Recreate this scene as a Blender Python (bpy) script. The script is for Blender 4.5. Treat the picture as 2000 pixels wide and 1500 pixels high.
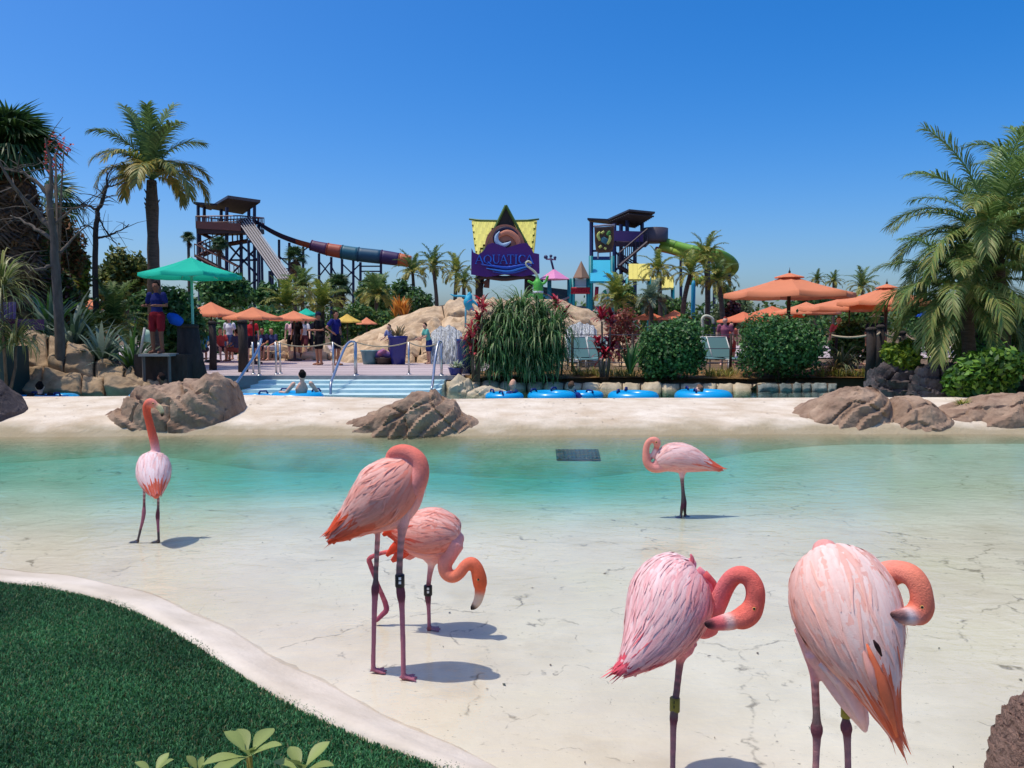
import bpy, math, random
import numpy as np
from mathutils import Vector, Matrix, noise

for o in list(bpy.data.objects):
    bpy.data.objects.remove(o)
scene = bpy.context.scene
COL = scene.collection
R = math.radians
rng = np.random.default_rng(7)
random.seed(7)

# ------------------------------------------------------------------ camera
CAM = Vector((0.0, 0.0, 1.65))
FPX = 1550.0                      # focal length in pixels of the 2000 px wide photograph
PITCH = math.atan(110.0 / FPX)    # horizon at y = 640 of 1500
cam_d = bpy.data.cameras.new("camera")
cam_d.sensor_width = 36.0
cam_d.lens = 36.0 * FPX / 2000.0
cam_d.clip_start = 0.05
cam_d.clip_end = 3000.0
cam = bpy.data.objects.new("camera", cam_d)
COL.objects.link(cam)
cam.location = CAM
cam.rotation_euler = (math.pi / 2 - PITCH, 0, 0)
scene.camera = cam

# ------------------------------------------------------------------ sky and sun
SUN_EL, SUN_AZ = R(72), R(-97)    # azimuth from +Y towards +X: the sun stands to the left, slightly ahead
world = bpy.data.worlds.new("World")
scene.world = world
world.use_nodes = True
wn = world.node_tree.nodes
wl = world.node_tree.links
for n in list(wn):
    wn.remove(n)
w_out = wn.new("ShaderNodeOutputWorld")
w_bg = wn.new("ShaderNodeBackground")
w_sky = wn.new("ShaderNodeTexSky")
w_sky.sky_type = 'NISHITA'
w_sky.sun_disc = False
w_sky.sun_elevation = SUN_EL
w_sky.sun_rotation = SUN_AZ
w_sky.altitude = 0
w_sky.air_density = 0.8
w_sky.dust_density = 2.5
w_sky.ozone_density = 2.2
w_bg.inputs['Strength'].default_value = 0.15
w_g = wn.new('ShaderNodeGamma')               # the deep, even blue of the day
w_g.inputs[1].default_value = 1.0
w_h = wn.new('ShaderNodeHueSaturation')
w_h.inputs['Saturation'].default_value = 1.56
w_t = wn.new('ShaderNodeMix')
w_t.data_type, w_t.blend_type = 'RGBA', 'MULTIPLY'
w_t.inputs[0].default_value = 1.0
w_t.inputs[7].default_value = (.86, .99, 1.13, 1)
wl.new(w_sky.outputs[0], w_g.inputs[0])
wl.new(w_g.outputs[0], w_h.inputs['Color'])
wl.new(w_h.outputs[0], w_t.inputs[6])
wl.new(w_t.outputs[2], w_bg.inputs['Color'])
wl.new(w_bg.outputs[0], w_out.inputs['Surface'])
sun_d = bpy.data.lights.new("sun", 'SUN')
sun_d.energy = 2.75
sun_d.angle = R(0.53)
sun_d.color = (1.0, 0.90, 0.76)
sun = bpy.data.objects.new("sun", sun_d)
COL.objects.link(sun)
sdir = Vector((math.sin(SUN_AZ) * math.cos(SUN_EL), math.cos(SUN_AZ) * math.cos(SUN_EL), math.sin(SUN_EL)))
sun.rotation_euler = sdir.to_track_quat('Z', 'Y').to_euler()
sun.location = (-6, 2, 20)
scene.view_settings.view_transform = 'Standard'
scene.view_settings.look = 'None'
scene.view_settings.exposure = 0.18
scene.view_settings.gamma = 1.0
scene.view_settings.use_curve_mapping = False
scene.cycles.max_bounces = 8
scene.cycles.diffuse_bounces = 3
scene.cycles.glossy_bounces = 3
scene.cycles.transparent_max_bounces = 16
scene.cycles.caustics_reflective = False
scene.cycles.caustics_refractive = False
scene.cycles.sample_clamp_indirect = 6.0

# ------------------------------------------------------------------ photograph pixel -> place
_s, _c = math.sin(PITCH), math.cos(PITCH)
def ray(px, py):
    x, y = (px - 1000.0) / FPX, (750.0 - py) / FPX
    return Vector((x, _c + y * _s, -_s + y * _c))
def P(px, py, d):
    r = ray(px, py)
    return CAM + r * (d / r.y)
def G(px, py, z=0.0):
    r = ray(px, py)
    return CAM + r * ((z - CAM.z) / r.z)
def pxm(d):
    return d / FPX

# ------------------------------------------------------------------ materials
def C(r, g, b):
    f = lambda c: (c / 255.0) / 12.92 if c <= 10 else (((c / 255.0) + 0.055) / 1.055) ** 2.4
    return (f(r), f(g), f(b), 1.0)
MATS = {}
def mat(name, col=(.5, .5, .5, 1), rough=.75, var=.15, ns=6.0, bump=0.0, bs=None, attr=False, transl=0.0, spec=.25,
        metal=0.0, col2=None, stretch=(1, 1, 1), detail=6, coord='Object', bdist=.02):
    m = bpy.data.materials.new(name)
    m.use_nodes = True
    nt = m.node_tree
    N, L = nt.nodes, nt.links
    bs_ = N['Principled BSDF']
    bs_.inputs['Roughness'].default_value = rough
    bs_.inputs['Specular IOR Level'].default_value = spec
    bs_.inputs['Metallic'].default_value = metal
    tc = N.new('ShaderNodeTexCoord')
    mp = N.new('ShaderNodeMapping')
    mp.inputs['Scale'].default_value = stretch
    L.new(tc.outputs[coord], mp.inputs['Vector'])
    no = N.new('ShaderNodeTexNoise')
    no.inputs['Scale'].default_value = ns
    no.inputs['Detail'].default_value = detail
    no.inputs['Roughness'].default_value = .6
    L.new(mp.outputs[0], no.inputs['Vector'])
    mx = N.new('ShaderNodeMix')
    mx.data_type = 'RGBA'
    a = tuple(c * (1 - var) for c in col[:3]) + (1,)
    b = col2 if col2 else tuple(min(1, c * (1 + var)) for c in col[:3]) + (1,)
    mx.inputs[6].default_value, mx.inputs[7].default_value = a, b
    rp = N.new('ShaderNodeMapRange')
    rp.inputs[1].default_value, rp.inputs[2].default_value = .32, .68
    L.new(no.outputs['Fac'], rp.inputs[0])
    L.new(rp.outputs[0], mx.inputs[0])
    out = mx.outputs[2]
    if attr:
        at = N.new('ShaderNodeAttribute')
        at.attribute_name = 'Col'
        mu = N.new('ShaderNodeMix')
        mu.data_type, mu.blend_type = 'RGBA', 'MULTIPLY'
        mu.inputs[0].default_value = 1.0
        L.new(out, mu.inputs[6])
        L.new(at.outputs['Color'], mu.inputs[7])
        out = mu.outputs[2]
    L.new(out, bs_.inputs['Base Color'])
    if bump:
        nb = N.new('ShaderNodeTexNoise')
        nb.inputs['Scale'].default_value = bs or ns * 4
        nb.inputs['Detail'].default_value = 8
        L.new(mp.outputs[0], nb.inputs['Vector'])
        bp = N.new('ShaderNodeBump')
        bp.inputs['Strength'].default_value = bump
        bp.inputs['Distance'].default_value = bdist
        L.new(nb.outputs['Fac'], bp.inputs['Height'])
        L.new(bp.outputs[0], bs_.inputs['Normal'])
    if transl:
        tr = N.new('ShaderNodeBsdfTranslucent')
        L.new(out, tr.inputs['Color'])
        ms = N.new('ShaderNodeMixShader')
        ms.inputs[0].default_value = transl
        L.new(bs_.outputs[0], ms.inputs[1])
        L.new(tr.outputs[0], ms.inputs[2])
        L.new(ms.outputs[0], N['Material Output'].inputs['Surface'])
    MATS[name] = m
    return m

M_leaf = mat('leaf', (1, 1, 1, 1), .5, .12, 3, attr=True, transl=.30, spec=.4)
M_feather = mat('feather', (1, 1, 1, 1), .7, .08, 60, attr=True, transl=.12, spec=.15, bump=.25, bs=220, bdist=.004)
M_skinbird = mat('bird_skin', (1, 1, 1, 1), .85, .15, 60, attr=True, spec=.1, bump=.7, bs=190, bdist=.006)
M_bark = mat('bark', C(105, 92, 78), .9, .35, 14, bump=.7, bs=30, stretch=(1, 1, .35))
M_palmbark = mat('palm_bark', C(92, 80, 70), .9, .35, 10, bump=.8, bs=24, stretch=(.5, .5, 3))
M_greywood = mat('grey_wood', C(96, 88, 80), .9, .3, 10, bump=.5, stretch=(1, 1, .3))
M_darkwood = mat('dark_wood', C(58, 50, 46), .85, .3, 9, bump=.5, stretch=(1, 1, .3))
M_steel = mat('steel', C(190, 192, 195), .3, .06, 20, metal=.9, spec=.5)
M_darksteel = mat('dark_steel', C(62, 66, 82), .55, .15, 3)
M_rope = mat('rope', C(170, 155, 130), .9, .2, 40)
M_paint = mat('paint', (1, 1, 1, 1), .5, .07, 3, attr=True, spec=.35)
M_cloth = mat('cloth', (1, 1, 1, 1), .85, .05, 30, attr=True, spec=.1)
M_fabric = mat('umbrella_fabric', (1, 1, 1, 1), .8, .05, 4, attr=True, spec=.15, transl=.25)
M_skin = mat('skin', (1, 1, 1, 1), .6, .06, 25, attr=True)
M_hair = mat('hair', C(38, 30, 26), .6, .25, 40, bump=.4)
M_soil = mat('soil', C(96, 74, 54), .95, .35, 5, bump=.7, bs=20)
M_dark = mat('black_plastic', C(28, 28, 32), .5, .1, 5)

# ------------------------------------------------------------------ objects
def origin_of(o):
    v = Vector((0, 0, 0))
    while o is not None:
        v += o.location
        o = o.parent
    return v
def tag(o, label=None, cat=None, group=None, kind=None):
    if label: o['label'] = label
    if cat: o['category'] = cat
    if group: o['group'] = group
    if kind: o['kind'] = kind
    return o
def thing(name, label, cat, loc=(0, 0, 0), group=None):
    o = bpy.data.objects.new(name, None)
    COL.objects.link(o)
    o.location = loc
    o.empty_display_size = .2
    return tag(o, label, cat, group)
def link(name, me, parent=None):
    o = bpy.data.objects.new(name, me)
    COL.objects.link(o)
    if parent: o.parent = parent
    return o
def set_col(me, cols):
    a = me.color_attributes.new('Col', 'FLOAT_COLOR', 'POINT')
    c = np.ones((len(me.vertices), 4), np.float32)
    cols = np.asarray(cols, np.float32)
    c[:, :3] = cols[:, :3] if cols.ndim == 2 else cols[:3]
    a.data.foreach_set('color', c.ravel())
def np_mesh(name, V, F, cols=None, m=None, smooth=False):
    """V (n,3), F (m,k) all faces the same size k"""
    V = np.asarray(V, np.float32); F = np.asarray(F, np.int32)
    me = bpy.data.meshes.new(name)
    k = F.shape[1]
    me.vertices.add(len(V)); me.vertices.foreach_set('co', V.ravel())
    me.loops.add(F.size); me.loops.foreach_set('vertex_index', F.ravel())
    me.polygons.add(len(F))
    me.polygons.foreach_set('loop_start', np.arange(0, F.size, k, dtype=np.int32))
    me.polygons.foreach_set('loop_total', np.full(len(F), k, np.int32))
    if smooth: me.polygons.foreach_set('use_smooth', np.ones(len(F), bool))
    me.update(calc_edges=True)
    if cols is not None: set_col(me, cols)
    if m: me.materials.append(m)
    return me
class MB:
    """collects shapes and links them as one mesh object"""
    def __init__(s): s.v = []; s.f = []; s.c = []; s.mi = []; s.sm = []
    def add(s, V, F, col=(1, 1, 1), mi=0, smooth=False):
        b = len(s.v)
        s.v += [tuple(v) for v in V]
        s.f += [tuple(i + b for i in f) for f in F]
        s.c += [tuple(col[:3])] * len(V)
        s.mi += [mi] * len(F); s.sm += [smooth] * len(F)
        return s
    def box(s, c, size, col=(1, 1, 1), rz=0, mi=0, taper=1.0):
        hx, hy, hz = size[0] / 2, size[1] / 2, size[2] / 2
        V = []
        for z, t in ((-hz, 1), (hz, taper)):
            for x, y in ((-hx, -hy), (hx, -hy), (hx, hy), (-hx, hy)):
                x, y = x * t, y * t
                V.append((c[0] + x * math.cos(rz) - y * math.sin(rz), c[1] + x * math.sin(rz) + y * math.cos(rz), c[2] + z))
        return s.add(V, [(3, 2, 1, 0), (4, 5, 6, 7), (0, 1, 5, 4), (1, 2, 6, 5), (2, 3, 7, 6), (3, 0, 4, 7)], col, mi)
    def tube(s, pts, rad, n=8, col=(1, 1, 1), mi=0, smooth=True, ref=None, cap=True):
        V, F = tube(pts, rad, n, ref, cap)
        return s.add(V, F, col, mi, smooth)
    def bar(s, a, b, r, n=4, col=(1, 1, 1), mi=0):
        return s.tube([a, b], r, n, col, mi, n > 5)
    def slab(s, quad, th, col=(1, 1, 1), mi=0):
        """a quad with thickness th along its normal"""
        q = [Vector(p) for p in quad]
        nrm = (q[1] - q[0]).cross(q[-1] - q[0]).normalized() * th
        n = len(q)
        V = q + [p - nrm for p in q]
        F = [tuple(range(n)), tuple(range(2 * n - 1, n - 1, -1))] + [(i, i + n, (i + 1) % n + n, (i + 1) % n) for i in range(n)]
        return s.add(V, F, col, mi)
    def prism(s, poly, vec, col=(1, 1, 1), mi=0):
        q = [Vector(p) for p in poly]; n = len(q); vec = Vector(vec)
        V = q + [p + vec for p in q]
        F = [tuple(range(n)), tuple(range(2 * n - 1, n - 1, -1))] + [(i, i + n, (i + 1) % n + n, (i + 1) % n) for i in range(n)]
        return s.add(V, F, col, mi)
    def lathe(s, c, prof, n=16, col=(1, 1, 1), mi=0, smooth=True):
        V, F = [], []
        for r, z in prof:
            for i in range(n):
                a = 2 * math.pi * i / n
                V.append((c[0] + r * math.cos(a), c[1] + r * math.sin(a), c[2] + z))
        for j in range(len(prof) - 1):
            for i in range(n):
                F.append((j * n + i, j * n + (i + 1) % n, (j + 1) * n + (i + 1) % n, (j + 1) * n + i))
        F.append(tuple(range(n - 1, -1, -1))); F.append(tuple((len(prof) - 1) * n + i for i in range(n)))
        return s.add(V, F, col, mi, smooth)
    def mesh(s, name, ms, org=Vector((0, 0, 0))):
        me = bpy.data.meshes.new(name)
        ox, oy, oz = org
        me.from_pydata([(x - ox, y - oy, z - oz) for x, y, z in s.v], [], s.f)
        me.polygons.foreach_set('use_smooth', s.sm)
        for m in (ms if isinstance(ms, (list, tuple)) else [ms]): me.materials.append(m)
        me.polygons.foreach_set('material_index', s.mi)
        set_col(me, s.c)
        return me
    def build(s, name, ms, parent=None, org=None):
        return link(name, s.mesh(name, ms, org if org is not None else origin_of(parent)), parent)
def tube(pts, rad, n=8, ref=None, cap=True):
    p = np.array([tuple(q) for q in pts], float); k = len(p)
    rad = [rad] * k if np.isscalar(rad) else list(rad)
    T = np.gradient(p, axis=0); T /= np.linalg.norm(T, axis=1)[:, None] + 1e-12
    V, F = [], []
    if ref is None:
        a = np.cross(T[0], (0, 0, 1) if abs(T[0][2]) < .9 else (1, 0, 0))
    ang = np.arange(n) * 2 * np.pi / n
    for i in range(k):
        if ref is not None: a = np.cross(T[i], ref)
        else: a = a - T[i] * np.dot(a, T[i])
        a = a / (np.linalg.norm(a) + 1e-12)
        b = np.cross(T[i], a)
        ra, rb = (rad[i] if not np.isscalar(rad[i]) else (rad[i], rad[i]))
        V.append(p[i] + np.outer(np.cos(ang) * ra, a) + np.outer(np.sin(ang) * rb, b))
    V = np.concatenate(V)
    for j in range(k - 1):
        for i in range(n):
            F.append((j * n + i, j * n + (i + 1) % n, (j + 1) * n + (i + 1) % n, (j + 1) * n + i))
    if cap:
        F.append(tuple(range(n - 1, -1, -1))); F.append(tuple((k - 1) * n + i for i in range(n)))
    return [tuple(v) for v in V], F
def spl(rows, n):
    """Catmull-Rom through rows (any number of columns), n samples spread evenly by row"""
    p = np.array([tuple(r) for r in rows], float)
    q = np.vstack([2 * p[0] - p[1], p, 2 * p[-1] - p[-2]])
    out = []
    for t in np.linspace(0, len(p) - 1, n):
        i = min(int(t), len(p) - 2); f = t - i
        a, b, c, d = q[i], q[i + 1], q[i + 2], q[i + 3]
        out.append(.5 * (2 * b + (c - a) * f + (2 * a - 5 * b + 4 * c - d) * f * f + (3 * b - a - 3 * c + d) * f ** 3))
    return np.array(out)
def blend_body(tubes, voxel, name, m, parent=None, smooth_it=2, sharp=3.0, colfn=None, n=12, org=None):
    """tubes: (pts, radii, colour(s), ref, flat) swept, fused by voxel remesh into ONE continuous mesh, coloured by the nearest limb"""
    mb = MB(); S, Rr, Cc = [], [], []
    for t in tubes:
        pts, rad, col = t[0], t[1], t[2]
        ref = t[3] if len(t) > 3 else None
        flat = t[4] if len(t) > 4 else 1.0
        k = len(pts)
        rad = [rad] * k if np.isscalar(rad) else list(rad)
        mb.tube(pts, [(r, r * flat) for r in rad], n, ref=ref)
        mb.add(*ball(pts[0], rad[0] * .92 * min(1, flat), 8, 6)); mb.add(*ball(pts[-1], rad[-1] * .92 * min(1, flat), 8, 6))
        for i in range(k):
            S.append(tuple(pts[i])); Rr.append(rad[i])
            Cc.append(tuple(col[i][:3]) if isinstance(col[0], (tuple, list)) else tuple(col[:3]))
    org = org if org is not None else origin_of(parent)
    me = mb.mesh(name, m, org)
    o = link(name, me, parent)
    md = o.modifiers.new('r', 'REMESH'); md.mode = 'VOXEL'; md.voxel_size = voxel; md.use_smooth_shade = True
    if smooth_it:
        sm = o.modifiers.new('s', 'SMOOTH'); sm.factor = .5; sm.iterations = smooth_it
    bpy.context.view_layer.update()
    dg = bpy.context.evaluated_depsgraph_get()
    nm = bpy.data.meshes.new_from_object(o.evaluated_get(dg))
    o.modifiers.clear(); o.data = nm; bpy.data.meshes.remove(me)
    nm.name = name
    nm.polygons.foreach_set('use_smooth', np.ones(len(nm.polygons), bool))
    v = np.empty(len(nm.vertices) * 3, np.float32); nm.vertices.foreach_get('co', v); v = v.reshape(-1, 3) + np.array(org, np.float32)
    S = np.array(S, np.float32); Rr = np.array(Rr, np.float32); Cc = np.array(Cc, np.float32)
    cols = np.empty_like(v)
    for i in range(0, len(v), 20000):
        d = np.linalg.norm(v[i:i + 20000, None] - S[None], axis=2) / (Rr[None] + .004)
        w = 1.0 / (d ** (2 * sharp) + 1e-4)
        cols[i:i + 20000] = (w[..., None] * Cc[None]).sum(1) / w.sum(1)[:, None]
    if colfn is not None: cols = colfn(v, cols)
    for a in list(nm.color_attributes): nm.color_attributes.remove(a)
    set_col(nm, cols)
    if not nm.materials: nm.materials.append(m)
    return o
def ball(c, r, n=10, k=7, sc=(1, 1, 1)):
    V, F = [], []
    for j in range(k + 1):
        th = math.pi * j / k
        for i in range(n):
            a = 2 * math.pi * i / n
            V.append((c[0] + r * sc[0] * math.sin(th) * math.cos(a), c[1] + r * sc[1] * math.sin(th) * math.sin(a), c[2] + r * sc[2] * math.cos(th)))
    for j in range(k):
        for i in range(n):
            F.append((j * n + i, (j + 1) * n + i, (j + 1) * n + (i + 1) % n, j * n + (i + 1) % n))
    return V, F
def copy_tree(o, parent=None):
    c = o.copy(); COL.objects.link(c); c.parent = parent
    for ch in list(o.children): copy_tree(ch, c)
    return c
def fbm(p, s=1.0, seed=0.0, oct=4):
    return noise.fractal(Vector(p) * s + Vector((seed, seed * 1.7, -seed)), .6, 2.1, oct)

# ================================================================== SETTING
def sstep(a, b, x):
    t = np.clip((np.asarray(x, float) - a) / (b - a), 0, 1)
    return t * t * (3 - 2 * t)
def grid_mesh(name, xs, ys, zf, m, cols=None, smooth=True):
    X, Y = np.meshgrid(xs, ys)
    Z = zf(X, Y)
    nx, ny = len(xs), len(ys)
    V = np.stack([X.ravel(), Y.ravel(), Z.ravel()], 1)
    i = np.arange(nx * ny).reshape(ny, nx)
    F = np.stack([i[:-1, :-1].ravel(), i[:-1, 1:].ravel(), i[1:, 1:].ravel(), i[1:, :-1].ravel()], 1)
    return link(name, np_mesh(name, V, F, cols, m, smooth))
def wave(X, Y, k, sd):
    """cheap smooth noise on arrays"""
    r = np.random.default_rng(sd); out = np.zeros_like(X, float)
    for i in range(7):
        a = r.uniform(0, 6.28); f = k * r.uniform(.5, 2.2)
        out += np.sin((X * math.cos(a) + Y * math.sin(a)) * f + r.uniform(0, 6.28)) / (1 + i * .3)
    return out / 3.5

# --- turf edge and the pale rim round the pool
TURF = [(0, 1133), (100, 1143), (220, 1170), (310, 1208), (400, 1262), (500, 1328), (600, 1383), (700, 1430), (800, 1470), (905, 1502)]
RIMI = [(0, 1112), (100, 1122), (220, 1141), (320, 1172), (420, 1220), (520, 1278), (620, 1333), (720, 1386), (840, 1440), (985, 1510)]
ZT = 0.05
te = [(-8.0, 5.25), (-5.0, 5.35)] + [tuple(G(x, y, ZT))[:2] for x, y in TURF] + [(.35, 2.25), (1.2, 1.7), (3, .9)]
ri = [(-8.0, 5.5), (-5.0, 5.6)] + [tuple(G(x, y, 0.0))[:2] for x, y in RIMI] + [(.5, 2.36), (1.3, 1.85), (3, 1.1)]
te_x, te_y = np.array(te).T
ri_x, ri_y = np.array(ri).T
def turf_y(x): return np.interp(x, te_x, te_y)
def rim_y(x): return np.interp(x, ri_x, ri_y)
def floor_z(X, Y):
    dy = Y - rim_y(X)
    sh = -.008 - .022 * sstep(0, 1.6, dy)
    deep = .34 * sstep(5.8, 11.2, Y) * (1 + .30 * wave(X, Y, .9, 31)) * (1 - .72 * sstep(1.2, 5.5, X)) * (1 - .25 * sstep(-3.5, -7, X))
    return sh - deep + .004 * wave(X, Y, 2.3, 3) - .12 * sstep(0, -.5, dy)
def shore_y(x):
    return 12.15 + .22 * wave(np.asarray(x, float), np.zeros_like(np.asarray(x, float)), .55, 11) - .25 * sstep(-4.5, -7, x)

# --- pool floor material: cream plaster, blotches, hairline cracks, grime specks
def floor_material():
    m = mat('pool_plaster', C(216, 206, 188), .8, .07, 1.1, bump=.25, bs=34, col2=C(234, 226, 212), bdist=.01)
    nt = m.node_tree; N, L = nt.nodes, nt.links
    bsdf = N['Principled BSDF']
    base = bsdf.inputs['Base Color'].links[0].from_socket
    tc = N.new('ShaderNodeTexCoord')
    def noise_(sc, det=6, rough=.6, st=None):
        n = N.new('ShaderNodeTexNoise'); n.inputs['Scale'].default_value = sc; n.inputs['Detail'].default_value = det
        n.inputs['Roughness'].default_value = rough
        if st:
            mp = N.new('ShaderNodeMapping'); mp.inputs['Scale'].default_value = st
            L.new(tc.outputs['Object'], mp.inputs[0]); L.new(mp.outputs[0], n.inputs[0])
        else: L.new(tc.outputs['Object'], n.inputs[0])
        return n
    def rng_(sock, a, b, c=0, d=1):
        r = N.new('ShaderNodeMapRange'); r.inputs[1].default_value = a; r.inputs[2].default_value = b
        r.inputs[3].default_value = c; r.inputs[4].default_value = d; L.new(sock, r.inputs[0]); return r.outputs[0]
    def mul(a, b):
        k = N.new('ShaderNodeMath'); k.operation = 'MULTIPLY'; L.new(a, k.inputs[0])
        if isinstance(b, float): k.inputs[1].default_value = b
        else: L.new(b, k.inputs[1])
        return k.outputs[0]
    def mix(f, a, col):
        x = N.new('ShaderNodeMix'); x.data_type = 'RGBA'; L.new(f, x.inputs[0]); L.new(a, x.inputs[6]); x.inputs[7].default_value = col
        return x.outputs[2]
    # greenish and ochre blotches
    out = mix(mul(rng_(noise_(.55, 3).outputs[0], .48, .70), .55), base, C(196, 190, 158))
    out = mix(mul(rng_(noise_(1.9, 5).outputs[0], .56, .75), .4), out, C(176, 160, 132))
    # cracks: cell edges of a warped voronoi, broken up by noise
    nw = noise_(2.2, 4)
    av = N.new('ShaderNodeVectorMath'); av.operation = 'SCALE'; av.inputs[3].default_value = .55
    L.new(nw.outputs['Color'], av.inputs[0])
    ad = N.new('ShaderNodeVectorMath'); ad.operation = 'ADD'; L.new(tc.outputs['Object'], ad.inputs[0]); L.new(av.outputs[0], ad.inputs[1])
    for sc, wd, lo, st in ((.62, .009, .46, .75), (1.5, .011, .51, .65)):
        vo = N.new('ShaderNodeTexVoronoi'); vo.feature = 'DISTANCE_TO_EDGE'; vo.inputs['Scale'].default_value = sc
        L.new(ad.outputs[0], vo.inputs['Vector'])
        k = mul(rng_(vo.outputs['Distance'], 0, wd, 1, 0), rng_(noise_(4.5 * sc + .8, 6, .75).outputs[0], lo, lo + .12))
        out = mix(mul(k, st), out, C(96, 88, 74))
    # grime specks in drifts
    sp = mul(rng_(noise_(26, 3, .6, (1, 1.6, 1)).outputs[0], .66, .72), rng_(noise_(1.1, 4).outputs[0], .47, .58))
    out = mix(mul(sp, .7), out, C(104, 96, 80))
    sp = mul(rng_(noise_(75, 2).outputs[0], .68, .74), rng_(noise_(.8, 3).outputs[0], .45, .6))
    out = mix(mul(sp, .7), out, C(96, 88, 74))
    L.new(out, bsdf.inputs['Base Color'])
    return m
M_floor = floor_material()
o = grid_mesh('pool_floor', np.linspace(-17, 17, 150), np.linspace(-.5, 13.0, 110), floor_z, M_floor)
tag(o, kind='structure')

def water_material(name, absorb, density, ripple, rs, far=True):
    m = bpy.data.materials.new(name); m.use_nodes = True
    nt = m.node_tree; N, L = nt.nodes, nt.links
    N.remove(N['Principled BSDF'])
    out = N['Material Output']
    tc = N.new('ShaderNodeTexCoord')
    h = None
    for sc, st, amp in ((rs, (.9, 1.7, 1), 1.0), (rs * 4.3, (1, 1.7, 1), .22)):
        mp = N.new('ShaderNodeMapping'); mp.inputs['Scale'].default_value = st
        L.new(tc.outputs['Object'], mp.inputs[0])
        n = N.new('ShaderNodeTexNoise'); n.inputs['Scale'].default_value = sc; n.inputs['Detail'].default_value = 3
        n.inputs['Distortion'].default_value = .6
        L.new(mp.outputs[0], n.inputs[0])
        k = N.new('ShaderNodeMath'); k.operation = 'MULTIPLY'; k.inputs[1].default_value = amp; L.new(n.outputs[0], k.inputs[0])
        if h is None: h = k.outputs[0]
        else:
            a = N.new('ShaderNodeMath'); L.new(h, a.inputs[0]); L.new(k.outputs[0], a.inputs[1]); h = a.outputs[0]
    if far:
        # rings spreading where a bird has just stirred the film of water
        c = G(672, 1228, 0)
        sb = N.new('ShaderNodeVectorMath'); sb.operation = 'SUBTRACT'; sb.inputs[1].default_value = tuple(c)
        nd = N.new('ShaderNodeTexNoise'); nd.inputs['Scale'].default_value = 7; L.new(tc.outputs['Object'], nd.inputs[0])
        vs = N.new('ShaderNodeVectorMath'); vs.operation = 'MULTIPLY_ADD'; vs.inputs[1].default_value = (.10, .10, 0); vs.inputs[2].default_value = (-.05, -.05, 0)
        L.new(nd.outputs['Color'], vs.inputs[0])
        va_ = N.new('ShaderNodeVectorMath'); L.new(tc.outputs['Object'], va_.inputs[0]); L.new(vs.outputs[0], va_.inputs[1])
        L.new(va_.outputs[0], sb.inputs[0])
        ln = N.new('ShaderNodeVectorMath'); ln.operation = 'LENGTH'; L.new(sb.outputs[0], ln.inputs[0])
        s1 = N.new('ShaderNodeMath'); s1.operation = 'MULTIPLY'; s1.inputs[1].default_value = 170; L.new(ln.outputs['Value'], s1.inputs[0])
        s2 = N.new('ShaderNodeMath'); s2.operation = 'SINE'; L.new(s1.outputs[0], s2.inputs[0])
        r_ = N.new('ShaderNodeMapRange'); r_.inputs[1].default_value = .04; r_.inputs[2].default_value = .24
        r_.inputs[3].default_value = .10; r_.inputs[4].default_value = 0; L.new(ln.outputs['Value'], r_.inputs[0])
        k = N.new('ShaderNodeMath'); k.operation = 'MULTIPLY'; L.new(s2.outputs[0], k.inputs[0]); L.new(r_.outputs[0], k.inputs[1])
        a = N.new('ShaderNodeMath'); L.new(h, a.inputs[0]); L.new(k.outputs[0], a.inputs[1]); h = a.outputs[0]
    bp = N.new('ShaderNodeBump'); bp.inputs['Strength'].default_value = 1.0; bp.inputs['Distance'].default_value = ripple
    L.new(h, bp.inputs['Height'])
    tr = N.new('ShaderNodeBsdfTransparent'); gl = N.new('ShaderNodeBsdfGlossy'); gl.inputs['Roughness'].default_value = .03
    L.new(bp.outputs[0], gl.inputs['Normal'])
    fr = N.new('ShaderNodeFresnel'); fr.inputs['IOR'].default_value = 1.33; L.new(bp.outputs[0], fr.inputs['Normal'])
    mx = N.new('ShaderNodeMixShader')
    L.new(fr.outputs[0], mx.inputs[0]); L.new(tr.outputs[0], mx.inputs[1]); L.new(gl.outputs[0], mx.inputs[2])
    L.new(mx.outputs[0], out.inputs['Surface'])
    va = N.new('ShaderNodeVolumeAbsorption'); va.inputs['Color'].default_value = absorb; va.inputs['Density'].default_value = density
    L.new(va.outputs[0], out.inputs['Volume'])
    return m
M_water = water_material('pool_water', (.14, .80, .75, 1), .95, .0078, 5.0)
o = grid_mesh('pool_water', np.linspace(-17, 17, 3), np.linspace(-.4, 12.95, 3), lambda X, Y: 0 * X, M_water)
tag(o, kind='structure')

# --- rim kerb along the turf
M_rim = mat('rim_plaster', C(204, 190, 168), .85, .10, 1.6, bump=.25, bs=30, col2=C(226, 214, 196))
ts = np.linspace(0, 1, 90)
def along(xs, ys, t):
    s = np.concatenate([[0], np.cumsum(np.hypot(np.diff(xs), np.diff(ys)))]); s /= s[-1]
    return np.interp(t, s, xs), np.interp(t, s, ys)
tx, ty = along(te_x, te_y, ts); rx, ry = along(ri_x, ri_y, ts)
for _ in range(2):
    for a in (tx, ty, rx, ry): a[1:-1] = (a[:-2] + 2 * a[1:-1] + a[2:]) / 4
prof = [(-.12, -.06), (-.10, ZT + .006), (.12, ZT + .012), (.35, ZT - .002), (.7, .016), (1.0, .003), (1.3, -.02), (1.7, -.06)]
V = []
for u, z in prof:
    V.append(np.stack([tx + (rx - tx) * u, ty + (ry - ty) * u, np.full_like(tx, z) + .004 * np.sin(tx * 9 + u * 3)], 1))
k, n = len(prof), len(tx)
i = np.arange(k * n).reshape(k, n)
F = np.stack([i[:-1, :-1].ravel(), i[:-1, 1:].ravel(), i[1:, 1:].ravel(), i[1:, :-1].ravel()], 1)
tag(link('pool_rim', np_mesh('pool_rim', np.concatenate(V), F[:, ::-1], None, M_rim, True)), kind='structure')

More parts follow.
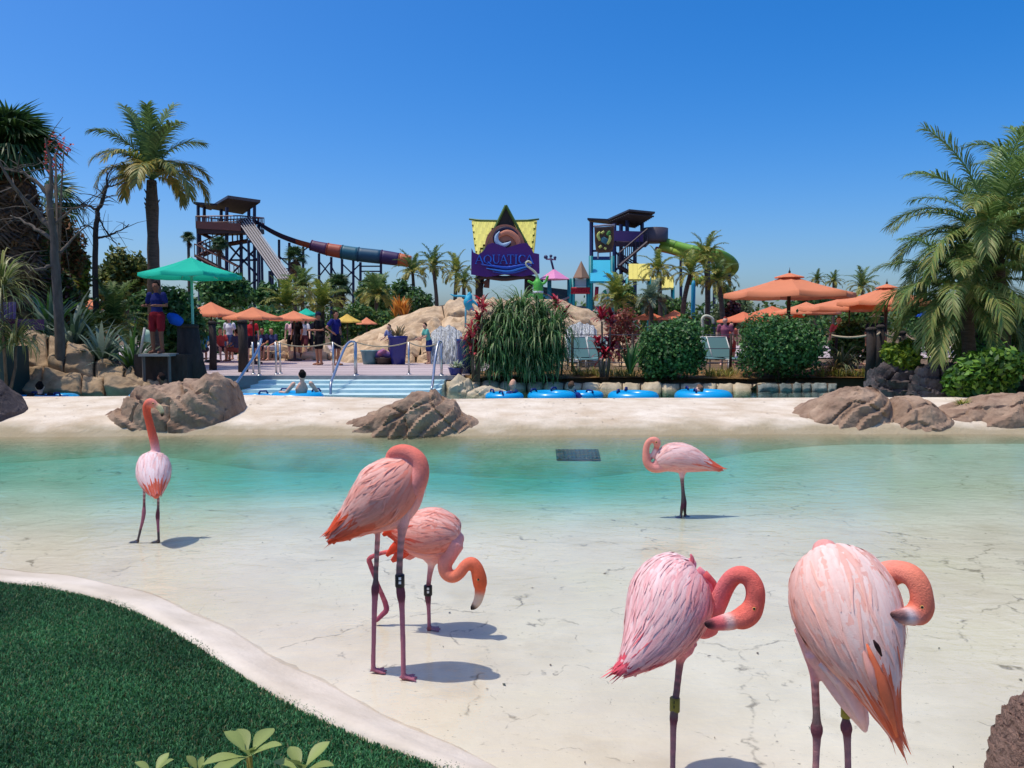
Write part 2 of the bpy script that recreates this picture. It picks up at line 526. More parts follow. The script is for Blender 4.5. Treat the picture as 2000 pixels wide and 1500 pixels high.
# --- turf: base sheet and blades
M_turfbase = mat('turf_base', C(24, 58, 34), .95, .4, 60, bump=.6, bs=160)
xs = np.linspace(-9, 2.6, 90)
V = [(x, turf_y(x) + .01, ZT - .012) for x in xs] + [(x, -6, ZT - .012) for x in xs]
nx = len(xs)
tag(link('turf_ground', np_mesh('turf_ground', V, [(i, i + 1, nx + i + 1, nx + i)[::-1] for i in range(nx - 1)], None, M_turfbase)), kind='structure')
def turf_blades(n):
    x = rng.uniform(-3.9, 1.0, n); y = rng.uniform(2.0, 5.45, n)
    k = (y < turf_y(x) + .012) & (np.abs(x) < y * .75 + .3)
    x, y = x[k], y[k]; n = len(x)
    a = rng.uniform(0, 6.283, n); h = rng.uniform(.010, .024, n); w = rng.uniform(.0016, .0034, n); le = rng.uniform(.004, .018, n)
    b = a + rng.uniform(-.9, .9, n)
    p = np.stack([x, y, np.full(n, ZT - .012)], 1)
    s = np.stack([np.cos(a + 1.57) * w, np.sin(a + 1.57) * w, 0 * a], 1)
    mid = p + np.stack([np.cos(a) * le * .35, np.sin(a) * le * .35, h * .75], 1)
    tip = p + np.stack([np.cos(b) * le, np.sin(b) * le, h], 1)
    V = np.stack([p - s, p + s, mid + s * .8, mid - s * .8, tip], 1).reshape(-1, 3)
    i = np.arange(n)[:, None] * 5
    F = np.concatenate([i + [0, 1, 2], i + [0, 2, 3], i + [3, 2, 4]])
    base = np.array([C(44, 104, 62)[:3], C(62, 130, 84)[:3], C(32, 80, 50)[:3], C(92, 112, 76)[:3]])
    c = base[rng.choice(4, n, p=[.45, .25, .22, .08])] * rng.uniform(.75, 1.35, (n, 1)) * np.array([2.1, 1.42, 1.3])
    pat = .86 + .34 * wave(x, y, 5, 21)[:, None] + .12 * wave(x, y, 22, 23)[:, None]
    return V, F, np.repeat(c * pat, 5, 0)
V, F, c = turf_blades(520000)
tag(link('turf_grass', np_mesh('turf_grass', V, F, c, M_leaf)), 'dense dark green artificial turf in the lower left corner', 'turf', kind='stuff')

# --- sand coloured bank between the pools
M_bank = mat('bank_plaster', C(206, 186, 158), .9, .08, 1.7, bump=.6, bs=16, col2=C(230, 218, 198), bdist=.035)
def bank_stain():
    nt = M_bank.node_tree; N, L = nt.nodes, nt.links
    bsdf = N['Principled BSDF']; base = bsdf.inputs['Base Color'].links[0].from_socket
    g = N.new('ShaderNodeNewGeometry'); sp = N.new('ShaderNodeSeparateXYZ'); L.new(g.outputs['Position'], sp.inputs[0])
    no = N.new('ShaderNodeTexNoise'); no.inputs['Scale'].default_value = 1.6; no.inputs['Detail'].default_value = 6
    mp = N.new('ShaderNodeMapping'); mp.inputs['Scale'].default_value = (1, 1, 4); L.new(g.outputs['Position'], mp.inputs[0]); L.new(mp.outputs[0], no.inputs[0])
    ad = N.new('ShaderNodeMath'); ad.operation = 'MULTIPLY_ADD'; ad.inputs[1].default_value = .26; ad.inputs[2].default_value = 0.0
    L.new(no.outputs[0], ad.inputs[0])
    sb = N.new('ShaderNodeMath'); sb.operation = 'SUBTRACT'; L.new(sp.outputs['Z'], sb.inputs[0]); L.new(ad.outputs[0], sb.inputs[1])
    r = N.new('ShaderNodeMapRange'); r.inputs[1].default_value = -.06; r.inputs[2].default_value = .05; r.inputs[3].default_value = .8; r.inputs[4].default_value = 0
    L.new(sb.outputs[0], r.inputs[0])
    r2 = N.new('ShaderNodeMapRange'); r2.inputs[1].default_value = -.24; r2.inputs[2].default_value = -.05; r2.inputs[3].default_value = .25; r2.inputs[4].default_value = 1
    L.new(sp.outputs['Z'], r2.inputs[0])
    mm = N.new('ShaderNodeMath'); mm.operation = 'MULTIPLY'; L.new(r.outputs[0], mm.inputs[0]); L.new(r2.outputs[0], mm.inputs[1])
    mx = N.new('ShaderNodeMix'); mx.data_type = 'RGBA'; mx.inputs[7].default_value = C(150, 136, 104)
    L.new(mm.outputs[0], mx.inputs[0]); L.new(base, mx.inputs[6]); L.new(mx.outputs[2], bsdf.inputs['Base Color'])
bank_stain()
def bank_z(X, Y):
    t = Y - shore_y(X)
    cx = .02 * wave(X, Y, 1.1, 5)
    crest = .30 + .04 * wave(X, 0 * Y, .5, 9) + .05 * sstep(-3, -6, X)
    up = np.interp(t.ravel(), [-1.5, -.4, 0, .25, .6, 1.4, 2.3, 3.0], [-.55, -.22, 0, .13, .19, .25, .29, .30]).reshape(t.shape) / .30
    z = np.where(t > 0, up * crest, up * .30)
    down = sstep(3.2, 4.6, t)
    return z * (1 - down) - .45 * down + cx * sstep(.0, .4, t) * (1 - down)
tag(grid_mesh('sand_bank', np.linspace(-26, 24, 260), np.concatenate([np.linspace(10.4, 12.9, 40), np.linspace(13, 17.6, 34)]), bank_z, M_bank), kind='structure')

# --- leaves and grit blown over the bank and the shallow floor
def litter():
    r = np.random.default_rng(55); V = []; c = []
    cols = [C(96, 78, 54), C(70, 60, 46), C(126, 104, 66), C(88, 92, 58)]
    for _ in range(420):
        if r.random() < .55:
            x, y = r.uniform(-8.5, 9), r.uniform(12.5, 15.6)
            z = float(bank_z(np.array([[x]]), np.array([[y]]))[0, 0]) + .006; L = r.uniform(.012, .04)
        else:
            y = r.uniform(2.6, 8.5); x = r.uniform(-.7, .7) * y
            if y < rim_y(x) + .1: continue
            z = float(floor_z(np.array([x]), np.array([y]))) + .004; L = r.uniform(.004, .014)
        a = r.uniform(0, 6.28); w = L * r.uniform(.25, .6)
        t = np.array([math.cos(a), math.sin(a), 0]); s_ = np.array([-t[1], t[0], 0]); p = np.array([x, y, z])
        V += [p - t * L, p + s_ * w + [0, 0, .004], p + t * L + [0, 0, .003], p - s_ * w + [0, 0, .002]]
        c += [np.array(cols[r.integers(4)][:3])] * 4
    F = np.arange(len(V)).reshape(-1, 4)
    tag(link('leaf_litter', np_mesh('leaf_litter', V, F, c, M_leaf)), 'scattered bits of dry leaf on the sand bank and pool floor', 'leaves', kind='stuff')
litter()
# --- lazy river beyond the bank
M_river_floor = mat('river_paint', C(120, 190, 200), .8, .06, 2)
tag(grid_mesh('river_floor', np.linspace(-30, 30, 3), np.linspace(16.4, 22.5, 3), lambda X, Y: 0 * X - .42, M_river_floor), kind='structure')
M_rwater = water_material('river_water', (.25, .86, .86, 1), .55, .006, 3.0, False)
tag(grid_mesh('river_water', np.linspace(-30, 30, 3), np.linspace(15.4, 22.4, 3), lambda X, Y: 0 * X + .10, M_rwater), kind='structure')

# --- ground behind, deck, pale entry ramp with steps
M_ground = mat('ground_soil', C(112, 92, 70), .95, .3, 1.5, bump=.6, bs=9)
yy = [-300, 20.9, 21.0, 30, 60, 130, 900]; zz = [-.95, -.95, .30, .30, .32, .4, .4]
tag(grid_mesh('ground', np.linspace(-700, 700, 15), np.array(yy, float), lambda X, Y: np.interp(Y, yy, zz), M_ground, smooth=False), kind='structure')
M_deck = mat('deck_paving', C(178, 160, 160), .85, .12, 1.2, bump=.25, bs=20, col2=C(196, 180, 176), stretch=(.35, 2.2, 1))
DZ = .40
xl, xr = P(330, 735, 20.6).x, P(905, 735, 20.6).x
mb = MB()
for j, y in enumerate(np.arange(20.62, 34.0, .62)):      # courses of paving laid in strips with joints
    mb.box(((xl + xr) / 2 - .6, y + .3, DZ - .25), (xr - xl + 1.2 + j * .24, .595, .5 + .004 * (j % 2)))
o = mb.build('paving_strips', M_deck); tag(o, kind='structure'); o.name = 'pool_deck'
tag(grid_mesh('deck_terrace', np.linspace(-34, 30, 5), np.linspace(34.2, 58, 3), lambda X, Y: 0 * X + .36, M_deck), kind='structure')
M_step = mat('step_plaster', C(170, 204, 208), .75, .05, 2, col2=C(200, 222, 222))
M_edge = mat('coping', C(150, 146, 146), .8, .15, 5)
x0, x1 = P(500, 745, 19.8).x, P(866, 745, 19.8).x
ramp = thing('entry_steps', 'pale shallow steps leading down from the deck into the river', 'steps', ((x0 + x1) / 2, 19.6, 0))
for j in range(5):
    y0 = 20.6 - .62 * (j + 1)
    b = MB().box(((x0 + x1) / 2, y0 + .31, DZ - .09 - j * .066 - .25), (x1 - x0, .615, .5))
    b.build('step', M_step, ramp)
MB().box(((x0 + x1) / 2, 20.6, DZ - .045), (x1 - x0 + .4, .10, .11)).build('coping_edge', M_edge, ramp)

# ------------------------------------------------------------------ rocks
def rockmat(name, a, b, bump=.9, bs=9):
    return mat(name, a, .92, .2, 2.2, bump=bump, bs=bs, col2=b, bdist=.05, detail=9)
M_rock = rockmat('boulder_stone', C(132, 104, 84), C(176, 150, 126))
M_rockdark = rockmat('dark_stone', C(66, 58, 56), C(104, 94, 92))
M_rocksand = rockmat('sandstone', C(186, 156, 122), C(218, 192, 158), .6, 7)
M_rocktan = rockmat('tan_rockwork', C(138, 116, 90), C(176, 152, 122), .7, 7)
M_rockgrey = rockmat('grey_coping_stone', C(178, 162, 134), C(212, 196, 166), .5, 8)
M_lava = rockmat('lava_stone', C(112, 84, 72), C(160, 132, 118), 1.0, 40)
def ridge_rock(name, label, prof, base_py, d, deep, m, seed, strata=(.5, 0, .85), amp=.10, freq=5.0, front=.55, nx=104, nt=60, parent=None, cat='boulder', group=None, sink=.25):
    """a rock whose skyline follows prof [(px, py)], its front foot at distance d, its back deep metres behind"""
    pr = np.array(prof, float)
    pxs = np.linspace(pr[0, 0], pr[-1, 0], nx)
    top = np.interp(pxs, pr[:, 0], pr[:, 1])
    dt = d + deep * front * .6
    V = np.zeros((nx, nt, 3))
    for i, px in enumerate(pxs):
        e = math.sin(math.pi * min(1, max(0, i / (nx - 1)))) ** .5
        t3 = P(px, top[i], dt); zb = -sink
        h = max(t3.z - zb, .02)
        x_f = t3.x
        for j in range(nt):
            u = j / (nt - 1)
            a = math.pi * u
            yy_ = dt - math.cos(a) * (deep * front * .6 if a < math.pi / 2 else deep * (1 - front * .6)) * (.35 + .65 * e)
            zz_ = zb + h * max(0.0, math.sin(a)) ** .75
            V[i, j] = (x_f + (t3.x - x_f) * 0, yy_, zz_)
    sd = Vector(strata).normalized()
    ax = sd.cross(Vector((0, 1, 0))).normalized()
    out = V.copy()
    for i in range(nx):
        for j in range(nt):
            p = Vector(V[i, j])
            u = j / (nt - 1)
            k = math.sin(math.pi * u) ** .6 * (.25 + .75 * math.sin(math.pi * i / (nx - 1)) ** .5)
            ph = p.dot(sd) * freq * 1.35 + 1.0 * noise.noise(p * 1.3 + Vector((seed, 0, 0)))
            saw = (ph % 1.0)
            saw = saw if saw < .86 else (1 - saw) * 6.1
            q = p * 1.7 + Vector((seed, seed, 0))
            f = noise.fractal(q, .7, 2.1, 5)
            c = noise.voronoi(p * 1.6 + Vector((seed * 2, 0, 1)))[0]
            crack = -min(1, max(0, .09 - (c[1] - c[0])) / .09)
            f2 = noise.fractal(p * 5.5 + Vector((0, seed, 0)), .8, 2.2, 3)
            disp = amp * (1.5 * (saw - .5) + .6 * f + .9 * crack + .22 * f2)
            dirv = Vector((.12 * noise.noise(q * 1.1), -math.cos(math.pi * u) * .9, .45 * math.sin(math.pi * u)))
            out[i, j] = p + dirv * disp * k + ax * (.25 * disp * k)
    F = []
    for i in range(nx - 1):
        for j in range(nt - 1):
            F.append((i * nt + j, (i + 1) * nt + j, (i + 1) * nt + j + 1, i * nt + j + 1))
    me = np_mesh(name, out.reshape(-1, 3), F, None, m, True)
    try:
        me.set_sharp_from_angle(angle=R(30))
    except Exception: pass
    o = link(name, me, parent)
    if label: tag(o, label, cat, group)
    return o
g4 = 'boulders along the sand bank'
ridge_rock('boulder', 'large brown split boulder on the bank behind the white backed flamingo with raised head', [(198, 838), (214, 806), (252, 789), (264, 764), (300, 752), (370, 744), (424, 729), (438, 738), (447, 768), (459, 800), (462, 840)], 840, 12.1, 2.4, M_rock, 3.1, (.35, 0, .93), .16, 3.2, group=g4)
ridge_rock('boulder', 'slanted slab boulder on the sand bank in the middle between the flamingos', [(650, 846), (690, 820), (735, 806), (766, 788), (800, 768), (850, 762), (862, 778), (888, 782), (900, 806), (935, 822), (948, 845)], 850, 12.0, 1.8, M_rock, 8.3, (-.72, 0, .69), .17, 3.6, group=g4)
ridge_rock('boulder', 'right hand boulder with a pale ridge where the sand bank ends', [(1535, 842), (1560, 812), (1600, 786), (1660, 757), (1705, 754), (1730, 775), (1738, 800), (1740, 840)], 845, 12.35, 2.0, M_rock, 5.7, (-.55, 0, .83), .15, 3.3, group=g4)
ridge_rock('boulder', 'pointed brown boulder between the pale ridged one and the leafy bush', [(1690, 842), (1725, 815), (1760, 782), (1792, 772), (1820, 790), (1850, 815), (1880, 842)], 845, 12.3, 1.7, M_rock, 14.2, (-.6, 0, .8), .12, 3.0, group=g4)
ridge_rock('boulder', 'long low boulder striped with palm shadow at the right edge', [(1795, 845), (1830, 812), (1880, 795), (1930, 780), (1985, 768), (2050, 766), (2140, 785), (2220, 845)], 848, 12.25, 2.2, M_rock, 21.4, (-.4, 0, .92), .14, 2.6, group=g4)
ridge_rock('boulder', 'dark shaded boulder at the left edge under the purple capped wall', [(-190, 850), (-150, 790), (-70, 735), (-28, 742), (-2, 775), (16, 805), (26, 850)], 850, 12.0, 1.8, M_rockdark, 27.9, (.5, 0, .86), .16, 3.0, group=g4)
ridge_rock('lava_rock', 'rough pitted brown rock in the lower right corner', [(1962, 1520), (1972, 1462), (1990, 1415), (2016, 1378), (2070, 1350), (2130, 1370), (2180, 1460), (2200, 1530)], 1520, 2.55, .4, M_lava, 33.3, (.3, 0, .95), .035, 16.0, cat='rock', sink=.12)
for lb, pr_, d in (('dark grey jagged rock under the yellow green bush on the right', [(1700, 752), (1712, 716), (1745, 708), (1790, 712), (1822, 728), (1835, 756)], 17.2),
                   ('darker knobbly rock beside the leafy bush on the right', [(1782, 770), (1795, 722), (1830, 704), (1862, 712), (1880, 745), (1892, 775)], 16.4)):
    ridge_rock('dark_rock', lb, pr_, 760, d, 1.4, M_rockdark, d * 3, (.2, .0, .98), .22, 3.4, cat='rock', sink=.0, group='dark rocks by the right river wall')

def block_wall(parent, surf, rows, cols, th, gap, seed, m, name='stone', jit=.25, res=7, rough=.3, pw_=6, shape=.4, fq=3.85):
    """splits surf(s, t) -> Vector into rounded stones with recessed joints; every stone an object"""
    r = random.Random(seed)
    for ri_ in range(len(rows) - 1):
        t0, t1 = rows[ri_], rows[ri_ + 1]
        nc = cols[ri_] if isinstance(cols, (list, tuple)) else cols
        e = [0] + [(k + r.uniform(-jit, jit) + (.5 if ri_ % 2 else 0) * .6) / nc for k in range(1, nc)] + [1]
        for k in range(nc):
            s0, s1 = e[k], e[k + 1]
            sl = r.uniform(-.12, .12) * (s1 - s0)
            V = []
            hs = r.uniform(.75, 1.25)
            for a in range(res):
                for b in range(res):
                    fa, fb = a / (res - 1), b / (res - 1)
                    fa_, fb_ = gap + fa * (1 - 2 * gap), gap + fb * (1 - 2 * gap)
                    s = s0 + (s1 - s0) * fa_ + sl * (fb_ - .5); t = t0 + (t1 - t0) * fb_
                    p = surf(s, t); e1 = surf(s + .004, t) - p; e2 = surf(s, t + .01) - p
                    nn = e1.cross(e2)
                    nn = nn.normalized() if nn.length > 1e-9 else Vector((0, -1, 0))
                    bulge = (1 - abs(2 * fa - 1) ** pw_) * (1 - abs(2 * fb - 1) ** pw_)
                    q = p * fq + Vector((seed, k, ri_))
                    h = th * hs * (bulge ** shape - .35) + th * rough * noise.fractal(q, .9, 2, 4) * (.3 + bulge)
                    V.append(p + nn * h)
            F = [(a * res + b, (a + 1) * res + b, (a + 1) * res + b + 1, a * res + b + 1) for a in range(res - 1) for b in range(res - 1)]
            org = origin_of(parent)
            link(name, np_mesh(name, [tuple(v - org) for v in V], F, None, m, True), parent)
def surf_px(top, bot, dtop, dbot, bulge=0.0):
    tp, bt = np.array(top, float), np.array(bot, float)
    x0_, x1_ = tp[0, 0], tp[-1, 0]
    def f(s, t):
        px = x0_ + (x1_ - x0_) * s
        py = np.interp(px, bt[:, 0], bt[:, 1]) * (1 - t) + np.interp(px, tp[:, 0], tp[:, 1]) * t
        return P(px, py, dbot + (dtop - dbot) * t - bulge * math.sin(math.pi * t))
    return f
def backing(parent, surf, m, off=.12, ns=30, nt_=6, name='backing'):
    V = [surf(i / ns, j / nt_) + Vector((0, off, -.02)) for i in range(ns + 1) for j in range(nt_ + 1)]
    org = origin_of(parent); w = nt_ + 1
    # the back drops to the ground behind so the wall is a solid bank, not a sheet
    V2 = [Vector((surf(i / ns, 1).x, surf(i / ns, 1).y + 1.6, -.2)) for i in range(ns + 1)]
    F = [(i * w + j, (i + 1) * w + j, (i + 1) * w + j + 1, i * w + j + 1) for i in range(ns) for j in range(nt_)]
    b = len(V); V += V2
    F += [(i * w + nt_, (i + 1) * w + nt_, b + i + 1, b + i) for i in range(ns)]
    return link(name, np_mesh(name, [tuple(v - org) for v in V], F, None, m, True), parent)
M_joint = mat('joint_mortar', C(84, 70, 56), .95, .2, 6)
# river wall of stones under the planting bed
w = thing('river_wall', 'low wall of pale rounded stones along the far side of the river under the shrubs', 'wall', P(1240, 760, 20.2))
sf = surf_px([(868, 742), (930, 742), (1000, 745), (1630, 748)], [(868, 778), (1630, 784)], 20.5, 20.1, .1)
backing(w, sf, M_joint, .10)
block_wall(w, sf, [0, 1], 20, .12, .02, 41, M_rockgrey, jit=.28, res=8)
for i_, (a, b, tpy, bpy_, d, dp) in enumerate(((872, 930, 730, 775, 19.2, 1.0), (905, 1000, 752, 790, 18.4, .8))):
    ridge_rock('boulder', ('pale boulder at the corner of the river wall beside the steps', 'pale low boulder in the river in front of the corner of the wall')[i_], [(a, bpy_), (a + 8, tpy + 14), ((a + b) / 2 - 6, tpy), (b - 12, tpy + 10), (b, bpy_)], bpy_, d, dp, M_rockgrey, 51 + i_ * 7, (-.5, 0, .86), .10, 4, group='pale boulders at the river wall corner', sink=.1, nx=36, nt=26)
w = thing('grey_river_wall', 'darker wet grey stone wall beside the river left of the ridged boulder', 'wall', P(1550, 765, 19.4))
sf = surf_px([(1480, 749), (1635, 747)], [(1480, 783), (1635, 784)], 19.6, 19.3, .05)
backing(w, sf, M_joint, .08)
block_wall(w, sf, [0, .5, 1], [5, 6], .09, .03, 47, rockmat('wet_stone', C(96, 104, 98), C(140, 146, 138)), jit=.42, rough=.6)
# sloping rockwork on the left bank
w = thing('rockwork_bank', 'tan sculpted rock wall sloping down to the river on the left', 'rock wall', P(150, 750, 18.6))
sf = surf_px([(18, 650), (48, 640), (78, 650), (120, 668), (165, 692), (210, 712), (250, 735), (330, 752)], [(18, 775), (150, 772), (330, 766)], 19.4, 17.9, .25)
backing(w, sf, M_joint, .15)
block_wall(w, sf, [0, .45, 1], [5, 6], .20, .004, 53, M_rocktan, jit=.36, res=20, rough=.7, pw_=14, shape=.35, fq=1.5)
# the big sandstone hill behind the deck
w = thing('rock_hill', 'broad sandstone coloured rock mound with carved joints behind the deck', 'rock mound', P(950, 700, 28.5))
HT = [(662, 694), (690, 664), (740, 646), (800, 614), (850, 597), (895, 589), (1000, 584), (1090, 588), (1135, 604), (1180, 628), (1225, 648), (1250, 690)]
sf = surf_px(HT, [(662, 724), (900, 726), (1250, 722)], 31.5, 28.0, .5)
backing(w, sf, M_joint, .25, 50, 8)
block_wall(w, sf, [0, .26, .52, .78, 1], [8, 6, 5, 4], .20, .006, 61, M_rocksand, jit=.34, res=16, rough=.75, pw_=14, shape=.35)
# low stone wall at the back of the deck, left of the hill
w = thing('seat_wall', 'low wall of tan stones at the back of the deck below the umbrellas', 'wall', P(600, 705, 30))
sf = surf_px([(462, 690), (520, 686), (600, 688), (690, 690)], [(462, 714), (690, 716)], 30.6, 30.2, .05)
backing(w, sf, M_joint, .10)
block_wall(w, sf, [0, .55, 1], [9, 8], .16, .03, 67, M_rocksand, jit=.25)
for i_, (cx, w_, tp, dd) in enumerate(((556, 34, 662, 31.6), (612, 40, 668, 31.9), (500, 30, 676, 31.2))):
    ridge_rock('boulder', ('rounded pale boulder above the middle of the seat wall', 'wide pale boulder above the seat wall behind the two dark dressed lifeguards', 'small pale boulder above the left part of the seat wall')[i_],
               [(cx - w_, 700), (cx - w_ * .7, tp + 8), (cx, tp), (cx + w_ * .6, tp + 6), (cx + w_, 700)], 700, dd, 1.3, M_rocksand, 71 + i_, (.1, 0, 1), .1, 2, nx=26, nt=20, sink=-.2, group='boulders above the seat wall')
# white water falling over the hill beside the tall blue pot, and over its right flank
M_foam = mat('white_water', C(120, 120, 116), .4, .2, 5, bump=.7, bs=16, stretch=(4, 4, .5), col2=C(232, 236, 236), bdist=.05)
def waterfall(label, pxs, top, bot, d):
    f = thing('waterfall', label, 'waterfall', P(sum(pxs) / 2, bot, d), 'waterfalls on the rock mound')
    org = origin_of(f); nx_, ny_ = 60, 26
    V = []
    for i in range(nx_ + 1):
        px = pxs[0] + (pxs[1] - pxs[0]) * i / nx_
        tt = top + 14 * abs(i / nx_ - .5) ** 2 * 4 + 5 * noise.noise(Vector((px * .11, 3, 0)))
        for j in range(ny_ + 1):
            v = j / ny_
            q = P(px + 2 * noise.noise(Vector((px * .2, v * 2, 1))), tt + (bot - tt) * v, d + .8 * (1 - v) ** 2 - .1 * v)
            q.y += .10 * noise.fractal(Vector((px * .35, v * 2.2, pxs[0])), .7, 2, 4) + .05 * noise.noise(Vector((px * .9, v * 1.2, 5)))
            V.append(q - org)
    w_ = ny_ + 1
    F = [(i * w_ + j, i * w_ + j + 1, (i + 1) * w_ + j + 1, (i + 1) * w_ + j) for i in range(nx_) for j in range(ny_)]
    link('falling_water', np_mesh('falling_water', [tuple(v) for v in V], F, None, M_foam, True), f)
    r = random.Random(int(pxs[0])); mb = MB()
    for i in range(22):
        c = P(pxs[0] + (pxs[1] - pxs[0]) * r.random(), bot + r.uniform(-5, 3), d - .3 + r.uniform(-.2, .1))
        mb.add(*ball(c, r.uniform(.04, .13), 7, 5, (1.5, 1, .5)), smooth=True)
    mb.build('foam', M_foam, f)
waterfall('white waterfall on the rock mound beside the tall blue pot', (842, 902), 636, 722, 27.2)
waterfall('white waterfall on the right flank of the rock mound behind the red plants', (1104, 1166), 630, 704, 27.4)

# ================================================================== FLAMINGOS
CORAL = C(238, 92, 54); CORAL2 = C(242, 112, 76); PALE = C(248, 206, 204); PINK = C(244, 170, 164); DEEP = C(226, 70, 44)
WHITEP = C(252, 226, 224); LEG = C(150, 112, 116); LEGD = C(110, 62, 74); MAUVE = C(176, 110, 124); BILLP = C(238, 206, 180); BLACK = C(22, 20, 22); GREYL = C(104, 92, 90)
def ground_d(px, py):
    for d in np.arange(2.0, 12, .01):
        q = P(px, py, d)
        if q.z <= float(floor_z(np.array([q.x]), np.array([q.y]))[0]): return float(d)
    return 12.0
def pw(rows, d):
    """rows (px, py, radius px[, dy]) -> world points and radii"""
    pts, rad = [], []
    for r_ in rows:
        dd = d + (r_[3] if len(r_) > 3 else 0.0)
        pts.append(P(r_[0], r_[1], dd)); rad.append(r_[2] * dd / FPX)
    return pts, rad
def wsp(rows, d, n):
    pts, rad = pw(rows, d)
    a = spl([tuple(p) + (r_,) for p, r_ in zip(pts, rad)], n)
    return a[:, :3], np.maximum(a[:, 3], .0015)
VIEW = lambda p: (Vector(p) - CAM).normalized()

def bird(label, d, body, neck, legs, bill, kd=.8, feet=(), bands=(), pal=(WHITEP, PINK, CORAL), tail=.62, flen=.17, nrow=15, extra=(), voxel=.006, seed=1, ncol=(CORAL2, CORAL), bodycol=None, headcol=None, eye=None, fw=1.0, bellycut=-.45, ripple=None, shaggy=0.0, tufts=()):
    r = random.Random(seed)
    fx, fy = (feet[0] if feet else body[len(body) // 2])[:2]
    base = P(fx, fy, d)
    root = thing('flamingo', label, 'flamingo', base, 'flamingos wading in the pool')
    org = Vector(base)
    tubes = []
    bp, br = wsp(body, d, 40)
    nb = len(bp)
    vref = tuple(VIEW(bp[nb // 2]))
    low, mid, top = [np.array(c[:3]) for c in (pal[2], pal[1], pal[0])]
    bc = []
    for i in range(nb):
        u = i / (nb - 1)
        k = min(1, max(0, (u - tail) / (1 - tail)))
        bc.append(tuple(np.array(bodycol[:3] if bodycol else PINK[:3]) * (1 - k) + low * k))
    tubes.append((bp, list(br), bc, vref, kd))
    npts, nr = wsp(neck, d, 44)
    nk = len(npts)
    c0, c1 = np.array(ncol[0][:3]), np.array(ncol[1][:3])
    hc = np.array((headcol or ncol[1])[:3])
    cs = []
    for i in range(nk):
        u = i / (nk - 1)
        cs.append(tuple(c0 * (1 - u) + c1 * u if u < .8 else c1 * (1 - (u - .8) * 5) + hc * (u - .8) * 5))
    tubes.append((npts, list(nr), cs))
    if bill:
        bpts, brr = wsp([b[:4] if len(b) > 4 else b[:3] for b in bill], d, 14)
        cc = []
        cl = [b[-1] for b in bill]
        for i in range(14):
            u = i / 13 * (len(cl) - 1); j = min(int(u), len(cl) - 2); f = u - j
            f = 0 if f < .5 else 1
            cc.append(tuple(np.array(cl[j][:3]) * (1 - f) + np.array(cl[j + 1][:3]) * f))
        tubes.append((bpts, list(brr), cc, vref, .8))
    for L_, lc in legs:
        lp, lr = wsp(L_, d, 26); lr = np.where(lr < 11.0 * d / FPX, lr * .88, lr)
        col = []
        mx_ = max(range(len(L_)), key=lambda i: L_[i][2] if 1 < i < len(L_) - 1 else 0)
        for i in range(26):
            u = i / 25
            col.append(tuple(lc[min(len(lc) - 1, int(u * len(lc)))][:3]))
        tubes.append((lp, list(lr), col))
    for f in feet:
        x, y, dirx, ln = f[:4]
        fd = d + (f[4] if len(f) > 4 else 0)
        q = P(x, y, fd)
        z = float(floor_z(np.array([q.x]), np.array([q.y]))[0]) + .006
        L_m = ln * fd / FPX
        q = Vector((q.x, q.y, z))
        tips = []
        for a in (-.55, 0, .55):
            ang = dirx + a
            tip = q + Vector((math.cos(ang) * L_m, math.sin(ang) * L_m, 0))
            tubes.append(([q + Vector((0, 0, .012)), q.lerp(tip, .5) + Vector((0, 0, .004)), tip], [.010, .008, .006], f[5] if len(f) > 5 else MAUVE))
            tips.append(tip)
        tubes.append(([q.lerp(tips[1], .12), q.lerp(tips[1], .8)], [L_m * .12, L_m * .42], f[5] if len(f) > 5 else MAUVE, (0, 0, 1), .16))
        tubes.append(([q + Vector((0, 0, .014)), q - Vector((math.cos(dirx) * L_m * .28, math.sin(dirx) * L_m * .28, -.006))], [.008, .005], f[5] if len(f) > 5 else MAUVE))
    for e in extra:
        ep, er = wsp(e[0], d, 16)
        tubes.append((ep, list(er), e[1], vref, e[2] if len(e) > 2 else .8))
    blend_body(tubes, voxel, 'body', M_skinbird, root, 2, 2.5)
    # --- plumage: overlapping feathers laid along the trunk, one long soft vane each
    T = np.gradient(bp, axis=0); T /= np.linalg.norm(T, axis=1)[:, None]
    A = np.cross(T, np.array(vref)); A /= np.linalg.norm(A, axis=1)[:, None]
    B = np.cross(T, A)
    seg = np.concatenate([[0], np.cumsum(np.linalg.norm(np.diff(bp, axis=0), axis=1))]); Ltot = seg[-1]
    def S(s, ph):
        u = np.clip(s / Ltot, 0, 1) * (nb - 1); i = min(int(u), nb - 2); f = u - i
        g = lambda arr: arr[i] * (1 - f) + arr[i + 1] * f
        a, b, rr = g(A), g(B), g(br)
        nrm = a * math.cos(ph) + b * math.sin(ph) * 1.0
        pos = g(bp) + rr * (a * math.cos(ph) + kd * b * math.sin(ph))
        if s > Ltot: pos = pos + g(T) * (s - Ltot)
        return pos, nrm / np.linalg.norm(nrm), g(T)
    MBf = MB(); n_sec = 5
    prof_w = [.62, 1.0, .92, .58, .06]
    def feather(mb, s, ph, ln, wd, col, coltip, lift, curl=0.0, sway=0.0):
        V, cl = [], []
        for k in range(n_sec):
            f = k / (n_sec - 1)
            p_, n_, t_ = S(s + ln * f, ph + sway * f)
            side = np.cross(n_, t_)
            off = .003 + lift * (.3 + .7 * f) + curl * f * f
            w_ = wd * prof_w[k]
            c_ = p_ + n_ * off
            V += [c_ - side * w_ - n_ * .14 * w_, c_ + n_ * .10 * w_, c_ + side * w_ - n_ * .14 * w_]
            m_ = np.array(col[:3]) * (1 - f ** 1.5) + np.array(coltip[:3]) * f ** 1.5
            e_ = m_ * .78 + mid * .21
            cl += [e_, m_ * 1.04, e_]
        F = []
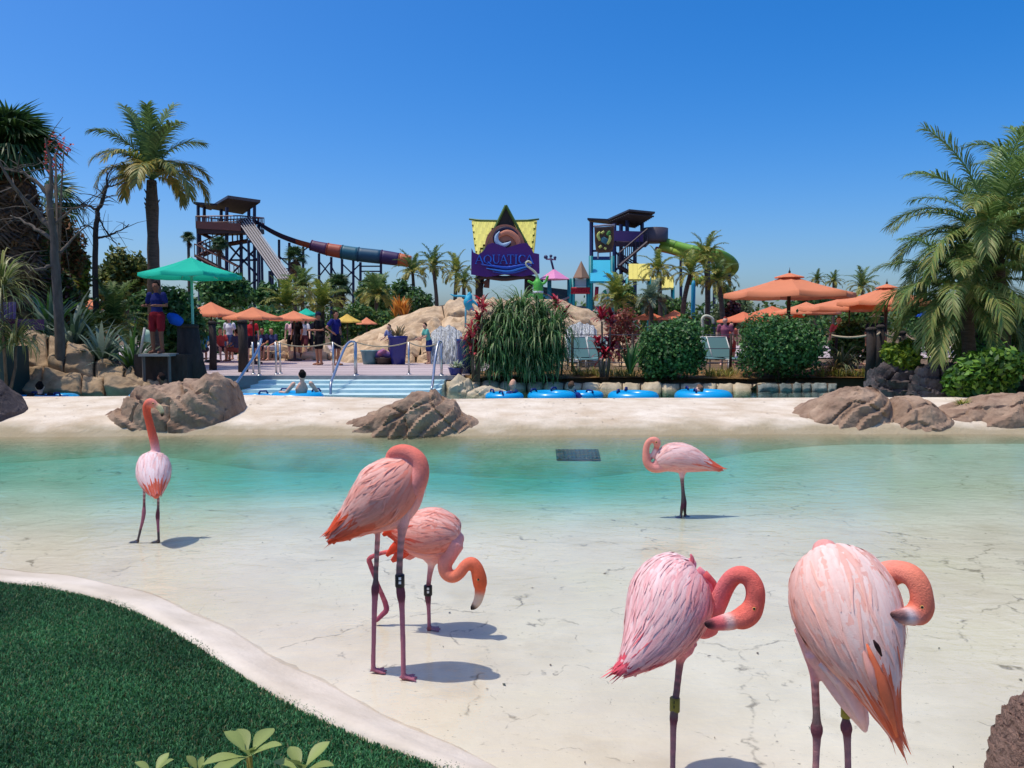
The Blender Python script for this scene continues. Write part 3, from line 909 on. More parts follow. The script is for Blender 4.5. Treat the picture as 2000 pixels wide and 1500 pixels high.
        for k in range(n_sec - 1):
            for j in range(2):
                F.append((k * 3 + j, k * 3 + j + 1, k * 3 + 3 + j + 1, k * 3 + 3 + j))
        b = len(mb.v)
        mb.v += [tuple(v) for v in V]; mb.f += [tuple(i + b for i in f_) for f_ in F]; mb.c += [tuple(c) for c in cl]
        mb.mi += [0] * len(F); mb.sm += [True] * len(F)
    for row in range(nrow):
        s0 = Ltot * (.02 + .80 * row / (nrow - 1))
        u = s0 / Ltot
        rr = float(np.interp(u, np.linspace(0, 1, nb), br))
        wd = (.016 + .010 * u) * (flen / .17) * fw
        cnt = max(6, int(2 * math.pi * rr * (1 + kd) / 2 / (wd * 1.15)))
        for k in range(cnt):
            ph = 2 * math.pi * (k + (.5 if row % 2 else 0) + r.uniform(-.25, .25)) / cnt
            _, n_, _ = S(s0, ph)
            if n_[2] < bellycut: continue
            ln = flen * (.55 + .75 * u) * r.uniform(.65, 1.45)
            if s0 + ln > Ltot * 1.04: ln = max(.04, Ltot * 1.04 - s0) * r.uniform(.7, 1)
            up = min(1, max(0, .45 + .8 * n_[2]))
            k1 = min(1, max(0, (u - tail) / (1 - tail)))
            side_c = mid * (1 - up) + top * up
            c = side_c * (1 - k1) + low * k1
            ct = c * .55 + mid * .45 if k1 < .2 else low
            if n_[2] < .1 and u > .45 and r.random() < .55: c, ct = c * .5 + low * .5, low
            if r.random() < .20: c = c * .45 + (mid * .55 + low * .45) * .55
            j = r.uniform(.93, 1.05)
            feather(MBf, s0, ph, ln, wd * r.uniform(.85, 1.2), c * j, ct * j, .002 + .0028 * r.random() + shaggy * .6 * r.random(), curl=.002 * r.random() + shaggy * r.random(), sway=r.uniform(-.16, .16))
    for q_ in range(110):
        s0 = Ltot * r.uniform(.05, .92); ph = r.uniform(0, 6.283)
        _, n_, _ = S(s0, ph)
        if n_[2] < -.75: continue
        u = s0 / Ltot
        c = (mid * .6 + top * .4) if u < tail else (low * .7 + mid * .3)
        feather(MBf, s0, ph, flen * r.uniform(.35, .7), .0035 * (flen / .17), c, c, .004 + .006 * r.random(), curl=.010 * r.random(), sway=r.uniform(-.35, .35))
    pl = MBf.build('plumage', M_feather, root); tag(pl, kind='stuff')
    for k in range(7):                                   # the long quills of the tail and folded wing tips, each a feather of its own
        mb = MB()
        ph = [-.9, -.55, -.2, .15, .5, .85, 1.3][k] + math.pi * .0
        ang = math.atan2(0, 1)
        best = max(np.linspace(0, 6.28, 24), key=lambda q: S(Ltot * .7, q)[1][2])
        feather(mb, Ltot * (.66 + .03 * (k % 3)), best + ph, Ltot * .36 * r.uniform(.85, 1.1), .016 * (flen / .17) * fw, low * r.uniform(.85, 1.05), low * r.uniform(.8, 1.15), .008, .004)
        mb.build('feather', M_feather, root)
    for tf in tufts:
        mb = MB()
        V0, r0 = wsp(tf[0], d, 6)
        mb.tube(V0, [(q, q * .3) for q in r0], 6, tf[1][:3], ref=vref)
        mb.build('feather', M_feather, root)
    if eye:
        ex, ey, er, edy = eye
        c = P(ex, ey, d + edy); er = er * d / FPX
        MB().add(*ball(c, er, 10, 7), col=C(226, 176, 96), smooth=True).build('eye', M_paint, root)
        MB().add(*ball(c + (CAM - c).normalized() * er * .55, er * .74, 8, 6), col=BLACK, smooth=True).build('pupil', M_paint, bpy.data.objects[root.children[-1].name])
    for (bx, by, bw, bh, bcol, mark, bdy) in bands:
        c = P(bx, by, d + bdy); hh = bh * d / FPX; ww = bw * d / FPX / 2
        tl = np.array(c); 
        m_ = MB().lathe((c.x, c.y, c.z - hh / 2), [(ww * .94, 0), (ww, hh * .05), (ww, hh * .95), (ww * .94, hh)], 14, bcol)
        bo = m_.build('leg_band', M_paint, root)
        if mark:
            vd = (CAM - c).normalized()
            for dz in (-.18, .16):
                MB().box(tuple(c + vd * ww * 1.0 + Vector((0, 0, dz * hh))), (ww * .5, ww * .16, hh * .22), mark).build('digit', M_paint, bo)
    return root

L3 = (PALE, GREYL, GREYL, LEGD, MAUVE, MAUVE, MAUVE)
d1 = ground_d(759, 1317)
bird('tall pale pink flamingo with its head tucked in its back, standing on two legs', d1,
     [(807, 902, 22), (795, 922, 46), (772, 950, 64), (748, 975, 66), (722, 995, 54), (697, 1014, 38), (670, 1034, 24), (645, 1052, 9)],
     [(806, 962, 20, -.03), (818, 940, 18, -.05), (823, 918, 16, -.05), (818, 898, 15, -.04), (803, 886, 15, -.02), (786, 882, 15, 0), (770, 885, 13, .01), (760, 893, 9, .02)],
     [([(748, 985, 22), (740, 1015, 8), (736, 1080, 6), (734, 1130, 6), (733, 1150, 9.5), (732, 1172, 7), (730, 1240, 5.5), (729, 1308, 5.5)], (PALE, GREYL, GREYL, LEGD, MAUVE, MAUVE)),
      ([(788, 985, 28, -.03), (788, 1010, 15, -.04), (783, 1060, 8, -.04), (780, 1120, 8, -.04), (783, 1160, 10.5, -.05), (785, 1185, 7, -.05), (787, 1250, 6, -.06), (788, 1324, 6, -.07)], (PALE, GREYL, GREYL, LEGD, MAUVE, MAUVE))],
     None, kd=.74, feet=[(730, 1308, .25, 26), (788, 1325, .2, 28, -.07)], bands=[(781, 1134, 19, 24, BLACK, C(240, 240, 235), -.047)],
     pal=(C(255, 214, 200), C(245, 142, 116), C(236, 84, 44)), tail=.6, flen=.17, nrow=15, seed=4,
     tufts=[([(690, 1008, 14), (668, 1036, 10), (650, 1062, 3)], C(236, 90, 52)), ([(680, 1016, 12, -.03), (660, 1046, 8, -.03), (640, 1060, 2, -.03)], C(232, 78, 44)), ([(700, 1020, 10, -.02), (690, 1040, 7, -.02), (682, 1056, 2, -.02)], C(246, 150, 130))])
d2 = ground_d(839, 1232)
bird('flamingo with its neck hanging low and black bill tip over the water', d2,
     [(893, 1052, 20), (878, 1046, 40), (852, 1044, 51), (824, 1043, 48), (800, 1040, 38), (778, 1036, 25), (752, 1030, 9)],
     [(884, 1062, 24, -.02), (876, 1084, 18, -.05), (869, 1103, 15, -.07), (872, 1119, 14, -.08), (884, 1126, 13, -.09), (897, 1120, 12, -.10), (908, 1106, 12, -.10), (920, 1099, 12, -.10), (930, 1108, 13, -.10), (936, 1128, 15, -.10), (938, 1144, 14, -.10)],
     [([(845, 1080, 26), (843, 1100, 10), (839, 1125, 6), (836, 1150, 6), (836, 1166, 7.5), (837, 1185, 5), (838, 1210, 4.5), (838, 1232, 4.5)], (PALE, MAUVE, LEGD, LEGD, MAUVE, MAUVE)),
      ([(800, 1075, 20, .06), (775, 1077, 8, .06), (750, 1079, 5, .06), (722, 1090, 5.5, .06), (724, 1104, 6, .06), (737, 1140, 5, .06), (755, 1186, 6.5, .06), (747, 1200, 6, .06), (735, 1212, 5, .06)], (C(226, 100, 96), C(190, 90, 100), C(176, 84, 100), C(168, 84, 104)))],
     [(938, 1150, 12, -.10, CORAL2), (936, 1164, 10, -.10, BILLP), (932, 1176, 9, -.10, BILLP), (926, 1184, 7, -.10, BLACK), (921, 1189, 4, -.10, BLACK)],
     kd=.8, feet=[(839, 1232, .1, 22)], bands=[(836, 1153, 17, 20, BLACK, C(230, 230, 220), 0)],
     pal=(C(253, 204, 190), C(244, 140, 116), C(238, 74, 44)), tail=.52, flen=.15, nrow=14, seed=9, ncol=(C(246, 150, 120), C(240, 106, 64)), eye=(934, 1132, 3, -.135),
     tufts=[([(800, 1060, 14, -.03), (785, 1080, 12, -.03), (765, 1096, 4, -.03)], C(240, 90, 66)), ([(790, 1055, 12, -.05), (770, 1070, 9, -.05), (755, 1086, 3, -.05)], C(238, 80, 52)), ([(780, 1040, 14, -.04), (762, 1036, 10, -.04), (748, 1046, 3, -.04)], C(238, 74, 44))])
d3 = ground_d(289, 1061)
bird('white backed flamingo seen from behind with its head raised, by the left boulder', d3,
     [(301, 884, 10, .16), (300, 896, 24, .13), (300, 915, 30.5, .06), (301, 935, 28, -.03), (303, 953, 18, -.10), (305, 968, 8, -.15)],
     [(303, 900, 14, .14), (304, 882, 9, .15), (301, 862, 8.5, .15), (296, 842, 8, .15), (291, 822, 7.5, .15), (287, 806, 7.5, .15), (287, 794, 8, .15), (293, 787, 9.5, .15), (301, 789, 8, .15)],
     [([(284, 935, 10, 0), (282, 955, 4, 0), (281.5, 985, 3.2, 0), (281, 1000, 4.6, 0), (279, 1015, 4, 0), (273, 1040, 3, 0), (268, 1061, 3, 0)], (PINK, LEGD, MAUVE, MAUVE, GREYL)),
      ([(311, 935, 10, 0), (309, 960, 4, 0), (309, 990, 3.2, 0), (308, 1006, 4.8, 0), (308.5, 1022, 3.6, 0), (309.5, 1045, 3, 0), (310, 1060, 3, 0)], (PINK, GREYL, LEGD, MAUVE, GREYL))],
     [(304, 792, 7, .15, C(244, 180, 150)), (311, 796, 6, .15, C(236, 226, 170)), (315, 802, 5, .15, C(236, 226, 170)), (317, 808, 4, .15, BLACK), (316.5, 813, 2.5, .15, BLACK)],
     kd=.9, feet=[(268, 1061, 2.9, 16, 0, GREYL), (310, 1060, 2.9, 16, 0, GREYL)], pal=(C(254, 236, 234), C(250, 196, 190), C(240, 104, 70)), tail=.6, flen=.15, nrow=13, seed=13, voxel=.008, ncol=(C(238, 92, 60), C(240, 104, 74)), headcol=C(246, 168, 150), bodycol=C(250, 200, 196), eye=(299, 788, 2, .11))
d4 = ground_d(1333, 1011)
bird('distant flamingo in side view with its neck folded in a loop, near the far bank', d4,
     [(1283, 905, 11), (1296, 899, 23), (1318, 894, 29), (1343, 897, 27), (1367, 904, 19), (1388, 911, 10), (1409, 918, 3.5)],
     [(1296, 908, 15), (1282, 914, 10), (1270, 911, 9), (1263, 901, 8), (1261.5, 887, 7), (1262.5, 873, 6.3), (1267, 863, 6), (1275, 859, 6.3), (1282, 862, 7.5), (1284, 869, 7)],
     [([(1334, 918, 9, .02), (1333, 935, 4, .02), (1335, 960, 3.4, .02), (1337, 980, 5, .02), (1337.5, 992, 4, .02), (1338, 1010, 2.6, .02)], (PALE, GREYL, GREYL, LEGD, GREYL)),
      ([(1331, 918, 9, -.03), (1331, 935, 3.6, -.03), (1333, 962, 3.2, -.03), (1333.5, 984, 4.6, -.03), (1331.5, 994, 4, -.03), (1329.5, 1011, 2.6, -.03)], (PALE, GREYL, GREYL, LEGD, GREYL))],
     [(1283, 873, 5.5, CORAL2), (1279, 881, 5, PALE), (1275, 889, 4.5, PALE), (1272, 896, 3, BLACK)],
     kd=.8, feet=[(1329, 1011, 3.0, 10, -.03, LEGD), (1338, 1010, -.3, 10, .02, LEGD)], pal=(C(252, 218, 212), C(246, 180, 168), C(238, 96, 62)), tail=.6, flen=.15, nrow=13, seed=17, voxel=.008, ncol=(C(244, 150, 128), C(244, 160, 142)), eye=(1282, 864, 2, -.04))
d5 = 2.78
bird('small bright pink flamingo preening on one leg, left of the largest one', d5,
     [(1348, 1103, 18, .12), (1332, 1118, 52, .10), (1318, 1145, 74, .06), (1306, 1180, 80, .02), (1290, 1215, 72, -.02), (1270, 1248, 56, -.06), (1248, 1276, 36, -.10), (1228, 1298, 20, -.12), (1210, 1312, 7, -.14)],
     [(1372, 1215, 36, .08), (1390, 1195, 24, .04), (1405, 1172, 19, .02), (1417, 1146, 18, .0), (1432, 1127, 17.5, -.02), (1450, 1122, 17.5, -.04), (1466, 1132, 18, -.05), (1475, 1152, 19, -.06), (1474, 1176, 20, -.06), (1465, 1196, 23, -.06), (1450, 1207, 23, -.06), (1436, 1210, 19, -.06)],
     [([(1330, 1255, 34, .03), (1329, 1285, 12, .02), (1326, 1310, 8.5, .02), (1321, 1355, 8, .01), (1317, 1390, 9.5, .0), (1316, 1404, 10, .0), (1315, 1425, 7.5, 0), (1314, 1500, 6.5, -.01), (1313, 1545, 6.5, -.02)], (C(236, 150, 150), GREYL, GREYL, GREYL, LEGD, LEG, LEG))],
     [(1432, 1212, 18, -.07, C(240, 130, 110)), (1418, 1215, 17, -.09, C(252, 226, 216)), (1400, 1218, 14, -.12, C(236, 110, 110)), (1386, 1219, 10, -.14, BLACK), (1378, 1219, 5, -.15, BLACK)],
     kd=.82, feet=[(1313, 1546, .2, 34, -.02)], bands=[(1318, 1376, 21, 28, C(120, 116, 40), BLACK, .005)],
     pal=(C(255, 230, 224), C(245, 152, 152), C(226, 78, 96)), tail=.54, flen=.20, nrow=20, seed=23, voxel=.005, ncol=(C(238, 110, 100), C(240, 122, 104)), bodycol=C(240, 150, 160), headcol=C(240, 112, 92), shaggy=.004, fw=.6, eye=(1473, 1189, 3.4, -.105),
     tufts=[([(1345, 1105, 6, .1), (1352, 1094, 5, .1), (1349, 1082, 1.5, .1)], C(240, 130, 140)), ([(1375, 1120, 8, .06), (1396, 1145, 7, .06), (1400, 1180, 3, .06)], C(236, 110, 110)), ([(1362, 1112, 8, .06), (1384, 1135, 8, .06), (1392, 1170, 3, .06)], C(244, 150, 160)),
            ([(1268, 1290, 10, -.05), (1245, 1306, 8, -.05), (1240, 1322, 2, -.05)], C(250, 200, 205)), ([(1230, 1288, 9, -.1), (1212, 1298, 8, -.1), (1204, 1308, 3, -.1)], C(150, 60, 80))])
d6 = 2.46
bird('largest pink flamingo in the foreground preening, with long orange tail feathers', d6,
     [(1612, 1080, 36, .16), (1622, 1106, 74, .12), (1637, 1145, 95, .07), (1653, 1190, 101, .02), (1670, 1235, 93, -.03), (1688, 1280, 74, -.07), (1706, 1325, 50, -.10), (1725, 1375, 28, -.12), (1749, 1434, 6, -.14)],
     [(1690, 1170, 46, .14), (1714, 1140, 32, .10), (1735, 1122, 27, .06), (1758, 1117, 23, .02), (1780, 1124, 22, -.02), (1794, 1142, 22, -.04), (1800, 1164, 22, -.05), (1800, 1184, 24, -.05), (1792, 1197, 25, -.05), (1780, 1200, 21, -.05)],
     [([(1590, 1235, 40, .06), (1588, 1280, 20, .05), (1590, 1310, 11, .04), (1593, 1360, 9, .03), (1595, 1400, 9, .02), (1595, 1424, 12.5, .02), (1595, 1450, 9, .02), (1592, 1530, 7.5, .01), (1590, 1608, 7.5, 0)], (PINK, C(220, 120, 120), LEGD, GREYL, LEGD, LEG, LEG)),
      ([(1660, 1260, 34, .08), (1656, 1320, 16, .08), (1652, 1370, 8, .07), (1652, 1400, 8, .06), (1653, 1422, 12, .05), (1655, 1448, 8.5, .05), (1657, 1530, 7.5, .04), (1658, 1608, 7.5, .03)], (PINK, PINK, GREYL, LEGD, LEG, LEG))],
     [(1782, 1203, 20, -.06, C(248, 214, 204)), (1768, 1204, 17, -.09, C(244, 240, 236)), (1756, 1203, 13, -.11, C(60, 50, 50)), (1745, 1201, 8, -.12, BLACK), (1738, 1200, 4, -.12, BLACK)],
     kd=.85, feet=[(1590, 1609, .2, 34, 0), (1658, 1609, .2, 34, .03)], pal=(C(255, 228, 216), C(248, 170, 146), C(242, 112, 70)), tail=.60, flen=.27, nrow=19, seed=31, voxel=.005, ncol=(C(246, 150, 118), C(240, 114, 78)), bodycol=C(244, 170, 160), fw=.68,
     bands=[(1652, 1392, 20, 20, C(150, 140, 50), None, .06)], eye=(1801, 1186, 3.6, -.105),
     extra=[([(1600, 1265, 34, .02), (1632, 1312, 34, .02), (1660, 1362, 28, .0), (1680, 1400, 18, .0), (1690, 1428, 6, .0)], [C(250, 204, 196)[:3]] * 16, .7)],
     tufts=[([(1706, 1250, 1.5, -.185), (1714, 1264, 5, -.19), (1722, 1282, 1.5, -.175)], C(60, 34, 34)), ([(1680, 1330, 2, -.115), (1692, 1346, 7, -.12), (1708, 1356, 2, -.115)], C(30, 22, 24)),
            ([(1640, 1310, 20, -.04), (1668, 1365, 18, -.05), (1688, 1424, 4, -.05)], C(250, 206, 200)), ([(1610, 1290, 16, -.03), (1650, 1340, 16, -.04), (1676, 1410, 4, -.04)], C(252, 216, 212)),
            ([(1690, 1250, 1, -.15), (1724, 1340, 11, -.19), (1752, 1440, 2, -.18)], C(240, 124, 84)), ([(1712, 1280, 1, -.15), (1734, 1358, 9, -.18), (1747, 1425, 2, -.17)], C(236, 108, 66)), ([(1690, 1290, 1, -.14), (1716, 1346, 9, -.175), (1738, 1405, 2, -.165)], C(246, 150, 116)), ([(1680, 1250, 1, -.14), (1702, 1318, 9, -.18), (1722, 1374, 2, -.17)], C(248, 178, 160))])

# ================================================================== PLANTS
def unit(v): return v / (np.linalg.norm(v, axis=-1, keepdims=True) + 1e-9)
def leaf_quads(cen, nrm, ln, wd, cols, r, spread=.9):
    """one four-cornered leaf at every centre, tilted about nrm"""
    n = len(cen)
    nrm = unit(nrm + r.normal(0, spread, (n, 3)))
    t = unit(np.cross(nrm, r.normal(0, 1, (n, 3))))
    s = np.cross(nrm, t)
    ln = ln * r.uniform(.6, 1.3, (n, 1)); wd = wd * r.uniform(.7, 1.2, (n, 1))
    V = np.stack([cen - t * ln, cen + s * wd - nrm * wd * .25, cen + t * ln, cen - s * wd - nrm * wd * .25], 1).reshape(-1, 3)
    F = np.arange(4 * n).reshape(n, 4)
    return V, F, np.repeat(cols, 4, 0)
def crown_points(lobes, n, r, shell=.55):
    w = np.array([l[3] * l[4] * l[5] for l in lobes]) ** (2 / 3); w /= w.sum()
    k = r.choice(len(lobes), n, p=w); L = np.array(lobes, float)[k]
    dirs = unit(r.normal(0, 1, (n, 3)))
    rad = (shell + (1 - shell) * r.random((n, 1)) ** .6) * (1 + .10 * r.normal(0, 1, (n, 1)))
    return L[:, :3] + dirs * L[:, 3:6] * rad, dirs
def sub_lobes(c, size, n, r, frac=(.32, .55)):
    out = [(c[0], c[1], c[2], size[0] * .72, size[1] * .72, size[2] * .72)]
    for _ in range(n):
        d = unit(r.normal(0, 1, 3)); f = r.uniform(*frac)
        out.append((c[0] + d[0] * size[0] * (1 - f * .8), c[1] + d[1] * size[1] * (1 - f * .8), c[2] + d[2] * size[2] * (1 - f * .8), size[0] * f, size[1] * f, size[2] * f))
    return out
def palette(cols, n, r, var=.25):
    b = np.array([c[:3] for c in cols])
    return b[r.integers(0, len(b), n)] * r.uniform(1 - var, 1 + var, (n, 1))
def leafy(name, label, cat, base, lobes, n, ln, wd, cols, seed, trunk=None, group=None, part='crown', spread=.9, shell=.55, stems=3, bark=None):
    r = np.random.default_rng(seed)
    root = thing(name, label, cat, base, group)
    p, d = crown_points(lobes, n, r, shell)
    k = p[:, 2] > base[2] + .01
    p, d = p[k], d[k]
    clump = .80 + .40 * np.array([noise.noise(Vector(q) * 1.6 + Vector((seed, 0, 0))) * .5 + .5 for q in p])[:, None]
    V, F, c = leaf_quads(p, d + np.array([0, 0, .35]), ln, wd, palette(cols, len(p), r) * clump, r, spread)
    o = link(part, np_mesh(part, V - np.array(base), F, c, M_leaf), root); tag(o, kind='stuff')
    zc = lobes[0]
    mb = MB()
    rr = random.Random(seed)
    if trunk:
        x, y, z = base
        mb.tube([(x, y, z - .2), (x + .05, y, (z + zc[2]) / 2), (zc[0], zc[1], zc[2])], [trunk, trunk * .8, trunk * .5], 8)
    for i in range(stems):
        l = lobes[rr.randrange(len(lobes))]
        x, y, z = base
        s = (x + rr.uniform(-.1, .1), y, z - .1) if not trunk else (x + .05, y, (z + zc[2]) / 2)
        q = trunk or .03
        mb.tube([s, ((s[0] + l[0]) / 2 + rr.uniform(-.1, .1), (s[1] + l[1]) / 2, (s[2] * .4 + l[2] * .6)), l[:3]], [q * .7, q * .5, q * .2], 6)
    mb.build('trunk' if trunk else 'stem', bark or M_bark, root)
    return root
GRN = [C(72, 112, 52), C(90, 130, 60), C(56, 94, 48), C(114, 144, 72)]
DGRN = [C(58, 102, 50), C(78, 126, 60), C(48, 86, 46), C(104, 148, 80)]
OLIVE = [C(110, 120, 52), C(88, 104, 46), C(134, 134, 58), C(70, 92, 44)]
LIME = [C(132, 154, 40), C(150, 172, 52), C(104, 134, 40), C(88, 118, 38)]
# --- the two clipped hedges and other bushes
def px_bush(name, label, px0, px1, top, bot, d, n, ln, wd, cols, seed, squash=1.0, group=None, trunk=None, sub=9, zbase=None, cat='bush', shell=.55, depth=None):
    a, b = P(px0, bot, d), P(px1, top, d)
    zb = a.z if zbase is None else zbase
    c = ((a.x + b.x) / 2, d, (zb + b.z) / 2)
    if trunk: zb = zbase if zbase is not None else .3
    s = (abs(b.x - a.x) / 2, (depth or abs(b.x - a.x)) / 2 * squash, (b.z - (a.z if zbase is None or trunk else zb)) / 2)
    if trunk: c = (c[0], c[1], (a.z + b.z) / 2); s = (s[0], s[1], (b.z - a.z) / 2)
    r = np.random.default_rng(seed)
    return leafy(name, label, cat, (c[0], c[1], zb), sub_lobes(c, s, sub, r), n, ln, wd, cols, seed, trunk, group, shell=shell)
for a in (('round clipped green bush standing right of the red leaved plants', 1240, 1382, 618, 748, 20.9, 71), ('largest square clipped green bush under the nearest orange umbrella', 1436, 1618, 608, 746, 20.8, 72)):
    r_ = np.random.default_rng(a[6])
    q0, q1 = P(a[1], a[4], a[5]), P(a[2], a[3], a[5])
    cx, hx = (q0.x + q1.x) / 2, (q1.x - q0.x) / 2
    lob = [(cx, a[5], (q0.z + q1.z) / 2, hx * .86, hx * .8, (q1.z - q0.z) / 2 * .9)]
    for i in range(16):
        an = 6.283 * i / 16
        lob.append((cx + .52 * hx * math.cos(an), a[5] + .45 * hx * math.sin(an), q0.z + (q1.z - q0.z) * r_.uniform(.25, .78), hx * .46, hx * .42, (q1.z - q0.z) * .24))
    leafy('clipped_bush', a[0], 'bush', (cx, a[5], q0.z - .02), lob, 9000, .055, .036, DGRN + [C(80, 122, 62)], a[6], group='clipped bushes above the river wall', shell=.7, spread=.7)

# --- blades: arching strap leaves
def blades(mb, c, n, L, w, el, droop, cols, r, h0=0.0, nseg=5, ring=.05, az=None):
    for _ in range(n):
        a = r.uniform(0, 6.283) if az is None else r.gauss(*az)
        e = r.uniform(*el); ln = L * r.uniform(.65, 1.15); w_ = w * r.uniform(.7, 1.2)
        p = np.array([c[0] + math.cos(a) * ring * r.random(), c[1] + math.sin(a) * ring * r.random(), c[2] + h0 * r.random()])
        col = np.array(cols[r.randrange(len(cols))][:3]) * r.uniform(.75, 1.25)
        V = []; dr = droop * r.uniform(.6, 1.3)
        side = np.array([-math.sin(a), math.cos(a), 0])
        for k in range(nseg + 1):
            f = k / nseg
            ww = w_ * (1 - f ** 2.2) * (.55 + .9 * min(1, f * 3)) + .001
            V += [p - side * ww, p + side * ww]
            ee = e - dr * f * f * 1.4 - dr * f * .3
            p = p + np.array([math.cos(a) * math.cos(ee), math.sin(a) * math.cos(ee), math.sin(ee)]) * ln / nseg
        b = len(mb.v)
        mb.v += [tuple(v) for v in V]; mb.c += [tuple(col)] * len(V)
        for k in range(nseg):
            mb.f.append((b + 2 * k, b + 2 * k + 1, b + 2 * k + 3, b + 2 * k + 2)); mb.mi.append(0); mb.sm.append(True)
def tuft(name, label, cat, px, py, d, heads, cols, seed, group=None, stem=True, zb=None, stemmat=None):
    """heads: (dpx, height above foot m, n, length, width, (el), droop)"""
    r = random.Random(seed)
    b = P(px, py, d)
    if zb is not None: b.z = zb
    root = thing(name, label, cat, b, group)
    for h in heads:
        mb = MB()
        c = (b.x + h[0] * pxm(d), b.y + r.uniform(-.15, .15) + (h[8] if len(h) > 8 else 0), b.z + h[1])
        blades(mb, c, h[2], h[3], h[4], h[5], h[6], cols, r, h[7] if len(h) > 7 else .1)
        o = mb.build('leaves', M_leaf, root); tag(o, kind='stuff')
        if stem and h[1] > .15:
            MB().tube([(b.x + h[0] * pxm(d) * .5, b.y, b.z - .05), (b.x + h[0] * pxm(d) * .8, c[1], b.z + h[1] * .5), c], [.035, .03, .025], 6).build('stem', stemmat or M_bark, root)
    return root
# the big drooping ponytail plant: five heads of strap leaves
r_ = random.Random(5)
heads = []
for (dx, h, n) in ((0, 1.55, 170), (-34, 1.30, 170), (36, 1.35, 170), (-58, .95, 150), (60, .95, 150), (-18, 1.0, 150), (24, .95, 150), (-46, .6, 150), (48, .55, 150), (0, .65, 150), (-66, .4, 110), (68, .4, 110), (20, .35, 140), (-24, .35, 140), (0, .15, 160), (-50, .15, 140), (50, .15, 140), (-30, .05, 120), (30, .05, 120)):
    heads.append((dx, h, int(n * 1.3), 1.2 if h > .9 else .95, .015, (.1, 1.5), 2.1, .2, -.45 if h < 1.2 else -.1))
tuft('ponytail_palm', 'large drooping dark green strap leaved plant beside the tall blue pot', 'plant', 1018, 748, 20.9, heads, [C(86, 126, 68), C(104, 144, 80), C(66, 104, 60), C(140, 156, 104)], 3, stem=False, zb=.33)
# red cordylines
RED = [C(186, 32, 52), C(214, 56, 78), C(150, 24, 44), C(228, 92, 100), C(120, 22, 40)]
DRED = [C(120, 24, 40), C(150, 36, 56), C(92, 18, 34), C(176, 60, 80)]
def cordy(label, px, py, d, hd, cols, seed, zb=.33):
    return tuft('cordyline', label, 'plant', px, py, d, [(a, b, 34, l, .032, (-.2, 1.45), .9, .28) for a, b, l in hd], cols, seed, 'red leaved cordylines', zb=zb)
cordy('tall bright red spiky plant growing in front of the tall blue pot', 928, 745, 20.2, [(14, 1.72, .40), (8, 1.35, .38), (-4, 1.05, .38), (-8, .8, .36), (2, .6, .34)], RED, 11)
cordy('bright red spiky plant rising behind the right side of the drooping plant', 1090, 745, 21.3, [(-4, 1.75, .40), (12, 1.5, .36), (0, 1.15, .34)], RED[:3] + DRED, 12)
cordy('tall dark red plant on bare stems before the right waterfall', 1180, 745, 20.8, [(-6, 1.48, .36), (10, 1.35, .3), (-12, .72, .42), (12, .68, .40), (0, .45, .42)], DRED + RED[:2], 13)
cordy('dark red leaved plant hanging over the grey rocks under the right palm', 1822, 712, 17.6, [(-8, 1.0, .34), (6, .75, .36), (-4, .45, .36), (10, .3, .34)], DRED, 14, zb=.55)
cordy('dark red leaved plant in the shade right of the drooping palm frond', 1885, 705, 18.4, [(0, 1.05, .4), (14, .8, .4), (-10, .6, .4)], [C(84, 20, 30), C(110, 26, 40), C(64, 16, 26)], 15, zb=.55)
# planting bed soil with low yellow green cover
M_bed = mat('bed_soil', C(104, 74, 46), .95, .4, 4, bump=.8, bs=18, col2=C(150, 116, 66))
tag(grid_mesh('planting_bed', np.linspace(P(900, 745, 20.6).x, 22, 80), np.linspace(20.55, 23.6, 12), lambda X, Y: .34 + .05 * wave(X, Y, 2.5, 8) + .06 * sstep(20.6, 22, Y), M_bed), kind='structure')
mb = MB(); r_ = random.Random(77)
for px in list(range(1120, 1240, 7)) + list(range(1380, 1440, 6)) + list(range(1600, 1720, 8)):
    c = P(px, 742, 20.75 + r_.random() * .8); c.z = .36
    blades(mb, c, 22, .32, .009, (.5, 1.5), 1.0, [C(150, 140, 60), C(120, 128, 52), C(96, 108, 48), C(170, 150, 84)], r_, 0, 3, .12)
tag(mb.build('bed_grass', M_leaf), 'low yellowish grass along the planting bed above the river wall', 'grass', kind='stuff')
tuft('spear_plant', 'narrow upright green sword plant at the left side of the round clipped bush', 'plant', 1230, 745, 20.7, [(0, .1, 26, .85, .03, (1.0, 1.5), .35)], DGRN, 21, zb=.34)
tuft('grey_palm_tuft', 'small grey green feathery tuft right of the square clipped bush', 'plant', 1648, 725, 21.5, [(0, .12, 120, .95, .016, (.3, 1.45), 1.2)], [C(112, 130, 92), C(92, 112, 76), C(140, 140, 100)], 22, zb=.36)
tuft('small_grass_tuft', 'brownish grass tuft left of the tuft beside the square bush', 'plant', 1632, 735, 21.1, [(0, .05, 60, .5, .012, (.4, 1.4), 1.2)], [C(160, 134, 90), C(128, 120, 72)], 23, zb=.36)
px_bush('yellow_bush', 'bright yellow green bush behind the dark grey rocks', 1716, 1804, 662, 712, 17.8, 2600, .07, .032, LIME, 81, zbase=.5)
px_bush('leafy_bush', 'leafy green bush spilling over the rocks at the right edge', 1846, 1995, 668, 800, 15.6, 5200, .085, .045, [C(96, 138, 44), C(74, 116, 40), C(120, 158, 56), C(48, 84, 34)], 82, zbase=.1, sub=12)
tuft('spiky_clump', 'small yellow green spiky clump on the rocks below the leafy bush', 'plant', 1884, 806, 13.2, [(0, .02, 60, .24, .008, (.0, 1.3), .8)], [C(168, 158, 66), C(120, 130, 50)], 24, stem=False)
px_bush('shade_bush', 'dark bush in deep shade at the right edge under the palms', 1880, 2090, 590, 720, 19.6, 4200, .10, .05, DGRN, 83, zbase=.35)
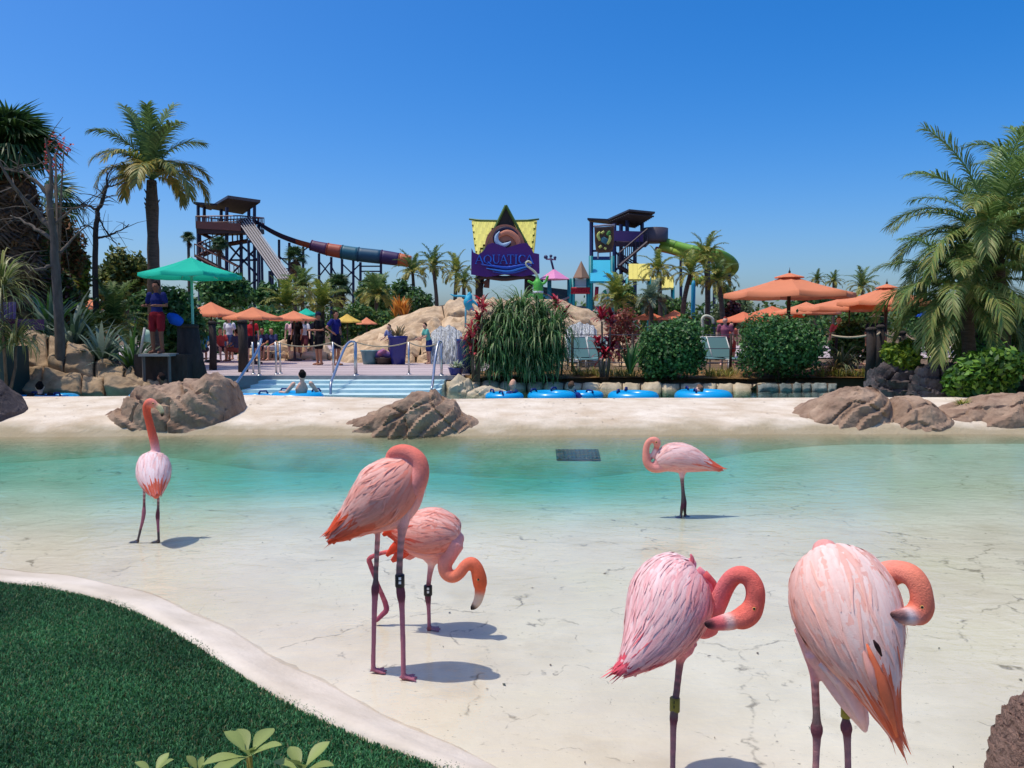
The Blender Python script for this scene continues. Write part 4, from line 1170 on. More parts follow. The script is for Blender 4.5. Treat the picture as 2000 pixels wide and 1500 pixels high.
# left bank plants
FLAX = [C(112, 134, 118), C(84, 108, 92), C(140, 156, 138), C(62, 86, 66)]
for k, (px, py, d, h, cols, lb) in enumerate(((150, 690, 20.3, 1.5, FLAX, 'grey green sword leaved clump above the middle of the left rock wall'), (205, 722, 19.6, 1.25, FLAX, 'grey green sword leaved clump low on the left rock wall'),
                                             (258, 730, 19.3, 1.2, FLAX[2:] + GRN[:1], 'sword leaved clump with pale blades beside the lifeguard stand'), (100, 668, 20.6, 1.45, FLAX + GRN[:2], 'sword leaved clump highest on the left rock wall'))):
    z = P(px, py, d).z
    tuft('flax_plant', lb, 'plant', px, py, d, [(0, 0, 46, h, .045, (.5, 1.5), .75)], cols, 31 + k, 'sword leaved clumps on the left bank', stem=False)
# --- palms with feather fronds
def frond_mesh(name, L, el, droop, npair, ll, lw, cols, seed, twist=0.0, vee=.35, tipcols=None):
    r = random.Random(seed)
    pts = []; p = np.zeros(3); e = el; n = 20
    dirs = []
    for k in range(n + 1):
        f = k / n
        pts.append(p.copy()); e = el - droop * f ** 1.5
        d = np.array([math.cos(e), 0, math.sin(e)]); dirs.append(d)
        p = p + d * L / n
    pts = np.array(pts); dirs = np.array(dirs)
    mb = MB()
    mb.tube(pts, [.030 * L / 3 * (1 - .9 * k / n) + .003 for k in range(n + 1)], 5, np.array(cols[0][:3]) * 1.1)
    for k in range(npair):
        f = .16 + .83 * k / (npair - 1)
        i = min(int(f * n), n - 1); g = f * n - i
        c = pts[i] * (1 - g) + pts[i + 1] * g; t = dirs[i]
        nrm = np.array([-t[2], 0, t[0]])
        prof = (math.sin(math.pi * min(1, (f - .06) * .92)) ** .55) * (1 - .35 * f)
        for s in (-1, 1):
            ln = ll * max(.16, prof) * r.uniform(.82, 1.15)
            sw = .55 + .55 * f + r.uniform(-.12, .12)
            dd = t * math.sin(sw * .9) + np.array([0, s, 0]) * math.cos(sw * .9) + nrm * (vee + r.uniform(-.22, .22))
            dd = dd / np.linalg.norm(dd)
            col = np.array((tipcols if tipcols and r.random() < f * .9 else cols)[r.randrange(3)][:3]) * r.uniform(.75, 1.25)
            q = c.copy(); V = []
            wv = np.cross(dd, nrm); wv /= np.linalg.norm(wv) + 1e-9
            for j, ww in enumerate((.55, 1.0, .7, .08)):
                V += [q - wv * lw * ww, q + wv * lw * ww]
                dd = dd + np.array([0, 0, -.26 - .20 * r.random()]) * (j + .5) * .55
                dd /= np.linalg.norm(dd); q = q + dd * ln / 3
            b = len(mb.v); mb.v += [tuple(v) for v in V]; mb.c += [tuple(col)] * 8
            for j in range(3):
                mb.f.append((b + 2 * j, b + 2 * j + 1, b + 2 * j + 3, b + 2 * j + 2)); mb.mi.append(0); mb.sm.append(True)
    return mb.mesh(name, M_leaf)
def palm_set(L, npair, ll, lw, cols, old, seed, els=((1.45, .9), (1.15, 1.35), (.8, 1.7), (.45, 1.9), (.05, 1.7), (-.35, 1.2)), vee=.35):
    return [[frond_mesh('frond', L * (1 - .05 * k), el, dr, npair, ll, lw, cols if k < 3 else [cols[0], old[0], old[1]], seed + k * 7 + v, vee=vee, tipcols=old if k >= 2 else None) for v in range(2)] for k, (el, dr) in enumerate(els)]
GP = [C(88, 116, 60), C(104, 128, 66), C(72, 98, 54)]
YP = [C(160, 154, 66), C(172, 160, 74), C(124, 134, 60)]
def palm(label, base, top, r0, r1, sets, tiers, seed, name='palm_tree', group=None, lean=0.0, scale=1.0, bark=None, boots=True, cat='palm tree', az0=None):
    r = random.Random(seed)
    root = thing(name, label, cat, base, group)
    mb = MB(); k = 14
    pts = [Vector(base).lerp(Vector(top), i / k) + Vector((lean * math.sin(math.pi * i / k), 0, 0)) for i in range(k + 1)]
    pts[0].z -= .2
    rad = [r0 + (r1 - r0) * i / k for i in range(k + 1)]
    rad = [q * (1 + .05 * math.sin(i * 2.3)) for i, q in enumerate(rad)]
    if boots: rad[-2] *= 1.2; rad[-3] *= 1.25; rad[-4] *= 1.1
    mb.tube(pts, rad, 12)
    for i in range(int(22 if boots else 0)):
        a = r.uniform(0, 6.28); z = r.uniform(.80, .98)
        c = Vector(base).lerp(Vector(top), z)
        mb.tube([c + Vector((math.cos(a), math.sin(a), 0)) * r1 * .8, c + Vector((math.cos(a) * r1 * 1.6, math.sin(a) * r1 * 1.6, r1 * 1.3))], [r1 * .28, r1 * .10], 5)
    mb.build('trunk', bark or M_palmbark, root)
    tv = Vector(top) - Vector(base)
    for tier, cnt in tiers:
        a0 = r.uniform(0, 6.28)
        for q in range(cnt):
            me = sets[tier][r.randrange(2)]
            f = link('frond', me, root)
            f.location = tv + Vector((0, 0, r.uniform(-.1, .1) * scale))
            f.rotation_euler = (r.uniform(-.12, .12), r.uniform(-.1, .1), a0 + 6.283 * (q + r.uniform(-.28, .28)) / cnt if az0 is None else r.gauss(az0, .9))
            f.scale = (scale * r.uniform(.85, 1.1),) * 3
    return root
def at_z(px, d, z):
    q = P(px, 640, d); q.z = z
    return q
# big queen palm on the left
S1 = palm_set(2.6, 64, .74, .025, [C(104, 134, 76), C(122, 148, 84), C(86, 114, 66)], [C(184, 164, 78), C(160, 156, 82), C(136, 144, 72)], 100, els=((1.5, .8), (1.25, 1.5), (.95, 2.1), (.55, 2.3), (.15, 2.0), (-.2, 1.2)), vee=.2)
palm('tall feathery palm on a thick bare trunk behind the teal umbrella', at_z(302, 24.5, .3), P(296, 352, 24.5), .23, .135, S1, ((0, 3), (1, 4), (2, 6), (3, 6), (4, 2)), 4, scale=.9)
# palms on the right edge, close and large
S2 = palm_set(3.0, 76, .74, .0165, [C(112, 142, 76), C(138, 164, 100), C(90, 122, 66)], [C(128, 142, 70), C(152, 152, 84), C(104, 130, 62)], 200, vee=.25)
palm('large feathery palm with a full crown near the right edge', at_z(1962, 17.4, .1), P(1935, 470, 17.4), .20, .15, S2, ((0, 4), (1, 6), (2, 8), (3, 9), (4, 8), (5, 6)), 18, lean=.1, group='palms at the right edge', scale=.95)
palm('palm leaning in from the right edge behind the fullest one', at_z(2090, 18.6, .1), P(2066, 415, 18.6), .20, .15, S2, ((0, 3), (1, 6), (2, 7), (3, 8), (4, 6)), 28, lean=-.1, group='palms at the right edge', scale=.92)
palm('low palm with yellowish drooping fronds under the right hand palms', at_z(1905, 17.0, .1), P(1885, 570, 17.0), .15, .12, S2, ((1, 4), (2, 6), (3, 8), (4, 9), (5, 8)), 38, group='palms at the right edge', scale=.82)
# medium and far palms
S3 = palm_set(2.0, 30, .52, .026, [C(96, 124, 62), C(118, 140, 72), C(80, 106, 54)], YP, 300)
S4 = palm_set(2.0, 30, .50, .028, [C(132, 148, 64), C(154, 160, 72), C(104, 128, 58)], YP, 400)
S5 = palm_set(1.9, 28, .5, .030, [C(104, 132, 110), C(126, 148, 124), C(84, 110, 92)], [C(150, 150, 110), C(120, 134, 104), C(104, 120, 96)], 500)
FP = ((0, 3), (1, 5), (2, 6), (3, 6), (4, 4))
for k, (px, top, d, sc, st, ln, lb) in enumerate((
    (846, 524, 44, .74, S3, .2, 'palm left of the big park sign, tallest of the group there'),
    (892, 534, 42, .62, S4, -.1, 'yellowish palm touching the left edge of the big park sign'),
    (806, 534, 47, .72, S3, .1, 'small palm in front of the lower end of the tube slide'),
    (906, 556, 40, .5, S3, .0, 'short palm right under the left edge of the big park sign'),
    (1286, 530, 36, .62, S4, .1, 'yellowish palm in front of the yellow play panel'),
    (1348, 536, 34, .62, S4, -.3, 'palm on a leaning trunk in front of the green slide curve'),
    (1378, 502, 35, .62, S4, .1, 'tallest palm in front of the green slide curve'),
    (1402, 548, 33, .62, S3, .2, 'green palm under the green slide curve'),
    (1272, 590, 33, .62, S5, .0, 'silvery palm below the yellow play panels'),
    (1628, 552, 62, .55, S3, 0, 'small far palm behind the nearest orange umbrella on the right'),
    (1684, 562, 60, .85, S3, 0, 'far drooping palm between the two largest orange umbrellas'),
    (1596, 548, 70, .55, S3, 0, 'farthest small palm just right of the tip of the nearest orange umbrella'),
    (1560, 582, 64, .7, S3, 0, 'far palm seen under the nearest orange umbrella'))):
    palm(lb, at_z(px, d, .3), P(px, top, d), .13, .09, st, FP, 500 + k, group='palms in the middle distance', lean=ln, scale=sc, boots=False)
# low clumping palms
for k, (px, py, d, sc, st, lb, zb) in enumerate((
    (222, 640, 22.5, .72, S3, 'bushy feathery palm left of the lifeguard stand', None),
    (180, 655, 21.8, .5, S4, 'low yellow green palm above the left rock wall', None),
    (560, 604, 40, .85, S4, 'wide yellow green palm clump above the left orange umbrellas', None),
    (630, 602, 41, .85, S4, 'second wide yellow green palm clump behind the small teal umbrella', None),
    (590, 568, 46, .8, S3, 'taller green palm behind the yellow green palm clumps', None),
    (735, 580, 44, .75, S3, 'bushy green palm left of the rock mound', None),
    (1205, 592, 34, .7, S4, 'low yellow green palm on top of the rock mound at the right', None))):
    c = P(px, py, d)
    palm(lb, (c.x, c.y, min(c.z - .4, .3)), c, .12, .10, st, ((0, 6), (1, 8), (2, 8), (3, 7), (4, 4)), 700 + k, group='low clumping palms', scale=sc, boots=False)
# --- fan palms
def fan_mesh(seed, Rr, cols, nl=26, dead=False):
    r = random.Random(seed); mb = MB()
    mb.tube([(0, 0, 0), (Rr * .8, 0, .05)], [.02, .012], 4, cols[0][:3])
    c = np.array([Rr * .8, 0, .05])
    for k in range(nl):
        a = (k / (nl - 1) - .5) * 4.4
        d = np.array([math.cos(a), math.sin(a), .12 * r.random()]); s = np.array([-math.sin(a), math.cos(a), 0])
        L = Rr * (.9 + .25 * math.cos(a * .6)) * r.uniform(.9, 1.1)
        col = np.array(cols[r.randrange(len(cols))][:3]) * r.uniform(.75, 1.2)
        w = Rr * .055
        m = c + d * L * .55; t = c + d * L + np.array([0, 0, -L * (.35 + .3 * r.random())])
        mb.add([c, m - s * w, t, m + s * w], [(0, 1, 2, 3)], col)
    return mb.mesh('fan_leaf', M_leaf)
FG = [fan_mesh(k, .75, [C(60, 92, 48), C(78, 108, 56), C(46, 76, 42)]) for k in range(3)]
FD = [fan_mesh(9 + k, .75, [C(128, 92, 58), C(104, 76, 52), C(84, 66, 50)]) for k in range(3)]
def fan_palm(label, base, top, r0, ng, nd, scale, seed, skirt=0.0):
    r = random.Random(seed)
    root = thing('fan_palm', label, 'palm tree', base, 'fan palms')
    b, t = Vector(base), Vector(top)
    MB().tube([b - Vector((0, 0, .2)), b.lerp(t, .5), t], [r0, r0 * .85, r0 * .8], 9).build('trunk', M_palmbark, root)
    for k in range(ng):
        f = link('fan_leaf', FG[k % 3], root); el = r.uniform(-.5, 1.35)
        f.location = t - b; f.rotation_euler = (0, -el, r.uniform(0, 6.28)); f.scale = (scale * r.uniform(.85, 1.15),) * 3
    for k in range(nd):
        f = link('dead_leaf', FD[k % 3], root); z = r.random() ** .8
        f.location = (t - b) - Vector((0, 0, z * skirt)); f.rotation_euler = (0, r.uniform(.9, 1.45), r.uniform(0, 6.28)); f.scale = (scale * r.uniform(.7, 1.05),) * 3
    return root
fan_palm('tall dark fan palm with a thick skirt of dead leaves at the left edge', at_z(52, 21.5, .3), P(20, 300, 21.5), .28, 44, 150, 1.0, 1, 3.6)
fan_palm('second shaggy fan palm behind the bare tree on the left', at_z(120, 25.5, .3), P(104, 400, 25.5), .26, 8, 110, .85, 8, 2.6)
fan_palm('tiny far fan palm above the teal umbrella', at_z(370, 76, .3), P(368, 466, 76), .16, 30, 4, .52, 2, .3)
fan_palm('far fan palm in front of the left slide tower', at_z(428, 62, .3), P(428, 480, 62), .16, 30, 4, .55, 3, .3)
fan_palm('far bare looking fan palm behind the multi lane slide', at_z(576, 64, .3), P(576, 506, 64), .18, 16, 16, .8, 4, .6)
fan_palm('far fan palm below the tube slide left of the bushy trees', at_z(662, 66, .3), P(662, 562, 66), .18, 34, 20, .9, 5, .6)
# --- grassy yucca crown at the far left edge and the plant over the purple wall
tuft('yucca', 'pale grassy yucca head leaning in from the left edge', 'plant', 8, 640, 16.5, [(0, 1.95, 150, 1.1, .016, (-.2, 1.4), 1.3, .2), (14, .85, 130, .95, .014, (-.2, 1.3), 1.6, .2), (-30, 1.2, 120, 1.0, .016, (-.2, 1.4), 1.4, .2)], [C(150, 156, 96), C(120, 134, 76), C(176, 172, 120), C(92, 112, 60)], 41, zb=.4)
# --- bare trees
def bare_tree(label, base, limbs, r0, m, name='bare_tree', flowers=None, seed=0):
    r = random.Random(seed)
    root = thing(name, label, 'tree', base)
    tr = MB(); br = MB()
    for k, (pts, ra, rb) in enumerate(limbs):
        q = spl([tuple(p) for p in pts], 14)
        q = q + np.array([[r.gauss(0, .012) for _ in range(3)] for _ in range(14)])
        (tr if k == 0 else br).tube(q, [ra + (rb - ra) * i / 13 for i in range(14)], 8 if k == 0 else 6)
        if k:
            for _ in range(9):                      # twigs
                i = r.randrange(4, 13); c = q[i]
                d = np.array([r.gauss(0, 1), r.gauss(0, .6), r.gauss(.5, .7)]); d /= np.linalg.norm(d)
                L = r.uniform(.25, .8)
                br.tube([c, c + d * L * .5 + np.array([0, 0, .04]), c + d * L], [rb * .9, rb * .6, .004], 4)
    tr.build('trunk', m, root); br.build('branches', m, root)
    if flowers:
        rg = np.random.default_rng(seed)
        V, F, c = leaf_quads(flowers, rg.normal(0, 1, flowers.shape), .06, .035, palette([C(214, 74, 70), C(230, 120, 118), C(190, 54, 48)], len(flowers), rg), rg)
        tag(link('flowers', np_mesh('flowers', V - np.array(base), F, c, M_leaf), root), kind='stuff')
    return root
d = 18.5
bare_tree('grey bare tree with crooked branches reaching over the left fan palms', at_z(112, d, .3),
          [([at_z(114, d, .1), P(110, 540, d), P(104, 450, d), P(92, 360, d)], .12, .06), ([P(104, 450, d), P(70, 410, d), P(30, 370, d - .5), P(-10, 300, d - .8)], .07, .02), ([P(98, 400, d), P(100, 330, d), P(88, 270, d)], .06, .015),
           ([P(106, 470, d), P(60, 440, d + .3), P(20, 420, d + .5)], .05, .015), ([P(104, 440, d), P(140, 410, d), P(180, 400, d)], .035, .012), ([P(108, 520, d), P(60, 525, d - .4), P(15, 500, d - .6)], .05, .015), ([P(96, 380, d), P(50, 340, d), P(5, 330, d)], .05, .014), ([P(108, 500, d), P(140, 470, d + .4), P(170, 440, d + .6)], .04, .012)],
          .16, M_greywood, seed=3)
d = 22
bare_tree('slender dark bare tree left of the tall feathery palm', at_z(187, d, .3),
          [([at_z(187, d, .1), P(186, 520, d), P(188, 440, d), P(190, 410, d)], .085, .06), ([P(190, 412, d), P(205, 380, d), P(209, 335, d)], .055, .02), ([P(190, 412, d), P(170, 400, d), P(152, 402, d)], .04, .015), ([P(207, 365, d), P(225, 362, d), P(250, 357, d)], .028, .008),
           ([P(188, 465, d), P(215, 458, d), P(252, 440, d)], .038, .012), ([P(190, 420, d), P(205, 448, d), P(230, 480, d)], .028, .008), ([P(188, 450, d), P(165, 440, d), P(150, 455, d)], .028, .008)],
          .09, M_darkwood, seed=5)
rg = np.random.default_rng(12)
leafy('flowering_shrub', 'loose shrub with pink red flowers high among the left fan palms', 'shrub', tuple(at_z(116, 20.6, .3)), [tuple(P(108, 300, 20.6)) + (.3, .3, .55), tuple(P(125, 285, 20.6)) + (.2, .2, .3), tuple(P(100, 330, 20.6)) + (.2, .2, .3)], 110, .045, .03, [C(210, 70, 66), C(226, 128, 120), C(96, 70, 50), C(180, 50, 44)], 44, trunk=.05)
# --- broad trees and shrub masses
for k, a in enumerate((
    ('dark_tree', 'dense dark green round tree behind the teal umbrella', 382, 502, 532, 612, 44, 5200, .16, .10, DGRN, .2),
    ('leafy_tree', 'olive green tree with yellowish leaves behind the slender bare tree', 196, 292, 486, 612, 30, 4600, .12, .07, OLIVE, .16),
    ('leafy_tree', 'lime green bushy tree between the two bare trees', 122, 182, 490, 600, 26, 3200, .11, .06, LIME[:2] + OLIVE, .14),
    ('leafy_tree', 'reddish olive shrub tree above the second bare trunk', 60, 150, 520, 640, 23, 3000, .1, .06, OLIVE[1:] + [C(120, 70, 60)], .14),
    ('leafy_tree', 'tall green tree right of the tube slide supports', 692, 766, 528, 628, 50, 3600, .15, .09, GRN, .18),
    ('leafy_tree', 'bluish green tree behind the orange fiery plant', 752, 845, 545, 625, 46, 3200, .14, .08, GRN[:3] + [C(92, 124, 92)], .16),
    ('leafy_tree', 'brownish green tree behind the grey bare tree at the left edge', -40, 100, 400, 600, 22.5, 5200, .1, .045, OLIVE[1:] + [C(116, 92, 62), C(86, 98, 56)], .14),
    ('leafy_tree', 'rusty leaved tree between the grey bare tree and the slender dark one', 96, 160, 395, 560, 24.5, 2400, .1, .045, [C(132, 88, 56), C(104, 92, 56), C(84, 96, 50)], .12),
    ('dark_tree', 'dark tree in front of the foot of the multi lane slide', 500, 545, 548, 612, 46, 2000, .14, .09, DGRN, .14),
    ('leafy_tree', 'pale green tree right of the leaning trunk palm', 1388, 1466, 548, 640, 40, 3000, .13, .07, [C(112, 138, 96), C(88, 116, 72), C(134, 152, 104)], .16),
    ('leafy_tree', 'green tree right of the cyan play panel', 1196, 1250, 556, 620, 39, 2200, .12, .07, GRN, .12),
    ('leafy_tree', 'green tree under the second yellow play panel', 1240, 1345, 566, 640, 41, 3200, .13, .08, GRN, .14),
    ('dark_red_tree', 'dark red leaved shrub tree left of the orange umbrellas on the right', 1405, 1450, 588, 640, 34, 1500, .1, .06, [C(92, 40, 44), C(70, 30, 36), C(116, 60, 56)], .1),
    ('leafy_tree', 'dark tree behind the middle of the right orange umbrellas', 1540, 1640, 560, 625, 48, 2600, .15, .08, DGRN, .16),
    ('leafy_tree', 'green tree behind the rear orange umbrellas on the right', 1640, 1740, 585, 660, 38, 3000, .12, .07, OLIVE[1:] + GRN, .14),
    ('leafy_tree', 'dark tree behind the blue umbrellas at the right', 1750, 1880, 565, 660, 42, 3400, .14, .08, DGRN, .16))):
    nm, lb, x0_, x1_, tp, bt, d, n, ln, wd, cols, tr = a
    px_bush(nm, lb, x0_, x1_, tp, bt, d, n, ln, wd, cols, 900 + k, trunk=tr, group='leafy trees in the background', zbase=.3, cat='tree', sub=11, shell=.35)
for k, a in enumerate((
    ('green_shrub', 'small bright green shrub under the left orange umbrellas', 500, 600, 622, 660, 36, 1700, .1, .06, [C(86, 150, 64), C(70, 128, 56), C(110, 168, 80)]),
    ('green_shrub', 'wide dark shrub behind the left orange umbrellas', 380, 640, 596, 640, 39, 4200, .14, .09, DGRN),
    ('green_shrub', 'dark shrub in the shade behind the sword leaved clumps', -60, 130, 590, 690, 21.8, 4200, .10, .05, DGRN),
    ('green_shrub', 'dark green shrub behind the lifeguard stand', 230, 400, 560, 690, 26, 5200, .11, .06, DGRN + GRN[:1]),
    ('green_shrub', 'green shrub behind the yellow umbrella', 640, 780, 590, 660, 40, 3400, .12, .07, GRN + OLIVE[:1]),
    ('red_shrub', 'soft orange red feathery shrub right of the rock mound', 1180, 1250, 592, 650, 27.5, 1500, .09, .03, [C(190, 96, 80), C(166, 110, 84), C(150, 80, 66)]),
    ('green_shrub', 'green shrub behind the round clipped bush', 1290, 1420, 610, 690, 30, 2600, .1, .06, GRN),
    ('green_shrub', 'dark shrub behind the wooden rope posts on the right', 1620, 1720, 630, 700, 25.5, 2400, .1, .05, DGRN))):
    nm, lb, x0_, x1_, tp, bt, d, n, ln, wd, cols = a
    px_bush(nm, lb, x0_, x1_, tp, bt, d, n, ln, wd, cols, 950 + k, group='shrubs in the background', zbase=.3, cat='shrub', sub=10, squash=.5)
tuft('fiery_plant', 'orange upright feathery plant on the left slope of the rock mound', 'plant', 782, 625, 32, [(0, .2, 90, .75, .03, (.9, 1.55), .3), (-10, .1, 50, .5, .03, (.8, 1.5), .3), (10, .1, 50, .55, .03, (.8, 1.5), .3)], [C(222, 150, 60), C(200, 120, 50), C(232, 176, 84)], 61, stem=False)
# --- far belt of trees closing the view
rg = np.random.default_rng(99)
lob = []
for px in range(-900, 2900, 26):
    d = 95 + rg.uniform(-8, 10); c = P(px, 618, d)
    hh = rg.uniform(1.2, 3.0)
    lob.append((c.x, d, c.z - .6, rg.uniform(1.8, 3.4), 1.8, hh))
p, dd = crown_points(lob, 26000, rg, .4)
clump = .75 + .5 * (wave(p[:, 0], p[:, 2], .8, 4)[:, None] * .5 + .5)
V, F, c = leaf_quads(p, dd, .34, .2, palette(GRN + OLIVE[1:], len(p), rg) * clump, rg)
tag(link('far_trees', np_mesh('far_trees', V, F, c, M_leaf)), 'far belt of mixed trees behind the park', 'wood', kind='stuff')
# --- foreground whorled leaves at the bottom edge
def whorl(label, px, py, d, n, L, seed, tilt=.5, az=(0, 6.283), group='leafy shoots at the bottom edge'):
    r = random.Random(seed)
    c = P(px, py, d)
    root = thing('leafy_shoot', label, 'plant', (c.x, c.y, 0.0), group)
    MB().tube([(c.x, c.y, -.02), (c.x + .01, c.y, c.z * .5), c], [.010, .008, .006], 7, C(140, 130, 50)[:3]).build('stem', M_leaf, root)
    for k in range(n):
        a = az[0] + (az[1] - az[0]) * (k + r.uniform(-.2, .2)) / n
        e = r.uniform(tilt - .35, tilt + .35); ln = L * r.uniform(.8, 1.1)
        t = np.array([math.cos(a) * math.cos(e), math.sin(a) * math.cos(e), math.sin(e)]); s = np.array([-math.sin(a), math.cos(a), 0]); nr = np.cross(t, s)
        if nr[2] < 0: nr = -nr
        V = []; m_ = 9
        for i in range(m_ + 1):
            f = i / m_
            w = ln * .185 * max(0.02, (math.sin(math.pi * min(1, max(0, (f - .14) / .86)) ** 1.25) ** .8 if f > .14 else .05))
            p = np.array(c) + t * ln * f - np.array([0, 0, 1]) * ln * .22 * f * f
            V += [p - s * w + nr * w * .35, p - nr * w * .02, p + s * w + nr * w * .35]
        F = []
        for i in range(m_):
            for j in range(2): F.append((i * 3 + j, i * 3 + j + 1, i * 3 + 3 + j + 1, i * 3 + 3 + j))
        V = np.array(V) - np.array(origin_of(root))
        col = np.array(C(150, 164, 92)[:3]) * r.uniform(.8, 1.15)
        cc = np.tile(col, (len(V), 1)); cc[1::3] *= 1.18
        link('leaf', np_mesh('leaf', V, F, cc, M_leaf, True), root)
whorl('whorl of pale green oval leaves rising over the turf at the bottom', 487, 1478, 1.55, 9, .090, 3, .55)
whorl('second leafy shoot just right of the full whorl at the bottom', 590, 1508, 1.6, 6, .085, 4, .75)
whorl('small leafy shoot left of the full whorl at the bottom', 388, 1510, 1.6, 5, .05, 5, .8)
whorl('lowest leafy shoot at the bottom left with one leaf tip showing', 300, 1515, 1.5, 4, .06, 6, .6)

# ================================================================== BUILT THINGS
def umbrella(label, px, py_top, py_edge, wpx, d, zfoot, col, group, n=8, vent=True, polecol=C(60, 52, 50), foot=True, slim=.028):
    top, edge = P(px, py_top, d), P(px, py_edge, d)
    Rr = wpx / 2 * pxm(d); hgt = top.z - edge.z
    root = thing('parasol', label, 'umbrella', (top.x, d, zfoot), group)
    ze, zt = edge.z - zfoot, top.z - zfoot
    mb = MB()
    a0, a1 = -math.pi / n, math.pi / n
    rows = 6; V = []
    for i in range(rows + 1):
        f = i / rows
        r_ = .02 + (Rr - .02) * f
        z = zt - hgt * (f ** .92) - .05 * hgt * math.sin(math.pi * f)
        for j in range(5):
            a = a0 + (a1 - a0) * j / 4
            rr = r_ * math.cos(math.pi / n) / math.cos(a) * (1 - .035 * f * math.cos((j - 2) * math.pi / 4))
            V.append((rr * math.cos(a), rr * math.sin(a), z - .02 * Rr * f * math.cos((j - 2) * math.pi / 4)))
    m_ = len(V)
    for j in range(5):                       # valance
        x, y, z = V[rows * 5 + j]; V.append((x * 1.004, y * 1.004, z - .085 * Rr * .8))
    F = [(i * 5 + j, (i + 1) * 5 + j, (i + 1) * 5 + j + 1, i * 5 + j + 1) for i in range(rows) for j in range(4)]
    F += [(rows * 5 + j, m_ + j, m_ + j + 1, rows * 5 + j + 1) for j in range(4)]
    me = MB().add(V, F, col, smooth=True).mesh('panel', M_fabric)
    rib = MB().tube([(Rr * f * .985 * math.cos(a1), Rr * f * .985 * math.sin(a1), zt - hgt * (f ** .92) - .05 * hgt * math.sin(math.pi * f) - .05) for f in (.05, .25, .5, .75, .97)], .012, 4, polecol)
    rib.bar((Rr * .5 * math.cos(a1), Rr * .5 * math.sin(a1), (zt + ze) / 2 - .10), (0, 0, ze - .05), .010, 4, polecol)
    rm = rib.mesh('rib', M_paint)
    for k in range(n):
        for nm, me_ in (('panel', me), ('rib', rm)):
            o = link(nm, me_, root); o.rotation_euler = (0, 0, 6.2832 * k / n + .2)
    MB().tube([(0, 0, 0), (0, 0, zt + .02)], slim, 8, polecol).build('pole', M_paint, root, Vector((0, 0, 0)))
    if vent:
        vb = MB().lathe((0, 0, 0), [(Rr * .24, zt - hgt * .16), (Rr * .235, zt - hgt * .12), (.03, zt + hgt * .10), (.015, zt + hgt * .12)], n, col, smooth=False)
        vb.build('vent_cap', M_fabric, root, Vector((0, 0, 0)))
        MB().lathe((0, 0, zt + hgt * .1), [(.03, 0), (.035, .04), (.012, .08), (.004, .16)], 8, polecol).build('finial', M_paint, root, Vector((0, 0, 0)))
    if foot: MB().lathe((0, 0, 0), [(.28, 0), (.28, .06), (.06, .1), (.04, .35)], 14, polecol).build('base', M_paint, root, Vector((0, 0, 0)))
    return root
OR = C(238, 150, 110); OR2 = C(234, 134, 96); TEAL = C(40, 196, 164)
umbrella('big teal parasol on a slim mint pole over the lifeguard stand', 373, 503, 536, 192, 19.6, .40, TEAL, None, polecol=C(130, 196, 176), vent=False, slim=.034)
gl = 'orange parasols on the left'
umbrella('orange parasol behind the pole of the big teal parasol', 412, 590, 614, 116, 29, .4, OR, gl, vent=False)
umbrella('orange parasol in the middle of the left row overlapping its neighbour', 494, 600, 620, 116, 27.5, .4, OR, gl, vent=False)
umbrella('orange parasol left of the dark dressed lifeguards', 574, 607, 623, 98, 30, .4, OR, gl, vent=False)
umbrella('orange parasol half hidden by the feathery bushes on the far left', 182, 582, 600, 100, 30, .4, OR, gl, vent=False)
umbrella('small teal parasol peeking over an orange one', 598, 602, 615, 54, 36, .4, TEAL, None, vent=False)
umbrella('small orange parasol left of the rock mound', 716, 620, 632, 44, 37, .4, OR, gl, vent=False)
umbrella('yellow parasol beside the left slope of the rock mound', 678, 613, 628, 60, 34, .4, C(232, 196, 96), None, vent=False)
gr = 'orange parasols on the right'
umbrella('nearest orange parasol with a vented top above the square clipped bush', 1542, 537, 573, 246, 22.6, .35, OR, gr, polecol=C(52, 40, 38), slim=.055)
umbrella('orange parasol at the right touching the palm fronds', 1732, 558, 590, 182, 23.5, .35, OR, gr, polecol=C(60, 50, 46), slim=.05)
umbrella('wide orange parasol between the two largest orange ones', 1660, 578, 600, 190, 26, .35, OR, gr, vent=False, polecol=C(60, 50, 46))
umbrella('orange parasol just over the top right corner of the square clipped bush', 1575, 590, 609, 130, 29, .35, OR, gr, vent=False, polecol=C(60, 50, 46))
umbrella('orange parasol just over the top left corner of the square clipped bush', 1508, 598, 616, 120, 30, .35, OR2, gr, vent=False)
umbrella('low orange parasol left of the square clipped bush', 1452, 609, 626, 100, 28.5, .35, OR2, gr, vent=False)
umbrella('low orange parasol over the round clipped bush', 1318, 606, 622, 72, 33, .35, OR2, gr, vent=False)
umbrella('low orange parasol right of the red leaved plants', 1268, 608, 622, 70, 34, .35, OR2, gr, vent=False)
BL = C(28, 84, 190); gb = 'blue parasols at the right'
umbrella('blue parasol left of the drooping palm frond', 1826, 598, 616, 70, 26, .35, BL, gb, vent=False)
umbrella('blue parasol behind the drooping palm frond', 1905, 592, 612, 80, 28, .35, BL, gb, vent=False)
umbrella('blue parasol at the right edge', 2005, 588, 610, 90, 27, .35, BL, gb, vent=False)
# --- generic steelwork
def frame(mb, segs, d, r=.09, col=(1, 1, 1)):
    for (x0, y0, x1, y1) in segs: mb.bar(P(x0, y0, d), P(x1, y1, d), r, 4, col)
NAVY = C(46, 50, 78); BRN = C(104, 66, 58); PURP = C(74, 44, 108)
def part_bar(root, name, a, b, r, col, n=4, m=None):
    return MB().bar(a, b, r, n, col).build(name, m or M_paint, root)
